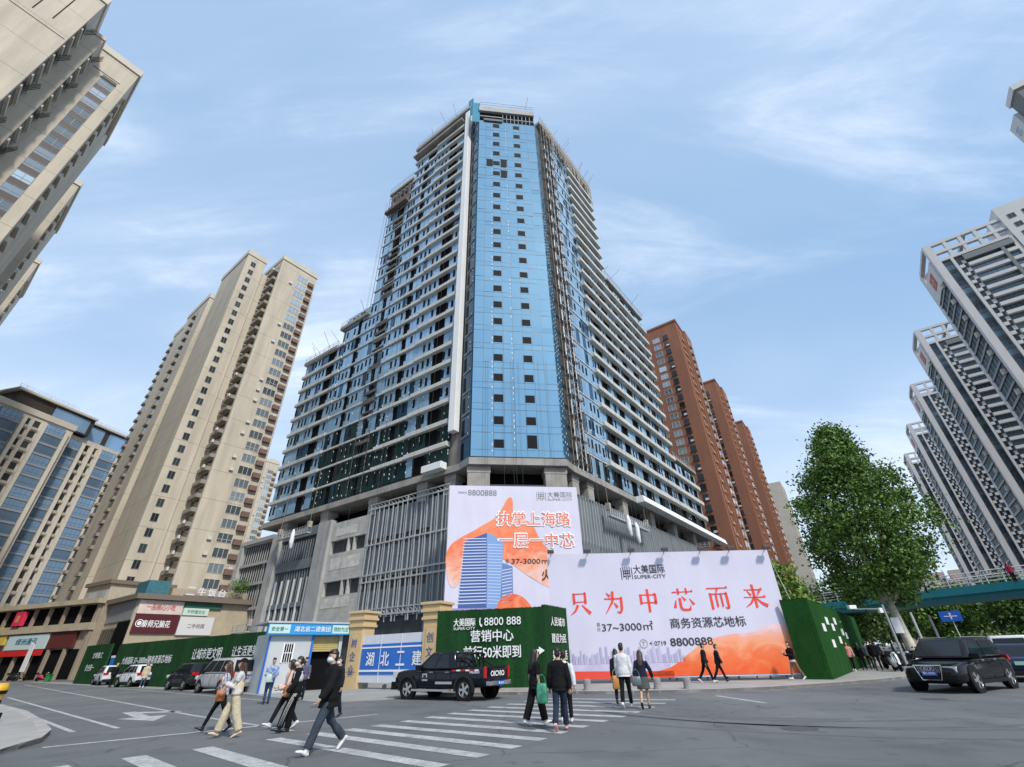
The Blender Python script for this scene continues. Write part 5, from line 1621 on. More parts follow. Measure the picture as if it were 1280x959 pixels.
b = MB(); b.prism([CF.xy(0.8, -1.2), CF.xy(3.8, -1.2), CF.xy(3.8, -6), CF.xy(.8, -6)], 10.7, 12.8)
rh = tag(b.build('roof_hut', mat('hut_teal', (.04, .15, .19), .6, var=.2)), 'small teal hut on the roof of the sign covered shop building', 'hut')
b = MB(); b.box(CF, 18, 24, -2, -1, 10.7, 11.0); b.prism([CF.xy(18, 0), CF.xy(26, 0), CF.xy(26, -5), CF.xy(18, -5)], 12.0, 12.4); 
for s in (18.3, 22, 25.6): b.box(CF, s, s + .3, -.4, -.1, 10.7, 12.0)
tag(b.build('roof_pavilion', brown_panel), 'brown roof pavilion at the right end of the shop building', 'pavilion')
# tall grey end block with the purple banner at the left of the shop building
EBf = Fr(CS.xy(15.6, .4), 300, -1)
eb = thing('end_block', 'pale curved end block with a grey photo banner beside the sign covered shops', 'building', EBf.pt(4, 0, 0))
b = MB(); b.prism([EBf.xy(0, 0), EBf.xy(9, 0), EBf.xy(9, -10), EBf.xy(0, -10)], 0, 13.6); b.build('wall', mat('end_beige', (.42, .37, .28), .8, var=.12), eb)
b = MB(); b.box(EBf, -.4, 9.4, -10, .4, 13.6, 14.2); b.build('roof', mat('shop_roof', (.18, .14, .11)), eb)
b = MB(); b.box(EBf, .4, 8.6, 0, .12, 1, 12.6, m=0); b.box(EBf, 1.0, 4.4, .12, .14, 7.0, 9.6, m=1); b.box(EBf, 4.6, 8.2, .12, .14, 3.5, 6.2, m=2); b.box(EBf, 2.0, 3.4, .12, .14, 10.0, 11.6, m=1)
b.build('photo_banner', [mat('banner_grey', (.42, .41, .42), .6, var=.25, vscale=.6), mat('banner_dark', (.10, .10, .11), .6), mat('banner_blue', (.16, .2, .3), .6)], eb)
# shops farther along
SHf = Fr((-66.0, 78.0), 290, -1)
sh_ = thing('shop_row', 'long low row of shops with an upper gallery at the far left', 'shop', SHf.pt(20, 0, 0))
b = MB(); b.prism([SHf.xy(0, 0), SHf.xy(70, 0), SHf.xy(70, -14), SHf.xy(0, -14)], 0, 10.2); b.build('wall', mat('shop_row_wall', (.34, .28, .21), .8, var=.15), sh_)
b = MB(); b.box(SHf, -.3, 70, 0, 1.2, 10.2, 10.9); b.box(SHf, 0, 70, 0, .8, 6.5, 7.5); b.build('cornice', shop_beige, sh_)
b = MB(); b.box(SHf, .4, 70, .0, .06, 7.6, 10.1, m=0); b.box(SHf, .4, 70, 0, .05, .1, 4.0, m=0); b.build('dark_opening', dark_in, sh_)
b = MB()
for i in range(18): b.box(SHf, .2 + i * 4, .8 + i * 4, .05, .4, 0, 10.2)
b.build('pier', mat('shop_pier', (.3, .24, .18), .8), sh_)
sign(SHf, 9.5, 20, 4.2, 6.3, .6, mat('sign_teal_white', (.50, .62, .64), .5), '绿洲通讯', mat('sign_teal_ink', (.01, .15, .22), .5), 'white and teal shop sign over a red band at the far left', h=.9, w=5.5, dz=.1)
b = MB(); b.box(SHf, 9.5, 28, .5, .75, 3.3, 4.1)
tag(b.build('red_awning', mat('awning_red', (.55, .02, .02), .5)), 'bright red band hanging under the white and teal shop sign', 'awning')
sign(SHf, 3.0, 9.3, 4.2, 6.4, .5, mat('sign_brick', (.10, .02, .018), .6), '', None, 'plain dark red shop fascia right of the white and teal sign')
sign(SHf, 21, 26, 5.0, 7.6, .6, mat('sign_yellow', (.6, .45, .08), .6), '鑫', black_ink, 'yellow shop sign at the left edge above the red band', h=1.6)
sign(SHf, 26.5, 33, 3.6, 6.8, .5, mat('sign_dusty', (.45, .42, .36), .6), '建材', grey_ink, 'dusty cream shop sign at the very left edge', h=1.4)
t = thing('hanging_sign', 'pinkish red box sign hanging on the gallery at the far left', 'sign', SHf.pt(19, 7.7, .8))
b = MB(); b.box(SHf, 18, 20.2, .5, 1.1, 7.7, 9.8); b.build('box', mat('box_pink', (.65, .03, .08), .5), t)
text_mb(SHf, '喜', 19.1, 8.75, 1.0, 1.13, bold=.03).build('lettering', mat('sign_gold', (.7, .5, .2), .5), t, fixn=False)
for s, lab in ((7.0, 'white feather flag banner leaning beside the dark red fascia'), (25.5, 'white feather flag banner leaning at the left edge')):
    t = thing('feather_flag', lab, 'flag', SHf.pt(s, 0, 3.5))
    b = MB(); b.bar(SHf.pt(s, 0, 3.5), SHf.pt(s + .2, 5.2, 3.5), .08); b.build('pole', steel_dark, t)
    b = MB(); b.hexa([SHf.pt(s + .1, 1.2, 3.5), SHf.pt(s - 1.5, 1.2, 3.7), SHf.pt(s - 1.5, 1.2, 3.75), SHf.pt(s + .1, 1.2, 3.55)], [SHf.pt(s + .2, 5.0, 3.5), SHf.pt(s - 1.2, 4.6, 3.7), SHf.pt(s - 1.2, 4.6, 3.75), SHf.pt(s + .2, 5.0, 3.55)]); b.build('cloth', white_ink, t)

# ------------------------------------------------------------------ footbridge
teal = mat('bridge_teal', (0.02, 0.26, 0.30), .45, var=.08)
teal_dark = mat('bridge_teal_dark', (0.012, 0.14, 0.17), .5, var=.1)
bp = [(57, 24), (50, 35), (45.2, 44.8), (42.5, 52.5), (40.5, 60), (38, 66.5), (33, 73)]
br = thing('footbridge', 'teal steel footbridge with white railings crossing the street at the right', 'bridge', (45, 45, 0))
def sweep(mb, w0, w1, z0, z1, m=0):
    L_, R_2 = [], []
    for i, p in enumerate(bp):
        a = Vector(bp[max(i - 1, 0)]); c = Vector(bp[min(i + 1, len(bp) - 1)]); d = (c - a).normalized(); n = Vector((-d.y, d.x))
        L_.append(Vector(p) + n * w0); R_2.append(Vector(p) + n * w1)
    for i in range(len(bp) - 1):
        mb.prism([tuple(L_[i]), tuple(R_2[i]), tuple(R_2[i + 1]), tuple(L_[i + 1])], z0, z1, m)
b = MB(); sweep(b, .3, -3.6, 5.0, 5.75); b.build('girder', teal_dark, br)
b = MB(); sweep(b, .5, .3, 5.55, 6.25); sweep(b, -3.6, -3.8, 5.55, 6.25); b.build('fascia', teal, br)
b = MB(); sweep(b, .29, -3.59, 5.76, 5.95); b.build('deck', paving, br)
b = MB()
for off in (.35, -3.65):
    P = []
    for i, p in enumerate(bp):
        a = Vector(bp[max(i - 1, 0)]); c = Vector(bp[min(i + 1, len(bp) - 1)]); d = (c - a).normalized(); n = Vector((-d.y, d.x)); P.append(Vector(p) + n * off)
    for i in range(len(P) - 1):
        for z in (6.5, 6.8, 7.1, 7.35):
            b.bar((*P[i], z), (*P[i + 1], z), .06 if z < 7.3 else .1)
        L = (P[i + 1] - P[i]).length; k = int(L / 1.6)
        for j in range(k + 1):
            q = P[i].lerp(P[i + 1], j / k); b.bar((*q, 6.2), (*q, 7.4), .12 if j % 2 else .07)
b.build('railing', mat('rail_white', (.55, .56, .56), .5), br)
for x, y in ((46.5, 41.5), (53, 29.5), (36.5, 69)):
    b = MB(); b.tube([(x, y, 0), (x, y, 5.0)], [.35, .35], 12); b.build('pier', mat('bridge_pier', (.5, .52, .52), .6), br)
b = MB()
for i in range(20):
    t_ = i / 20; x = 36.5 - 9.5 * t_; y = 68 - 8 * t_; z = 5.7 - 5.5 * t_
    b.cube((x, y, z), 1.3, 1.3, .2)
b.hexa([(36.2, 69, 5.0), (26.8, 61, -.1), (26.8, 61, .3), (36.2, 69, 5.6)], [(37.6, 67, 5.0), (28.2, 59, -.1), (28.2, 59, .3), (37.6, 67, 5.6)])
b.build('stair', teal, br)
b = MB()
for i in range(12):
    t_ = i / 11; b.bar((37.6 - 9.4 * t_, 67 - 8 * t_, 5.8 - 5.5 * t_), (37.6 - 9.4 * t_, 67 - 8 * t_, 6.9 - 5.5 * t_), .07)
b.bar((37.6, 67, 6.9), (28.2, 59, 1.4), .1)
b.build('stair_railing', teal, br)
# ------------------------------------------------------------------ vehicles (local frame: x forward, y left, z up)
tyre_m = mat('tyre_rubber', (.009, .009, .0095), .85, spec=.15)
rim_m = mat('alloy_rim', (.55, .55, .57), .28, metal=.8)
chrome = mat('chrome', (.75, .75, .77), .12, metal=1.0)
car_glass = mat('car_glass', (.010, .014, .017), .06, spec=.4)
head_m = mat('headlight_glass', (.62, .64, .66), .1, metal=.3)
tail_m = mat('tail_light', (.45, .012, .012), .2)
plate_blue = mat('plate_blue', (.015, .09, .42), .5)
plate_green = mat('plate_green', (.25, .52, .38), .5)
trim_m = mat('black_trim', (.010, .010, .0105), .55, spec=.2)
grey_trim = mat('grey_trim', (.22, .23, .24), .45, metal=.3)
def paint_mat(n, c): return mat(n, c, .07, metal=.0, spec=.28)

def loft(mb, secs, m=0, close=True):
    """secs: list of rings (equal length) of points"""
    k = len(secs[0]); i0 = len(mb.v)
    for r in secs: mb.v += [tuple(p) for p in r]
    for j in range(len(secs) - 1):
        for t in range(k):
            a = i0 + j * k + t; b = i0 + j * k + (t + 1) % k
            mb.f.append((a, b, b + k, a + k)); mb.m.append(m)
    mb.f.append(tuple(range(i0 + k - 1, i0 - 1, -1))); mb.m.append(m)
    mb.f.append(tuple(range(i0 + (len(secs) - 1) * k, i0 + len(secs) * k))); mb.m.append(m)

def lower(st):
    mb = MB(); S_ = []
    for (x, zb, zt, hw) in st:
        h = zt - zb
        half = [(hw * .90, zb), (hw * .985, zb + h * .16), (hw, zb + h * .45), (hw * .985, zb + h * .78), (hw * .93, zb + h * .94), (hw * .80, zt), (hw * .4, zt + .015)]
        S_.append([(x, y, z) for y, z in half] + [(x, -y, z) for y, z in half[::-1]])
    loft(mb, S_)
    return mb
def cabin(p):
    """p: belt z, roof z, (x front low, x front high, x rear high, x rear low), half width low/high"""
    zb, zt, xf0, xf1, xr1, xr0, w0, w1 = p
    mb = MB(); S_ = []
    for t, ww in ((0, 0), (.45, .28), (.86, .72), (.96, .92), (1.0, 1.18)):
        z = zb + (zt - zb) * t
        xf = xf0 + (xf1 - xf0) * t - (.12 if t == 1 else 0); xr = xr0 + (xr1 - xr0) * t + (.08 if t == 1 else 0)
        w = w0 + (w1 - w0) * ww
        S_.append([(xf, w * .9, z), (xf - .18, w, z), (xr + .2, w, z), (xr, w * .88, z), (xr, -w * .88, z), (xr + .2, -w, z), (xf - .18, -w, z), (xf, -w * .9, z)])
    loft(mb, S_)
    return mb
def build_car(o, heading, label, group, P, cat='car', name='parked_car'):
    """o: plan position of the middle of the car; heading: azimuth the nose points to"""
    rot = Matrix.Rotation(R(90 - heading), 4, 'Z')
    M = Matrix.Translation((o[0], o[1], P.get('z', 0))) @ rot
    t = thing(name, label, cat, (o[0], o[1], P.get('z', 0)), group=group)
    def put(mb, nm, m, par=t, **k): return mb.xform(M).build(nm, m, par, **k)
    body = put(lower(P['st']), 'body', P['paint'], smooth=True, subs=2)
    if P.get('cab'):
        zb, zt, xf0, xf1, xr1, xr0, w0, w1 = P['cab']
        put(cabin(P['cab']), 'cabin', P['paint'], smooth=True, bevel=.05)
        def side_w(t): 
            ww = 0 + .28 * t / .45 if t <= .45 else .28 + (t - .45) / .41 * .44
            return w0 + (w1 - w0) * ww
        t0, t1 = .1, .84
        ws = MB()
        def fx(t): return xf0 + (xf1 - xf0) * t
        def rx(t): return xr0 + (xr1 - xr0) * t
        Z = lambda t: zb + (zt - zb) * t
        ws.quad((fx(t0) + .012, side_w(t0) * .84, Z(t0)), (fx(t0) + .012, -side_w(t0) * .84, Z(t0)), (fx(t1) + .012, -side_w(t1) * .82, Z(t1)), (fx(t1) + .012, side_w(t1) * .82, Z(t1)))
        put(ws, 'windscreen', car_glass, fixn=False)
        rw = MB(); rt0 = P.get('rear_low', .14)
        rw.quad((rx(rt0) - .012, -side_w(rt0) * .80, Z(rt0)), (rx(rt0) - .012, side_w(rt0) * .80, Z(rt0)), (rx(t1) - .012, side_w(t1) * .78, Z(t1)), (rx(t1) - .012, -side_w(t1) * .78, Z(t1)))
        put(rw, 'rear_window', car_glass, fixn=False)
        for sg in (1, -1):
            splits = P['splits']
            for a, b in zip(splits[:-1], splits[1:]):
                mb = MB(); Q = []
                for tt, fr_ in ((t0, a), (t0, b), (.45, b), (t1, b), (t1, a), (.45, a)):
                    x0 = fx(tt) - .24; x1 = rx(tt) + .26
                    x = x0 + (x1 - x0) * fr_ - (.03 if fr_ == a else -.03)
                    Q.append((x, sg * (side_w(tt) + .012), Z(tt)))
                mb.quad(Q[0], Q[1], Q[2], Q[5]); mb.quad(Q[5], Q[2], Q[3], Q[4])
                put(mb, 'side_window', car_glass, fixn=False)
    r, wx, wy = P['r'], P['wx'], P['wy']
    for x in wx:
        for sg in (1, -1):
            mb = MB(); mb.lathe([(r + P.get('arch', .06), -.06), (r + P.get('arch', .06), .0), (r - .02, .004)], (x, sg * (wy + P.get('archy', .035)) , r + .02), 'y', 26)
            put(mb, 'wheel_arch', P.get('arch_m', trim_m))
            w = thing_part_wheel(put, x, sg, wy, r, t)
    for nm, m, mb in P['extra']():
        put(mb, nm, m, bevel=.008 if nm in ('bumper', 'grille', 'headlight', 'tail_light', 'mirror') else 0)
    for txt, m, c, u, v, h, w in P.get('texts', ()):
        vs, fs, asp = glyphs(txt, .02)
        mb = MB(); c = Vector(c); u = Vector(u); v = Vector(v)
        mb.v = [tuple(c + u * ((a - .5) * w) + v * ((b - .5) * h)) for a, b in vs]; mb.f = list(fs); mb.m = [0] * len(fs)
        put(mb, 'lettering', m, fixn=False)
    return t
def thing_part_wheel(put, x, sg, wy, r, t):
    y0 = sg * (wy - .10)
    mb = MB(); mb.lathe([(r * .62, .12 * sg), (r * .9, .13 * sg), (r, .08 * sg), (r, -.08 * sg), (r * .9, -.12 * sg), (r * .6, -.12 * sg)], (x, y0, r), 'y', 26)
    w = put(mb, 'wheel', tyre_m, smooth=False)
    mb = MB()
    for k in range(5):
        a = k * 2 * math.pi / 5
        c, s = math.cos(a), math.sin(a)
        p = [(x + c * r * .08 - s * r * .1, y0 + .125 * sg, r + s * r * .08 + c * r * .1), (x + c * r * .62 - s * r * .13, y0 + .125 * sg, r + s * r * .62 + c * r * .13), (x + c * r * .62 + s * r * .13, y0 + .125 * sg, r + s * r * .62 - c * r * .13), (x + c * r * .08 + s * r * .1, y0 + .125 * sg, r + s * r * .08 - c * r * .1)]
        mb.hexa([(a_, b_ - .02 * sg, c_) for a_, b_, c_ in p], [(a_, b_ + .018 * sg, c_) for a_, b_, c_ in p])
    mb.lathe([(r * .58, .11 * sg), (r * .66, .142 * sg), (r * .69, .12 * sg)], (x, y0, r), 'y', 24)
    mb.lathe([(r * .17, .1 * sg), (r * .15, .15 * sg)], (x, y0, r), 'y', 12)
    put(mb, 'rim', rim_m, par=w)
    mb = MB(); mb.lathe([(r * .6, .112 * sg), (r * .6, .118 * sg)], (x, y0, r), 'y', 24)
    put(mb, 'brake_disc', trim_m, par=w)
    return w
def bx(c, s):
    mb = MB(); mb.cube(c, *s); return mb
def pair(nm, m, c, s):
    return [(nm, m, bx(c, s)), (nm, m, bx((c[0], -c[1], c[2]), s))]
def handles(xs, y, z):
    out = []
    for x in xs:
        out += pair('door_handle', grey_trim, (x, y, z), (.2, .03, .035))
    return out
def seams(xs, y, z0, z1):
    out = []
    for x in xs:
        for sg in (1, -1):
            out.append(('door_seam', trim_m, bx((x, sg * y, (z0 + z1) / 2), (.014, .012, z1 - z0))))
    return out

# --- dark pickup at the hoarding
def pickup_extra():
    e = []
    e += pair('headlight', head_m, (2.52, .70, .93), (.24, .34, .22))
    e.append(('grille', trim_m, bx((2.60, 0, .86), (.1, .8, .3))))
    e.append(('bumper', paint_mat('paint_black_blue', (.006, .008, .014)), bx((2.55, 0, .5), (.34, 1.7, .3))))
    e.append(('bumper', chrome, bx((-2.66, 0, .60), (.2, 1.55, .14))))
    e += pair('tail_light', tail_m, (-2.56, .845, .98), (.10, .09, .40))
    e.append(('tailgate_trim', trim_m, bx((-2.60, 0, 1.17), (.04, 1.5, .05))))
    e.append(('number_plate', plate_blue, bx((-2.77, 0, .60), (.02, .46, .15))))
    e += pair('running_board', rim_m, (.25, .93, .36), (2.1, .2, .07))
    e += pair('mirror', trim_m, (.98, 1.02, 1.18), (.12, .22, .2))
    e += handles((.28, -.62), .945, 1.0)
    e += seams((.95, .02, -.82), .935, .5, 1.12)
    bed = bx((-1.75, 0, 1.13), (1.5, 1.42, .05)); e.append(('cargo_bed', trim_m, bed))
    rb = MB()
    for sg in (1, -1):
        for dx in (0, -.22):
            rb.tube([(-1.12 + dx, sg * .72, 1.1), (-1.16 + dx, sg * .66, 1.55), (-1.2 + dx, sg * .4, 1.66), (-1.2 + dx, 0, 1.67)], [.04] * 4, 8)
        rb.tube([(-1.2, sg * .7, 1.5), (-1.9, sg * .72, 1.15)], [.035] * 2, 8)
    e.append(('roll_bar', trim_m, rb))
    for sg in (1, -1):
        s = MB()
        for i in range(6):
            s.cube((-1.0 - i * .24, sg * .953, 1.06), .2, .012, .055, m=i % 2)
        e.append(('red_white_stripe', [tail_m, white_ink], s))
        em = MB()
        em.cube((.62, sg * .948, .93), .26, .012, .06); em.cube((.52, sg * .948, .86), .06, .012, .09); em.cube((.74, sg * .948, .86), .06, .012, .09); em.cube((.62, sg * .948, .72), .3, .012, .06)
        em.cube((-.45, sg * .955, .62), .9, .012, .09)
        e.append(('door_marking', mat('faded_decal', (.35, .36, .38), .5), em))
    sn = bx((-1.9, 0, .32), (.06, .06, .3)); e.append(('hitch', trim_m, sn))
    for sg in (1, -1):
        for x in (1.62, -1.55):
            fl = MB(); N = 14
            for i in range(N):
                a0, a1 = math.pi * (i / N * 1.1 - .05), math.pi * ((i + 1) / N * 1.1 - .05)
                q = [(x + rr_ * math.cos(a), sg * yy, .40 + rr_ * math.sin(a)) for rr_, a, yy in ((.43, a0, .955), (.43, a1, .955), (.53, a1, .945), (.53, a0, .945))]
                fl.hexa([(a, b - .05 * sg, c) for a, b, c in q], [(a, b + .035 * sg, c) for a, b, c in q])
            e.append(('fender_flare', grey_trim if False else mat('flare_black', (.014, .015, .018), .4, spec=.25), fl))
    return e
PICK = dict(paint=paint_mat('paint_black_blue', (.006, .008, .014)), r=.385, wx=(1.62, -1.55), wy=.90, arch=.075, splits=(0, .5, 1.0), archy=.03,
    st=[(2.62, .52, .92, .74), (2.5, .40, 1.02, .86), (2.1, .36, 1.10, .92), (1.1, .36, 1.14, .935), (.9, .36, 1.12, .935), (-.9, .36, 1.12, .935), (-1.02, .38, 1.14, .935), (-2.5, .44, 1.16, .92), (-2.58, .5, 1.15, .88)],
    cab=(1.10, 1.76, 1.28, .45, -.82, -1.0, .90, .70), extra=pickup_extra)
PICK['texts'] = [('PALASO', white_ink, (-2.1, .957, 1.0), (-1, 0, 0), (0, 0, 1), .1, .5), ('PALASO', white_ink, (-2.1, -.957, 1.0), (1, 0, 0), (0, 0, 1), .1, .5),
    ('OICVIO', white_ink, (-2.60, 0, .93), (0, -1, 0), (0, 0, 1), .19, 1.0), ('鄂C·6K72', white_ink, (-2.785, 0, .60), (0, -1, 0), (0, 0, 1), .09, .38)]
build_car((-3.15, 23.75), -58, 'dark pickup with roll bar and red tail light parked before the green hoarding', None, PICK, cat='pickup', name='parked_pickup')

# --- black SUV at the right
def suv_extra():
    e = []
    e += pair('headlight', head_m, (2.33, .62, .735), (.18, .40, .17))
    fr_ = MB()
    for (y0, y1, z0, z1) in ((-.44, .44, .855, .88), (-.30, .30, .40, .42)):
        fr_.hexa([(2.46, y0, z0), (2.53, y0, z0), (2.53, y1, z0), (2.46, y1, z0)], [(2.44, y0, z1), (2.51, y0, z1), (2.51, y1, z1), (2.44, y1, z1)])
    for sg in (1, -1): fr_.bar((2.49, sg * .44, .86), (2.51, sg * .30, .42), .03)
    e.append(('grille_frame', chrome, fr_))
    g_ = MB()
    for i in range(13): g_.cube((2.49, -.38 + i * .0633, .74), .03, .014, .22)
    e.append(('grille_bar', chrome, g_))
    gb = MB(); gb.hexa([(2.45, -.29, .44), (2.47, -.29, .44), (2.47, .29, .44), (2.45, .29, .44)], [(2.45, -.42, .86), (2.47, -.42, .86), (2.47, .42, .86), (2.45, .42, .86)]); e.append(('grille', trim_m, gb))
    rg_ = MB(); N = 14
    for k in range(4):
        for i in range(N):
            a0, a1 = 2 * math.pi * i / N, 2 * math.pi * (i + 1) / N
            y = -.15 + k * .1
            rg_.quad(*[(2.53, y + r * math.cos(a), .77 + r * math.sin(a)) for r, a in ((.066, a0), (.066, a1), (.05, a1), (.05, a0))])
    e.append(('ring_emblem', chrome, rg_))
    e.append(('number_plate', plate_blue, bx((2.54, 0, .62), (.02, .46, .15))))
    e += pair('fog_lamp', trim_m, (2.40, .62, .50), (.14, .36, .14))
    e += pair('mirror', trim_m, (.95, 1.06, 1.12), (.14, .24, .18))
    e += pair('tail_light', tail_m, (-2.46, .72, 1.0), (.14, .36, .18))
    e += handles((.35, -.75), .985, .98)
    e += seams((.98, -.12, -1.2), .972, .42, 1.05)
    e += pair('roof_rail', grey_trim, (-.7, .70, 1.755), (2.2, .03, .03))
    e += pair('sill', trim_m, (0, .955, .33), (2.2, .06, .12))
    return e
SUVP = dict(paint=paint_mat('paint_black', (.008, .008, .009)), r=.39, wx=(1.52, -1.48), wy=.945, arch=.065, splits=(0, .40, .78, 1.0), z=0.0,
    st=[(2.50, .42, .72, .62), (2.44, .32, .80, .84), (2.2, .27, .87, .93), (1.8, .26, .95, .97), (1.3, .26, 1.03, .985), (.9, .26, 1.09, .985), (-1.8, .26, 1.08, .985), (-2.3, .32, 1.07, .95), (-2.5, .48, .98, .86)],
    cab=(1.07, 1.74, 1.42, .50, -1.95, -2.36, .93, .72), extra=suv_extra, texts=[('鄂C·Q7051', white_ink, (2.553, 0, .62), (0, 1, 0), (0, 0, 1), .09, .38)])
build_car((17.3, 21.1), 240, 'black SUV with chrome framed grille driving towards the corner at the right', None, SUVP, name='driving_car', cat='car')

# --- sedan with green plate, and white car, behind it
def sedan_extra():
    e = []
    e += pair('tail_light', tail_m, (-2.34, .62, .84), (.14, .48, .16)); e += pair('headlight', head_m, (2.28, .6, .68), (.2, .4, .15))
    e.append(('number_plate', plate_green, bx((-2.42, 0, .72), (.02, .46, .14))))
    e.append(('bumper', trim_m, bx((-2.36, 0, .36), (.16, 1.5, .16))))
    e += pair('mirror', trim_m, (.8, .98, .98), (.12, .22, .14)); e += handles((.2, -.8), .915, .84); e += seams((.75, -.25, -1.2), .905, .35, .92)
    return e
SED = dict(paint=paint_mat('paint_blue_violet', (.02, .022, .06)), r=.33, wx=(1.42, -1.4), wy=.88, splits=(0, .46, 1.0), rear_low=.08,
    st=[(2.38, .4, .66, .6), (2.25, .26, .76, .8), (1.7, .22, .84, .89), (.9, .22, .92, .91), (-1.5, .22, .96, .91), (-2.2, .3, .95, .86), (-2.40, .42, .86, .74)],
    cab=(.90, 1.46, 1.25, .35, -1.0, -1.75, .85, .62), extra=sedan_extra)
build_car((23.6, 25.4), 38, 'dark blue sedan with a green number plate behind the black SUV', None, SED, name='driving_car')
def van_extra():
    e = []
    e += pair('tail_light', tail_m, (-2.38, .74, .98), (.12, .2, .34)); e += pair('headlight', head_m, (2.30, .66, .82), (.22, .4, .2))
    e.append(('number_plate', plate_blue, bx((-2.44, 0, .82), (.02, .46, .14))))
    e.append(('bumper', grey_trim, bx((-2.38, 0, .45), (.14, 1.6, .2))))
    e += pair('mirror', trim_m, (1.2, 1.0, 1.12), (.12, .2, .2)); e += handles((.5, -.4), .94, .98); e += seams((.95, 0, -1.1), .93, .42, 1.05)
    e.append(('tailgate_trim', chrome, bx((-2.44, 0, .94), (.02, 1.1, .04))))
    return e
MPV = dict(paint=paint_mat('paint_silver', (.40, .40, .40)), r=.33, wx=(1.5, -1.45), wy=.89, splits=(0, .34, .68, 1.0), rear_low=.08,
    st=[(2.42, .42, .78, .62), (2.3, .3, .92, .82), (1.9, .26, 1.02, .91), (1.4, .26, 1.08, .93), (-1.8, .26, 1.08, .93), (-2.3, .32, 1.08, .91), (-2.42, .42, 1.06, .87)],
    cab=(1.04, 1.84, 1.75, .72, -2.16, -2.38, .89, .76), extra=van_extra, texts=[('鄂C·8P61', white_ink, (-2.455, 0, .82), (0, -1, 0), (0, 0, 1), .08, .38)])
WV = dict(MPV); WV['paint'] = paint_mat('paint_white', (.62, .63, .64)); WV['texts'] = []
build_car((27.9, 29.9), 40, 'white people carrier behind the dark sedan at the right edge', None, WV, name='driving_car')
build_car((-18.5, 33.3), -53, 'silver people carrier parked nearest along the left green hoarding', 'cars parked along the left hoarding', MPV)
def hatch_extra():
    e = []
    e += pair('tail_light', tail_m, (-2.20, .66, .98), (.16, .38, .17)); e += pair('headlight', head_m, (2.12, .64, .84), (.22, .42, .17))
    e.append(('number_plate', plate_blue, bx((-2.27, 0, .80), (.02, .44, .14))))
    e.append(('bumper', trim_m, bx((-2.2, 0, .42), (.18, 1.6, .24)))); e.append(('bumper', trim_m, bx((2.2, 0, .42), (.18, 1.5, .2))))
    e += pair('mirror', trim_m, (.85, 1.0, 1.1), (.12, .2, .15)); e += handles((.3, -.6), .93, .95); e += seams((.85, -.1, -1.05), .925, .42, 1.02)
    e += pair('sill', trim_m, (0, .9, .32), (2.1, .08, .14))
    return e
HAT = dict(paint=paint_mat('paint_charcoal', (.018, .02, .024)), r=.35, wx=(1.35, -1.3), wy=.89, splits=(0, .42, .8, 1.0), rear_low=.1,
    st=[(2.26, .46, .78, .6), (2.12, .34, .9, .8), (1.7, .3, .98, .9), (.95, .28, 1.04, .925), (-1.6, .28, 1.07, .925), (-2.1, .34, 1.05, .9), (-2.26, .46, .96, .82)],
    cab=(1.01, 1.64, 1.22, .35, -1.75, -2.15, .88, .68), extra=hatch_extra)
build_car((-23.9, 38.4), -53, 'dark charcoal SUV parked behind the silver people carrier', 'cars parked along the left hoarding', HAT)
WH = dict(HAT); WH['paint'] = WV['paint']
build_car((-33.4, 46.0), -56, 'white SUV parked close to the two standing people', 'cars parked along the left hoarding', WH)
build_car((-40.6, 52.0), -48, 'farthest white SUV parked in front of the small blue gate', 'cars parked along the left hoarding', WH)

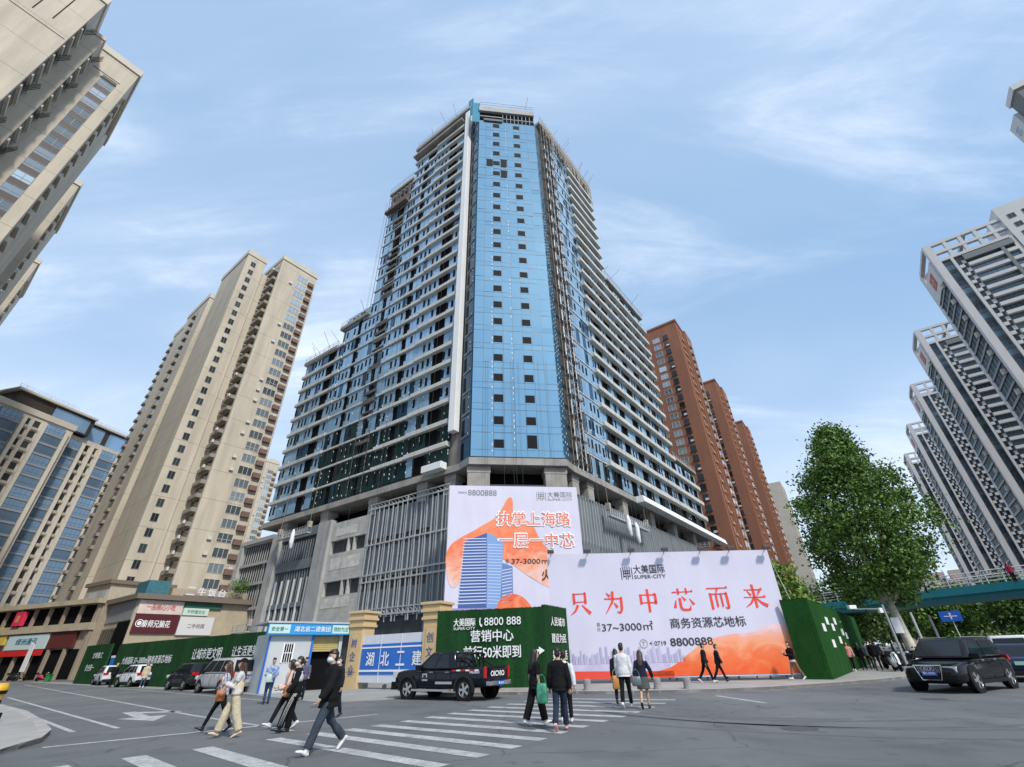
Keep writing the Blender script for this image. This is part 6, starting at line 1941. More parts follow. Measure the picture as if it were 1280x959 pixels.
# --- scooters on the right pavement
def scooter(mats_):
    pm, sm = mats_
    t = thing('parked_scooter', 'x', 'scooter', (0, 0, 0))
    for x in (.62, -.58):
        mb = MB(); mb.lathe([(.13, .05), (.23, .05), (.25, .02), (.25, -.02), (.23, -.05), (.13, -.05)], (x, 0, .25), 'y', 16); w = mb.build('wheel', tyre_m, t)
        mb = MB(); mb.lathe([(.13, .03), (.13, -.03)], (x, 0, .25), 'y', 12); mb.build('rim', rim_m, w)
    mb = MB()
    S_ = [[(x, y * w, z0 + (z1 - z0) * h) for y, h in ((-1, .1), (-.8, 0), (.8, 0), (1, .1), (1, .75), (.6, 1), (-.6, 1), (-1, .75))] for x, w, z0, z1 in ((-.75, .09, .55, .72), (-.55, .15, .45, .78), (-.15, .17, .32, .76), (.05, .16, .24, .45), (.28, .15, .24, .34))]
    loft(mb, S_); mb.build('body', pm, t, smooth=True, bevel=.02)
    mb = MB(); S_ = [[(x + (z - .3) * -.32, y * w, z) for y in (-1, 1) for x in ((.38, .46) if y < 0 else (.46, .38))] for x, w, z in ((0, .13, .28), (0, .19, .6), (0, .17, .9), (0, .08, 1.0))]
    loft(mb, S_); mb.build('leg_shield', pm, t, smooth=True, bevel=.02)
    mb = MB(); mb.tube([(-.62, 0, .82), (-.3, 0, .84), (.0, 0, .78)], [(.13, .05), (.15, .06), (.1, .04)], 10, side=(0, 1, 0)); mb.build('seat', sm, t, smooth=True)
    mb = MB(); mb.tube([(.22, .34, 1.08), (.3, .12, 1.04), (.3, -.12, 1.04), (.22, -.34, 1.08)], [.02] * 4, 8); mb.bar((.3, 0, 1.0), (.62, 0, .3), .07, n=8); mb.build('handlebar', trim_m, t)
    mb = MB(); mb.ell((.36, 0, .98), .08, .1, .07); mb.build('headlight', head_m, t)
    for sg in (1, -1):
        mb = MB(); mb.bar((.28, sg * .3, 1.06), (.24, sg * .36, 1.22), .012); mb.ell((.24, sg * .36, 1.25), .015, .06, .04); mb.build('mirror', trim_m, t)
    mb = MB(); mb.cube((-.78, 0, .92), .3, .32, .26); mb.build('top_box', trim_m, t, bevel=.03)
    mb = MB(); S_ = [[(.62 + .27 * math.cos(a), y, .25 + .29 * math.sin(a)) for y in (-.06, .06)] + [(.62 + .25 * math.cos(a), y, .25 + .27 * math.sin(a)) for y in (.06, -.06)] for a in [R(30 + 15 * k) for k in range(9)]]
    loft(mb, S_); mb.build('mudguard', pm, t)
    return t
sc_a = scooter((mat('scooter_white', (.62, .62, .62), .3), trim_m))
sc_b = scooter((mat('scooter_black', (.02, .02, .022), .3), trim_m))
spots = [(sc_a, 23.6, 33.4, 200, 'white scooter parked nearest the kerb by the grey camera pole'),
         (sc_b, 24.9, 34.6, 215, 'black scooter parked just behind the nearest white scooter'),
         (sc_b, 26.0, 35.2, 225, 'black scooter right of the camera pole, nose to the road'),
         (sc_a, 26.9, 36.1, 230, 'white scooter right of the camera pole by the tree trunk'),
         (sc_b, 25.2, 36.2, 190, 'black scooter half hidden behind the camera pole'),
         (sc_b, 28.0, 36.6, 235, 'black scooter parked next to the foot of the round tree'),
         (sc_a, 29.6, 38.4, 230, 'white scooter farthest along the kerb beyond the tree trunk'),
         (sc_b, 30.6, 40.2, 225, 'black scooter at the far end of the scooter row')]
used_p = set()
for src, x, y, h, lab in spots:
    o = src if src.name not in used_p else copy_tree(src)
    used_p.add(src.name)
    o.location = (x, y, .12); o.rotation_euler = (0, 0, R(90 - h))
    tag(o, lab, 'scooter', 'scooters parked on the right pavement')
# ------------------------------------------------------------------ trees
leaf_a = mat('leaf_mid', (0.095, 0.18, 0.032), .6, spec=.3, var=.35, vscale=.6)
leaf_b = mat('leaf_light', (0.16, 0.25, 0.045), .6, spec=.3, var=.3, vscale=.6)
leaf_c = mat('leaf_dark', (0.05, 0.10, 0.022), .6, spec=.3, var=.3, vscale=.6)
for m in (leaf_a, leaf_b, leaf_c):
    m.node_tree.nodes['Principled BSDF'].inputs['Transmission Weight'].default_value = 0.0
bark_plane = mat('plane_bark', (0.52, 0.49, 0.40), .85, var=.35, vscale=3.0, bump=.3, bscale=8)
bark_dark = mat('dark_bark', (0.09, 0.075, 0.06), .9, var=.3, vscale=3)
def leaves(mb, c, r, n, size, q, ms=(0, 1, 2)):
    for _ in range(n):
        p = Vector((q.gauss(0, 1), q.gauss(0, 1), q.gauss(0, .8))) * r * .5 + Vector(c)
        nrm = Vector((q.gauss(0, 1), q.gauss(0, 1), q.gauss(.6, .8))).normalized()
        a = nrm.orthogonal().normalized(); a.rotate(Matrix.Rotation(q.uniform(0, 6.28), 3, nrm)); b = nrm.cross(a)
        s = size * q.uniform(.6, 1.3)
        m = ms[0] if q.random() < .6 else q.choice(ms)
        i = len(mb.v)
        mb.v += [tuple(p - a * s * .5), tuple(p + b * s * .36 - a * s * .08 + nrm * s * .1), tuple(p + a * s * .55), tuple(p - b * s * .36 - a * s * .08 + nrm * s * .1)]
        mb.f.append((i, i + 1, i + 2, i + 3)); mb.m.append(m)
def crown_pts(n, q, ax, zc, prof, holes=0.0):
    pts = []
    while len(pts) < n:
        t = q.random(); r = prof(t)
        a = q.uniform(0, 2 * math.pi); rr_ = r * (q.random() ** .38)
        wob = 1 + .08 * math.sin(3 * a + 9 * t) + .07 * math.sin(7 * a - 14 * t)
        pts.append(Vector((ax[0] + rr_ * wob * math.cos(a), ax[1] + rr_ * wob * math.sin(a), zc(t))))
    return pts
q = random.Random(31)
tc_ = (28.3, 37.6)
pt_tree = thing('plane_tree', 'big leafy plane tree with a pale trunk on the right pavement', 'tree', (*tc_, .12))
lat = Vector((.8, -.6, 0))
def prof(t): return max(.15, 4.25 * math.sin(math.pi * min(1, (t * .90 + .10)) ** .86) ** .82)
def zc(t): return 4.6 + 13.4 * t
cp = []
for p in crown_pts(340, q, (0, 0), zc, prof):
    t = (p.z - 4.6) / 13.0
    low = max(0, .16 - t) * 6
    sh = lat * (-.2 + .55 * t)
    P = Vector((tc_[0], tc_[1], 0)) + Vector((p.x, p.y, p.z)) + sh
    L_ = (P - Vector((*tc_, 0))).dot(lat)
    if t < .12 and L_ > 2.8: continue
    cp.append(P)
trunk = MB()
base = Vector((*tc_, 0))
fork = base + Vector((-.25, .2, 4.4))
trunk.tube([base, base + Vector((-.05, .03, .5)), base + Vector((-.15, .1, 2.2)), fork], [.46, .36, .31, .27], 12)
forks = []
for dx, dz, r in ((-2.6, 5.2, .17), (-.9, 7.6, .19), (1.2, 8.6, .19), (3.0, 6.2, .16), (-.2, 11, .15), (-3.2, 2.8, .11), (3.4, 3.4, .11)):
    e = fork + lat * dx + Vector((q.uniform(-.8, .8), q.uniform(-1, 1), dz))
    m_ = fork.lerp(e, .5) + lat * dx * .12 + Vector((0, 0, -.3))
    trunk.tube([fork + Vector((0, 0, -.4)), fork.lerp(m_, .5), m_, e], [r * 1.15, r, r * .7, r * .25], 8)
    forks += [m_, e, m_.lerp(e, .5)]
for P in cp[::3]:
    near = min(forks, key=lambda f: (f - P).length)
    trunk.tube([near, near.lerp(P, .5) + Vector((0, 0, -.15)), P], [.05, .035, .012], 5, caps=False)
trunk.build('trunk', bark_plane, pt_tree, smooth=True)
cr = MB()
for P in cp:
    leaves(cr, P, q.uniform(.75, 1.2), 130, .25, q)
cr.build('crown', [leaf_a, leaf_b, leaf_c], pt_tree, fixn=False)

def small_tree(name, h, rx, seed, n=70, per=60, size=.35, trunk_h=2.2, ms=(0, 1, 2)):
    q = random.Random(seed)
    t = thing(name, 'x', 'tree', (0, 0, 0))
    tk = MB(); tk.tube([(0, 0, 0), (.05, 0, trunk_h * .6), (0, .05, h * .6)], [.17, .13, .05], 8)
    cpts = []
    for _ in range(n):
        u = q.random(); a = q.uniform(0, 6.28); r = rx * math.sin(math.pi * min(.97, u * .9 + .1)) ** .6 * q.random() ** .4
        cpts.append(Vector((r * math.cos(a) * (1 + .2 * math.sin(3 * a)), r * math.sin(a), trunk_h + (h - trunk_h) * u)))
    for P in cpts[::4]: tk.tube([(0, 0, min(P.z * .7, h * .55)), tuple(P)], [.05, .015], 5, caps=False)
    tk.build('trunk', bark_dark, t, smooth=True)
    c = MB()
    for P in cpts: leaves(c, P, q.uniform(.6, 1.1) * rx / 2.2, per, size, q, ms)
    c.build('crown', [leaf_a, leaf_b, leaf_c], t, fixn=False)
    return t
protoA = small_tree('street_tree', 8.5, 3.2, 5, n=90, per=60, size=.42, ms=(2, 0, 2))
protoB = small_tree('street_tree', 7.0, 2.8, 6, n=80, per=60, size=.42, ms=(0, 1, 2))
protoC = small_tree('young_tree', 5.6, 1.7, 8, n=50, per=55, size=.26, trunk_h=1.4, ms=(1, 0, 1))
used_t = set()
def plant(src, x, y, s, rz, lab, grp, z=0):
    o = src if src.name not in used_t else copy_tree(src)
    used_t.add(src.name)
    o.location = (x, y, z); o.rotation_euler = (0, 0, rz); o.scale = (s, s, s * .95)
    tag(o, lab, 'tree', grp)
plant(protoC, 19.6, 36.5, 1.25, .4, 'bright green young tree just behind the right end of the billboard', 'young trees behind the billboard')
plant(protoC, 21.6, 38.6, 1.1, 1.7, 'bright green young tree above the right turf hoarding', 'young trees behind the billboard')
plant(protoC, 24.4, 46.0, 1.0, 2.9, 'small leafy tree farther behind the turf hoarding, left of the round tree', 'young trees behind the billboard')
row = [(43.5, 81, 1.0, 'dark tree under the left end of the footbridge'), (49, 77, 1.1, 'dark tree under the footbridge behind the round tree trunk'), (43.5, 66, 1.15, 'dark tree on the far side of the footbridge, left of the blue road sign'), (40, 76, 1.2, 'tall dark tree beyond the teal bridge stair'),
       (57, 80, 1.15, 'leafy tree right of the blue road sign beyond the bridge'), (62, 74, 1.2, 'leafy tree under the middle of the footbridge at the right'), (66, 67, 1.1, 'leafy tree behind the white people carrier'), (72, 72, 1.35, 'leafy tree rising above the bridge railing near the right edge'), (50, 86, 1.1, 'dark tree far down the street behind the blue sign'), (77, 88, 1.5, 'large leafy tree at the foot of the white towers')]
for i, (x, y, s, lab) in enumerate(row):
    plant((protoA, protoB)[i % 2], x, y, s, i * 1.3, lab, 'street trees beyond the footbridge')
for i, (x, y, s, lab) in enumerate(((96, 118, 1.6, 'far street tree between the round tree and the white towers'), (110, 150, 1.8, 'far tree in front of the pinkish horizon blocks'), (84, 108, 1.4, 'far street tree above the bridge railing'))):
    plant((protoB, protoA)[i % 2], x, y, s, i * 2.1, lab, 'street trees beyond the footbridge')
hb = random.Random(2)
hd_ = MB()
for i in range(120):
    tt = i / 119
    leaves(hd_, (52 + 30 * tt + hb.uniform(-1, 1), 62 + 6 * tt + hb.uniform(-1, 1), hb.uniform(.4, 2.0)), 1.0, 40, .32, hb)
tag(hd_.build('hedge', [leaf_a, leaf_b, leaf_c], fixn=False), 'low green hedge along the road under the footbridge', 'hedge')
# greenery on the shop roof
rg_ = MB()
for i in range(26):
    p = CF.pt(13.5 + hb.uniform(-1.6, 1.6), 12.3 + hb.uniform(0, 1.3), .2 + hb.uniform(-.8, .3)); leaves(rg_, p, .8, 40, .2, hb)
tag(rg_.build('roof_bush', [leaf_a, leaf_b, leaf_c], fixn=False), 'dark leafy bush on the roof of the shop building', 'bush')

# ------------------------------------------------------------------ street furniture
pole = thing('camera_pole', 'grey pole with a short arm and lamp beside the scooters', 'pole', (24.7, 34.0, .12))
b = MB(); b.tube([(24.7, 34.0, .12), (24.7, 34.0, 3.9)], [.09, .065], 10); b.build('post', mat('pole_grey', (.32, .34, .35), .5, metal=.3), pole)
b = MB(); b.tube([(24.7, 34.0, 3.62), (23.4, 35.0, 3.72)], [.05, .04], 8); b.build('arm', mat('pole_grey', (.32, .34, .35)), pole)
b = MB(); b.cube((23.3, 35.05, 3.85), .5, .3, .24); b.build('lamp_head', white_metal, pole, bevel=.03)
b = MB(); b.cube((24.55, 34.1, 3.55), .3, .2, .3); b.build('junction_box', white_metal, pole, bevel=.02)
b = MB(); b.tube([(23.9, 34.6, 3.4), (23.9, 34.6, 3.66)], [.06, .06], 8); b.build('camera', trim_m, pole)
bd = thing('notice_board', 'small white notice board fixed by the round tree trunk', 'sign', (27.5, 37.4, .12))
b = MB(); b.cube((27.5, 37.2, 2.75), .62, .06, 1.0); b.build('board', white_metal, bd)
b = MB(); b.bar((27.5, 37.26, .1), (27.5, 37.26, 3.2), .07); b.build('post', steel_dark, bd)
rs = thing('road_sign', 'blue road sign with white arrows below the footbridge', 'sign', (51.5, 61.2, 0))
SF = Fr((50.7, 61.6), 131, 1)
b = MB(); b.box(SF, .3, 2.3, 0, .08, 3.75, 4.85); b.build('board', mat('road_sign_blue', (.012, .10, .48), .5), rs)
b = MB(); hand(SF, b, [[(.1, .45), (.9, .45), (.9, .55), (.1, .55)], [(.45, .1), (.55, .1), (.55, .9), (.45, .9)], [(.38, .8), (.62, .8), (.5, 1.0)], [(0, .5), (.14, .4), (.14, .6)], [(1, .5), (.86, .6), (.86, .4)]], 1.3, 4.3, 1.3, .8, .1); b.build('arrow', white_ink, rs, fixn=False)
b = MB(); b.bar(SF.pt(1.3, 0, -.06), SF.pt(1.3, 4.85, -.06), .12); b.build('post', steel_pale, rs)
for x, y, lab in ((38, 49, 'slim pale pole standing right of the round tree trunk'), (44.5, 55, 'slim pale pole under the footbridge left of the blue sign')):
    t = thing('utility_pole', lab, 'pole', (x, y, 0)); b = MB(); b.tube([(x, y, 0), (x, y, 4.2)], [.13, .1], 8); b.build('post', steel_pale, t); b = MB(); b.cube((x, y, 1.4), .5, .4, .8); b.build('cabinet', steel_pale, t, bevel=.02)
bol = mat('bollard_stone', (.27, .26, .25), .85, var=.2, vscale=3)
bp0 = None
for x, y, lab in ((3.05, 24.55, 'short grey stone bollard left of the white shirted man'), (4.55, 24.35, 'short grey stone bollard half hidden beside the white shirted man'), (6.1, 24.0, 'short grey stone bollard right of the woman in the grey skirt'), (7.35, 23.75, 'short grey stone bollard nearest the two men in black')):
    if bp0 is None:
        bp0 = thing('stone_bollard', lab, 'bollard', (0, 0, 0))
        b = MB(); b.lathe([(.17, 0), (.165, .34), (.15, .40), (.08, .43)], (0, 0, 0), 'z', 16); b.build('post', bol, bp0, smooth=False)
        b = MB(); b.lathe([(.21, 0), (.21, .05)], (0, 0, 0), 'z', 16); b.build('base', bol, bp0)
        o = bp0
    else:
        o = copy_tree(bp0)
    o.location = (x, y, .12); tag(o, lab, 'bollard', 'stone bollards on the kerb')
yb = thing('warning_post', 'yellow and black striped warning post on a dark base at the left edge', 'bollard', (-16.75, 17.1, .12))
b = MB(); b.cube((-16.75, 17.1, .25), .5, .5, .27); b.build('base', trim_m, yb, bevel=.03)
b = MB(); b.tube([(-16.75, 17.1, .35), (-16.75, 17.1, .62), (-16.75, 17.1, .75), (-16.75, 17.1, 1.0), (-16.75, 17.1, 1.18)], [.15, .17, .14, .22, .17], 14); b.build('body', mat('warning_yellow', (.60, .34, .02), .5, var=.15, vscale=4), yb, smooth=True)
b = MB(); b.lathe([(.18, .5), (.18, .62)], (-16.75, 17.1, .1), 'z', 16); b.lathe([(.21, .78), (.225, .88)], (-16.75, 17.1, .1), 'z', 16); b.build('black_band', trim_m, yb)
gb = thing('green_bin', 'small green bin standing by the far left shops', 'bin', (-60.5, 68.0, 0))
b = MB(); b.prism([(-61, 67.6), (-60.5, 67.6), (-60.5, 68.1), (-61, 68.1)], 0, .8); b.build('body', mat('bin_green', (.02, .18, .05), .5), gb, bevel=.04)
b = MB(); b.prism([(-61.05, 67.55), (-60.45, 67.55), (-60.45, 68.15), (-61.05, 68.15)], .8, .9); b.build('lid', mat('bin_green', (.02, .18, .05)), gb)
# motorbikes at the far left shops
for x, y, h, lab in ((-78.5, 81.5, 20, 'dark scooter parked before the far left shops'), (-76.3, 80.2, 40, 'dark scooter standing right of the other one before the far left shops'), (-67.5, 74.5, 60, 'red scooter parked below the dark red shop fascia')):
    if 'red' in lab.split()[0]:
        o = scooter((mat('scooter_red', (.35, .02, .05), .3), trim_m))
    else:
        o = copy_tree(sc_b)
    o.location = (x, y, .02); o.rotation_euler = (0, 0, R(90 - h)); o.scale = (1, 1, 1)
    tag(o, lab, 'scooter', 'scooters by the far left shops')
# ------------------------------------------------------------------ people
skin = mat('skin', (0.47, 0.28, 0.19), .55, var=.06, vscale=8)
hair_black = mat('hair_black', (.012, .010, .009), .5)
hair_brown = mat('hair_brown', (.055, .028, .016), .5)
eye_m = mat('eye_dark', (.015, .012, .01), .3)
lip_m = mat('lips', (.36, .12, .10), .5)
mask_m = mat('mask_blue', (.50, .62, .70), .8)
def cloth(name, c, var=.12): return mat('cloth_' + name, c, .85, var=var, vscale=6, bump=.9, bscale=9, spec=.1)
def fuse(mb, vox, it=4):
    """one continuous smooth surface from overlapping tubes"""
    me = bpy.data.meshes.new('fuse'); me.from_pydata(mb.v, [], mb.f); me.update()
    bm = bmesh.new(); bm.from_mesh(me); bmesh.ops.recalc_face_normals(bm, faces=bm.faces); bm.to_mesh(me); bm.free()
    o = bpy.data.objects.new('fuse', me)
    r = o.modifiers.new('r', 'REMESH'); r.mode = 'VOXEL'; r.voxel_size = vox
    s = o.modifiers.new('s', 'SMOOTH'); s.factor = .5; s.iterations = it
    res = eval_mesh(o)
    out = MB(); out.v = [tuple(v.co) for v in res.vertices]; out.f = [tuple(p.vertices) for p in res.polygons]; out.m = [0] * len(out.f)
    bpy.data.objects.remove(o); bpy.data.meshes.remove(me); bpy.data.meshes.remove(res)
    return out
def person(loc, az, label, height=1.70, fem=False, legs=((0, 0), (0, 0)), arms=((-5, 10, 8), (-5, 10, 8)), lean=2, top=None, top_len=-.10, sleeve='long', loose=1.0,
           bottom=None, btype='trousers', wide=1.0, shoe=None, hair='short', hair_m=None, mask=None, cap=None, head_yaw=0, head_pitch=0, extras=None, group=None, bare_legs=False, vox=None, collar=None):
    t = thing('person', label, 'person', loc, group=group)
    k = height / 1.75
    d_cam = (Vector(loc) - CAM).length
    vox = vox or (.015 if d_cam < 22 else .021)
    M = Matrix.Translation(loc) @ Matrix.Rotation(R(-az), 4, 'Z') @ Matrix.Scale(k, 4)
    TH, SHK = .42, .42
    hipw = .09 if not fem else .095
    def dv(a, L, out=0): return Vector((out, math.sin(R(a)) * L, -math.cos(R(a)) * L))
    J = []
    zmin = 9
    for i, (a, b) in enumerate(legs):
        sx = hipw if i == 0 else -hipw           # first is the right leg
        hip = Vector((sx, 0, 0)); knee = hip + dv(a, TH); ank = knee + dv(a - b, SHK)
        sa = a - b
        pitch = max(-18, min(48, -sa * .9)) if abs(sa) > 6 else 0    # + = toe down
        cp_, sp_ = math.cos(R(pitch)), math.sin(R(pitch))
        def ft(f, u): return ank + Vector((0, f * cp_ + u * sp_, -f * sp_ + u * cp_))
        heel, toe, ball = ft(-.06, -.065), ft(.185, -.072), ft(.10, -.06)
        zmin = min(zmin, heel.z - .022, toe.z - .014)
        J.append((hip, knee, ank, heel, ball, toe))
    up_ = Vector((0, 0, -zmin))
    J = [tuple(p + up_ for p in j) for j in J]
    pel = Vector((0, 0, -zmin))
    Lr = Matrix.Rotation(R(-lean), 3, 'X')
    def T(x, y, z): return pel + Lr @ Vector((x, y, z))
    sw = .165 if fem else .19
    # torso rings (height above the hip, half width, half depth)
    rings = [(-.07, .13, .10), (.0, .165 if fem else .155, .115), (.08, .155 if fem else .15, .105), (.18, .128 if fem else .142, .092), (.30, .145 if fem else .162, .105), (.41, .155 if fem else .178, .105), (.485, .125 if fem else .15, .08), (.525, .07, .062)]
    body = MB()
    body.tube([T(0, 0, z) for z, a, b in rings] + [T(0, .01, .60)], [(a, b) for z, a, b in rings] + [(.054, .055)], 14, side=(1, 0, 0))
    hd0 = T(0, .025, .705)
    Hy = Matrix.Rotation(R(-head_yaw), 3, 'Z') @ Matrix.Rotation(R(-head_pitch - lean * .3), 3, 'X')
    def HP(x, y, z): return hd0 + Hy @ Vector((x, y, z))
    body.ell(HP(0, -.008, .02), .075, .095, .105, nu=14, nv=10, rot=Hy)
    body.ell(HP(0, .018, -.045), .058, .072, .072, nu=12, nv=8, rot=Hy)        # jaw
    body.tube([HP(0, .085, .015), HP(0, .106, -.022), HP(0, .090, -.036)], [.011, .018, .012], 8)   # nose
    for sx in (1, -1): body.ell(HP(sx * .078, -.005, -.005), .012, .022, .034, nu=8, nv=6, rot=Hy)
    body.tube([T(0, .0, .52), HP(0, -.02, -.05)], [.056, .056], 10)
    top_mb = MB(); e_ = .018 * loose
    zz_ = [r for r in rings if r[0] >= top_len - .001]
    tr = [(T(0, 0, top_len), (.165 + e_ * 1.6, .118 + e_ * 1.6))] if top_len < -.08 else []
    tr += [(T(0, 0, z), (a + e_ * (1.5 if z < .3 else 1), b + e_ * (1.5 if z < .3 else 1.1))) for z, a, b in zz_ if z > top_len]
    top_mb.tube([p for p, r in tr] + [T(0, .0, .555)], [r for p, r in tr] + [(.07, .068)], 16, side=(1, 0, 0))
    fing = MB(); hands = []
    for i, (a, b, o) in enumerate(arms):
        sg = 1 if i == 0 else -1
        sh = T(sg * sw, 0, .455)
        ox = math.sin(R(o)) * sg
        el = sh + Vector((ox * .29, math.sin(R(a)) * .29 * math.cos(R(o)), -math.cos(R(a)) * .29 * math.cos(R(o))))
        inx = -sg * math.sin(R(b)) * .35 if b > 40 else ox * .3
        fd = Vector((inx, math.sin(R(a + b)), -math.cos(R(a + b)))).normalized()
        wr = el + fd * .245
        hd = wr + fd * .085
        body.tube([sh, sh.lerp(el, .5), el, el.lerp(wr, .35), wr, wr + fd * .03], [.05, .045, .038, .038, .026, .03], 10)
        sd_ = fd.cross(Vector((0, 1, 0)) if abs(fd.y) < .8 else Vector((0, 0, 1))).normalized()
        body.tube([wr, wr + fd * .04, hd], [(.026, .02), (.042, .018), (.040, .015)], 10, side=sd_)
        pal = fd.cross(sd_).normalized()
        if pal.dot(Vector((-sg, .4, 0))) < 0: pal = -pal
        for f_, L in ((-.030, .062), (-.011, .078), (.010, .074), (.029, .058)):
            p0 = hd + sd_ * f_ - fd * .02; p1 = p0 + fd * L * .6 + pal * .006; p2 = p1 + fd * L * .35 + pal * L * .45; 
            fing.tube([p0, p1, p2, p2 + pal * L * .25], [.0095, .009, .0085, .006], 6)
        tb_ = sd_ * (.036 if sd_.y > 0 else -.036)
        p0 = wr + fd * .035 + tb_ * .6; p1 = p0 + tb_ * .9 + fd * .03 + pal * .01; p2 = p1 + fd * .032 + pal * .012
        fing.tube([p0, p1, p2], [.013, .011, .008], 6)
        hands.append((hd, fd))
        e2 = .012 + .010 * loose
        if sleeve == 'long':
            top_mb.tube([T(sg * sw * .55, 0, .475), sh, sh.lerp(el, .5), el, el.lerp(wr, .5), wr], [.055 + e2, .056 + e2, .047 + e2, .044 + e2 * 1.1, .038 + e2, .032 + e2], 10)
        elif sleeve == 'short':
            top_mb.tube([T(sg * sw * .55, 0, .475), sh, sh.lerp(el, .5), sh.lerp(el, .8)], [.055 + e2, .056 + e2, .052 + e2, .052 + e2 * 1.3], 10)
    bot = MB(); shoes = []
    for (hip, knee, ank, heel, ball, toe) in J:
        body.tube([hip, hip.lerp(knee, .45), knee, knee.lerp(ank, .3), ank, ank + Vector((0, .0, -.03))], [.085, .07, .052, .052, .036, .036], 10)
        body.tube([heel + Vector((0, .02, .015)), ball, toe - Vector((0, .03, 0))], [.03, .034, .022], 8)
        if bottom is not None and btype == 'trousers':
            bot.tube([hip + Vector((0, 0, .06)), hip, hip.lerp(knee, .45), knee, knee.lerp(ank, .45), ank.lerp(knee, .02)], [.10, .102, .088 * (1 + .4 * (wide - 1)), .070 * wide, .066 * wide, .056 * wide + (.012 if wide > 1.1 else 0)], 12)
        elif bottom is not None and btype == 'skirt':
            pass
        s = MB(); s.tube([heel + Vector((0, -.005, .0)), heel + Vector((0, .04, .012)), ball + Vector((0, 0, .004)), toe, toe + (toe - ball).normalized() * .02], [(.032, .03), (.042, .042), (.047, .034), (.042, .022), (.02, .012)], 10, side=(1, 0, 0))
        s.tube([ank + Vector((0, -.005, .03)), ank + Vector((0, 0, -.03))], [.046, .05], 10)
        shoes.append(s)
    b_ = fuse(body, vox); b_.join(fing)
    b_.xform(M).build('body', skin, t, smooth=True)
    if bottom is not None:
        if btype == 'trousers':
            bot.tube([T(0, 0, -.10), T(0, 0, -.03), T(0, 0, .03), T(0, 0, .10)], [(.15, .115), (.178, .13), (.17, .122), (.158, .112)], 14, side=(1, 0, 0))
        else:
            bot.tube([T(0, 0, .12), T(0, 0, .03), T(0, .02, -.12), T(0, .03, -.36)], [(.15, .115), (.185, .14), (.21, .17), (.235, .20)], 16, side=(1, 0, 0))
        fuse(bot, vox).xform(M).build('trousers' if btype == 'trousers' else 'skirt', bottom, t, smooth=True)
    if top is not None:
        fuse(top_mb, vox).xform(M).build('jacket' if loose > 1.4 else 'shirt', top, t, smooth=True)
    if collar is not None:
        c = MB(); c.tube([T(0, .0, .535), T(0, .005, .585)], [.078, .072], 12); c.xform(M).build('collar', collar, t, smooth=True)
    if shoe is not None:
        for s in shoes: fuse(s, .012).xform(M).build('shoe', shoe, t, smooth=True)
    # hair, face
    hm = hair_m or hair_black
    hb_ = MB()
    if hair != 'none':
        hb_.ell(HP(0, -.022, .036), .085, .104, .106, nu=18, nv=10, z0=.17, rot=Hy)
        hb_.ell(HP(0, -.05, .0), .078, .072, .10, nu=14, nv=8, rot=Hy)
        if hair == 'short':
            qh = random.Random(int(loc[0] * 77) % 999)
            for _ in range(9):
                hb_.ell(HP(qh.uniform(-.05, .05), qh.uniform(-.06, .075), .112 + qh.uniform(-.02, .016)), .036, .04, .026, nu=8, nv=6)
        if hair in ('long', 'ponytail'):
            if hair == 'long':
                hb_.tube([HP(0, -.05, .06), HP(0, -.085, -.04), T(0, -.09, .50), T(0, -.125, .33)], [(.085, .05), (.098, .055), (.095, .05), (.06, .022)], 12, side=(1, 0, 0))
                for sg in (1, -1): hb_.tube([HP(sg * .066, .01, .05), HP(sg * .082, .0, -.06), T(sg * .085, -.03, .46)], [(.03, .04), (.022, .045), (.02, .03)], 8)
            else:
                hb_.tube([HP(0, -.10, .05), HP(0, -.15, .0), HP(0, -.15, -.10)], [.035, .04, .015], 8); hb_.ell(HP(0, -.02, .10), .06, .06, .045, nu=10, nv=6)
        fuse(hb_, .011, 2).xform(M).build('hair', hm, t, smooth=True)
    if cap is not None:
        c = MB(); c.ell(HP(0, -.01, .055), .094, .113, .098, nu=18, nv=8, z0=0, rot=Hy)
        c.tube([HP(0, .06, .06), HP(0, .13, .052), HP(0, .165, .042)], [(.085, .012), (.075, .008), (.04, .006)], 12, side=tuple(Hy @ Vector((1, 0, 0))))
        c.xform(M).build('cap', cap, t, smooth=True)
    if d_cam < 32:
        for sx in (1, -1):
            ey = MB(); ey.ell(HP(sx * .031, .078, .012), .013, .008, .007, nu=10, nv=6, rot=Hy); ey.xform(M).build('eye', eye_m, t, smooth=True)
            ey = MB(); ey.tube([HP(sx * .014, .088, .034), HP(sx * .034, .083, .039), HP(sx * .05, .068, .034)], [.004, .005, .003], 6); ey.xform(M).build('eyebrow', hair_black, t)
        if mask is None:
            mo = MB(); mo.tube([HP(-.022, .076, -.066), HP(0, .086, -.064), HP(.022, .076, -.066)], [.004, .008, .004], 8); mo.xform(M).build('mouth', lip_m, t, smooth=True)
    if mask is not None:
        mk = MB(); mk.ell(HP(0, .030, -.046), .072, .084, .062, nu=16, nv=10, rot=Hy)
        mk.tube([HP(.068, .03, -.03), HP(.084, -.01, .0)], [.004, .004], 6); mk.tube([HP(-.068, .03, -.03), HP(-.084, -.01, .0)], [.004, .004], 6)
        mk.xform(M).build('face_mask', mask, t, smooth=True)
    if extras:
        for nm, m, fn in extras:
            mb = MB(); fn(mb, T, HP, J, hands); mb.xform(M).build(nm, m, t, smooth=True)
    return t, M, hands, T, J

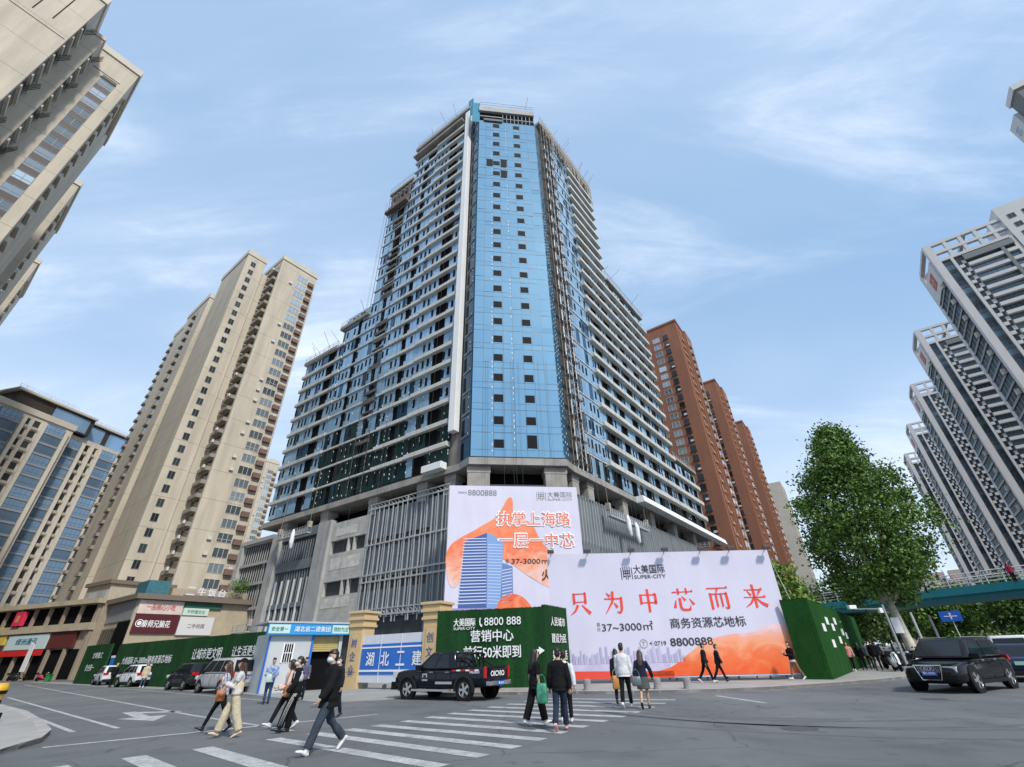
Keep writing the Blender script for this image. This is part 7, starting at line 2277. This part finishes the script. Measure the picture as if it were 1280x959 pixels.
c_black = cloth('black', (.010, .010, .011)); c_ink = cloth('ink', (.016, .017, .022)); c_navy = cloth('navy', (.016, .018, .034)); c_cream = cloth('cream', (.50, .43, .30)); c_denim = cloth('denim', (.045, .075, .14), .3)
c_white = cloth('white', (.60, .60, .62)); c_grey = cloth('slate', (.042, .055, .072), .2); c_khaki = cloth('khaki', (.20, .14, .10)); c_pink = cloth('pink', (.58, .25, .23)); c_blush = cloth('blush', (.62, .46, .40))
c_plaid = noise_mix('cloth_plaid', (.03, .08, .30), (.40, .48, .62), 14, .8, 0, stretch=(1, 1, 1)); c_floral = noise_mix('cloth_floral', (.55, .57, .60), (.10, .16, .32), 11, .8, .5)
c_darkdenim = cloth('dark_denim', (.022, .032, .055), .25); c_skirt = cloth('grey_skirt', (.08, .085, .085)); c_mauve = cloth('mauve', (.10, .10, .16))
s_white = mat('shoe_white', (.62, .62, .60), .5); s_black = mat('shoe_black', (.012, .012, .013), .4); s_red = noise_mix('shoe_red_white', (.55, .03, .06), (.6, .58, .58), 22, .5, .3); s_cream = mat('shoe_cream', (.55, .42, .32), .6)
orange_leather = mat('orange_leather', (.34, .11, .035), .5); white_strap = c_white
stripe_m = mat('stripe_white', (.7, .7, .7), .7)
GZ = 'pedestrians on the zebra crossing'
def phone(mb, T, HP, J, hands):
    c = (hands[0][0] + hands[1][0]) / 2 + Vector((0, .03, .06)); mb.cube(tuple(c), .075, .02, .15)
# woman in cream
def vest(mb, T, HP, J, hands):
    mb.tube([T(0, .0, -.02), T(0, 0, .12), T(0, 0, .30)], [(.205, .155), (.175, .135), (.172, .135)], 16, side=(1, 0, 0))
    for sg in (1, -1): mb.tube([T(sg * .09, .13, .28), T(sg * .085, .06, .535), T(sg * .09, -.12, .3)], [.026] * 3, 8)
person((-7.2, 13.65, 0), -112, 'woman in cream dungarees and black cap walking left, looking at her phone', 1.62, True, legs=((22, 8), (-14, 8)), arms=((22, 88, 4), (18, 92, 4)), lean=1, top=cloth('pale_stripe', (.52, .49, .50)), top_len=-.05, loose=1.3, bottom=c_cream, wide=1.55, shoe=s_cream, hair='long', hair_m=hair_brown, cap=c_black, head_pitch=-12, extras=[('dungaree_bib', c_cream, vest), ('phone', s_white, phone)])
person((-8.15, 14.75, 0), -112, 'person in black trousers and patterned top behind the woman in cream', 1.60, True, legs=((26, 6), (-20, 14)), arms=((4, 22, 6), (-6, 30, 6)), top=c_floral, top_len=-.08, sleeve='short', bottom=c_black, wide=.85, shoe=s_black, hair='long', hair_m=hair_brown)
# man in black with mask
def polo(mb, T, HP, J, hands): mb.tube([T(0, .09, .5), T(0, .13, .40)], [(.05, .01), (.02, .01)], 8, side=(1, 0, 0))
person((-3.95, 11.15, 0), 226, 'tall man in black jacket, grey trousers and pale blue face mask', 1.78, False, legs=((-22, 24), (24, 4)), arms=((-20, 12, 14), (24, 16, 12)), lean=2, top=c_black, top_len=-.16, loose=2.5, bottom=c_grey, wide=1.22, shoe=s_white, hair='short', mask=mask_m, head_yaw=4, collar=c_ink, extras=[('collar_flap', c_ink, polo)])
# woman with track pants, companion
def stripes(mb, T, HP, J, hands):
    for i, (hip, knee, ank, heel, ball, toe) in enumerate(J):
        sg = 1 if i == 0 else -1
        for dy in (-.035, 0, .035):
            mb.tube([hip + Vector((sg * .098, dy, -.05)), hip.lerp(knee, .5) + Vector((sg * .093, dy, 0)), knee + Vector((sg * .082, dy, 0)), ank + Vector((sg * .076, dy, .05))], [(.006, .012)] * 4, 6, side=(0, 1, 0))
def white_yoke(mb, T, HP, J, hands):
    mb.tube([T(0, 0, .22), T(0, 0, .32), T(0, 0, .44), T(0, 0, .50)], [(.188, .142), (.196, .146), (.19, .138), (.15, .10)], 16, side=(1, 0, 0))
def bp_straps(mb, T, HP, J, hands):
    for sg in (1, -1): mb.tube([T(sg * .10, .15, .2), T(sg * .095, .13, .42), T(sg * .09, .02, .55), T(sg * .1, -.15, .4)], [.02] * 4, 8)
person((-6.0, 14.35, 0), -113, 'woman with ponytail, white and black jacket and striped track pants', 1.66, True, legs=((4, 2), (20, 6)), arms=((6, 35, 8), (10, 30, 8)), top=c_black, top_len=-.16, loose=1.9, bottom=c_black, wide=1.35, shoe=s_black, hair='ponytail', mask=c_white, extras=[('track_stripe', stripe_m, stripes), ('white_yoke', c_white, white_yoke), ('bag_strap', c_black, bp_straps)])
person((-6.5, 15.05, 0), -113, 'person in blush sweater half hidden behind the woman in striped track pants', 1.60, True, legs=((26, 4), (-18, 16)), arms=((14, 60, 8), (6, 60, 8)), top=c_blush, top_len=-.10, loose=1.8, bottom=c_ink, shoe=s_white, hair='long', wide=1.0)
# two men facing us behind
person((-11.1, 23.6, 0), 155, 'man in blue checked shirt and jeans standing facing the camera', 1.70, False, legs=((4, 4), (-3, 3)), arms=((15, 70, 8), (10, 60, 8)), top=c_plaid, top_len=-.12, loose=1.6, bottom=c_denim, shoe=s_black, hair='short', group='people standing by the guard house')
person((-10.2, 25.0, 0), 165, 'man in dull mauve shirt standing just behind the checked shirt man', 1.70, False, legs=((4, 4), (-3, 3)), arms=((10, 40, 8), (10, 40, 8)), top=c_mauve, loose=1.4, bottom=c_ink, shoe=s_black, hair='short', group='people standing by the guard house')
person((-5.95, 17.4, 0), -150, 'person in dark coat and white mask, mostly hidden behind the masked man in black', 1.62, True, legs=((10, 4), (-10, 8)), top=c_ink, loose=1.8, bottom=c_ink, shoe=s_black, hair='ponytail', mask=c_white)
person((-8.6, 24.6, 0), 160, 'dark clothed person standing by the roller shutter, only the face catching light', 1.66, False, legs=((4, 4), (-3, 3)), top=c_ink, loose=1.5, bottom=c_ink, shoe=s_black, hair='short', group='people standing by the guard house')
# woman in black
person((.38, 14.2, 0), 62, 'woman in loose black clothes and white shoes crossing towards the right', 1.66, True, legs=((16, 2), (-14, 8)), arms=((-4, 12, 6), (-10, 12, 8)), top=c_black, top_len=-.12, sleeve='short', loose=1.7, bottom=c_black, wide=1.55, shoe=s_white, hair='long', head_yaw=14)
# man with red shoes and his companion
person((.95, 13.25, 0), 14, 'man seen from behind in black sweatshirt, dark jeans and red and white trainers', 1.68, False, legs=((14, 4), (-12, 22)), arms=((-8, 14, 12), (0, 14, 12)), top=c_black, top_len=-.12, loose=1.8, bottom=c_darkdenim, wide=1.12, shoe=s_red, hair='short')
person((1.2, 14.45, 0), 14, 'person with a white sleeved top almost hidden behind the man in red and white trainers', 1.62, False, legs=((14, 4), (-12, 14)), arms=((-16, 10, 14), (0, 10, 10)), top=c_white, loose=1.3, bottom=c_ink, shoe=s_white, hair='short')
# couple at the far end of the crossing
person((3.45, 17.75, 0), 22, 'man in white shirt and black trousers seen from behind by the billboard', 1.80, False, legs=((14, 2), (-14, 16)), arms=((-4, 8, 8), (6, 18, 6)), top=c_white, top_len=-.10, loose=1.9, bottom=c_black, shoe=s_white, hair='short')
person((4.0, 17.55, 0), 20, 'woman with long hair, navy top, grey skirt and black boots', 1.60, True, legs=((6, 2), (-14, 22)), arms=((14, 14, 26), (-12, 10, 14)), top=c_navy, top_len=-.04, loose=1.4, bottom=c_skirt, btype='skirt', shoe=s_black, hair='long', hair_m=hair_brown, lean=6)
person((3.52, 19.3, 0), 18, 'dark clothed person almost hidden behind the man in the white shirt', 1.64, True, legs=((12, 2), (-12, 10)), top=c_ink, loose=1.4, bottom=c_ink, shoe=s_black, hair='long')
# pavement by the billboard
person((9.5, 27.2, .12), 100, 'left one of the two men in black walking past the billboard phone number', 1.74, False, legs=((20, 4), (-20, 14)), arms=((-10, 14, 6), (14, 14, 6)), top=c_ink, loose=1.6, bottom=c_black, shoe=s_white, hair='short', lean=4, group='two men in black at the billboard')
person((10.25, 27.4, .12), 100, 'right one of the two men in black walking past the billboard', 1.68, False, legs=((-20, 12), (22, 4)), arms=((10, 14, 6), (-10, 14, 6)), top=c_ink, loose=1.6, bottom=c_black, shoe=s_black, hair='short', lean=4, group='two men in black at the billboard')
person((14.2, 27.5, .12), -95, 'man in black jacket and khaki trousers holding a phone at the end of the billboard', 1.70, False, legs=((18, 4), (-18, 10)), arms=((22, 86, 4), (18, 88, 4)), top=c_black, top_len=-.04, loose=1.6, bottom=c_khaki, shoe=s_white, hair='short', head_pitch=-14, extras=[('phone', s_white, phone), ('shirt_hem', c_white, lambda mb, T, HP, J, hands: mb.tube([T(0, 0, -.12), T(0, 0, -.02)], [(.19, .14), (.188, .138)], 14, side=(1, 0, 0)))])
# right pavement group
GP = 'people on the right pavement'
person((20.9, 34.6, .12), 40, 'person in dark clothes with pale shirt, left of the pink top', 1.70, False, legs=((10, 4), (-10, 8)), top=c_ink, loose=1.6, bottom=c_black, shoe=s_black, hair='short', group=GP, extras=[('pale_shirt', c_white, white_yoke)])
person((21.9, 35.0, .12), 205, 'person in a pink top and dark trousers on the right pavement', 1.66, False, legs=((14, 4), (-12, 8)), arms=((10, 50, 8), (8, 40, 8)), top=c_pink, loose=1.6, bottom=c_black, shoe=s_white, hair='short', group=GP)
person((23.4, 36.2, .12), 38, 'woman in black just right of the pink top on the right pavement', 1.62, True, legs=((10, 4), (-16, 10)), top=c_black, loose=1.4, bottom=c_black, shoe=s_black, hair='long', group=GP)
person((23.5, 34.9, .12), 45, 'broad man in black striding between the pink top and the scooters', 1.78, False, legs=((20, 4), (-20, 12)), top=c_black, loose=2.2, bottom=c_ink, shoe=s_black, hair='short', group=GP)
person((25.6, 37.6, .12), 215, 'person in dark blue coat far back on the right pavement near the tree', 1.68, False, legs=((10, 4), (-10, 8)), top=c_navy, loose=1.8, bottom=c_black, shoe=s_black, hair='short', group=GP)
person((24.4, 36.9, .12), 35, 'person with a grey hood walking away on the right pavement by the scooters', 1.66, False, legs=((12, 4), (-10, 8)), top=cloth('hood_grey', (.10, .11, .12)), loose=2, bottom=c_black, shoe=s_black, hair='short', group=GP)
# by the white cars, on the bridge
person((-35.2, 45.6, .04), 120, 'person in black with pale hair standing by the white SUVs on the left', 1.72, True, legs=((6, 4), (-6, 6)), top=c_black, loose=1.5, bottom=c_black, shoe=s_black, hair='short', hair_m=mat('hair_blond', (.42, .32, .22), .6), group='people by the white cars')
person((-30.6, 43.0, .04), 150, 'person in a cream coat and jeans standing at the back of the white SUV', 1.72, True, legs=((6, 4), (-6, 6)), top=c_cream, top_len=-.3, loose=1.8, bottom=c_denim, shoe=s_white, hair='long', hair_m=hair_brown, group='people by the white cars')
person((41.7, 50.4, 5.96), 140, 'small dark figure standing on the footbridge', 1.7, False, legs=((4, 2), (-4, 4)), top=c_ink, loose=1.5, bottom=c_black, shoe=s_black, hair='short')
person((44.0, 43.3, 5.96), 200, 'small figure in maroon on the footbridge at the right', 1.68, True, legs=((4, 2), (-4, 4)), top=cloth('maroon', (.22, .02, .05)), loose=1.6, bottom=c_black, shoe=s_black, hair='long')

# ------------------------------------------------------------------ bags
def bag(loc, az, w, d, h, m, label, strap=.5, name='handbag'):
    t = thing(name, label, 'bag', loc)
    M = Matrix.Translation(loc) @ Matrix.Rotation(R(-az), 4, 'Z')
    b = MB(); S_ = [[(x * w * f, y * d * f2, z) for x, y in ((-.5, -.35), (-.4, -.5), (.4, -.5), (.5, -.35), (.5, .35), (.4, .5), (-.4, .5), (-.5, .35))] for z, f, f2 in ((0, .86, .8), (h * .15, 1, 1), (h * .7, .96, .9), (h, .84, .5))]
    loft(b, S_); b.xform(M).build('pouch', m, t, smooth=True, bevel=.01)
    b = MB()
    N = 8
    P = [(w * .38 * math.cos(math.pi * i / N), 0, h * .95 + strap * math.sin(math.pi * i / N)) for i in range(N + 1)]
    b.tube(P, [.012] * (N + 1), 6); b.xform(M).build('strap', m, t)
bag((-6.40, 14.85, .72), -25, .26, .13, .28, orange_leather, 'orange brown shoulder bag hanging beside the woman in track pants', .38)
bag((-7.75, 13.9, .72), -30, .22, .12, .24, orange_leather, 'small brown bag hanging by the person behind the woman in cream', .4)
bag((.52, 13.15, .55), 20, .26, .16, .40, mat('bag_green', (.04, .22, .14), .5, var=.6, vscale=9), 'green and white carrier bag held by the man in red and white trainers', .2, 'carrier_bag')
bag((3.72, 17.2, .62), 10, .30, .14, .26, mat('bag_grey', (.10, .13, .15), .4), 'grey handbag carried by the woman in the grey skirt', .2)
bag((3.38, 19.0, .45), 0, .24, .16, .40, mat('bag_orange', (.42, .20, .05), .5), 'orange bag carried beside the man in the white shirt', .2, 'carrier_bag')
bag((-11.0, 23.2, .8), 150, .24, .08, .3, mat('bag_mint', (.4, .52, .48), .5), 'pale carrier bag held by the man in the checked shirt', .12, 'carrier_bag')

bpy.data.scenes.remove(tmp_scene)
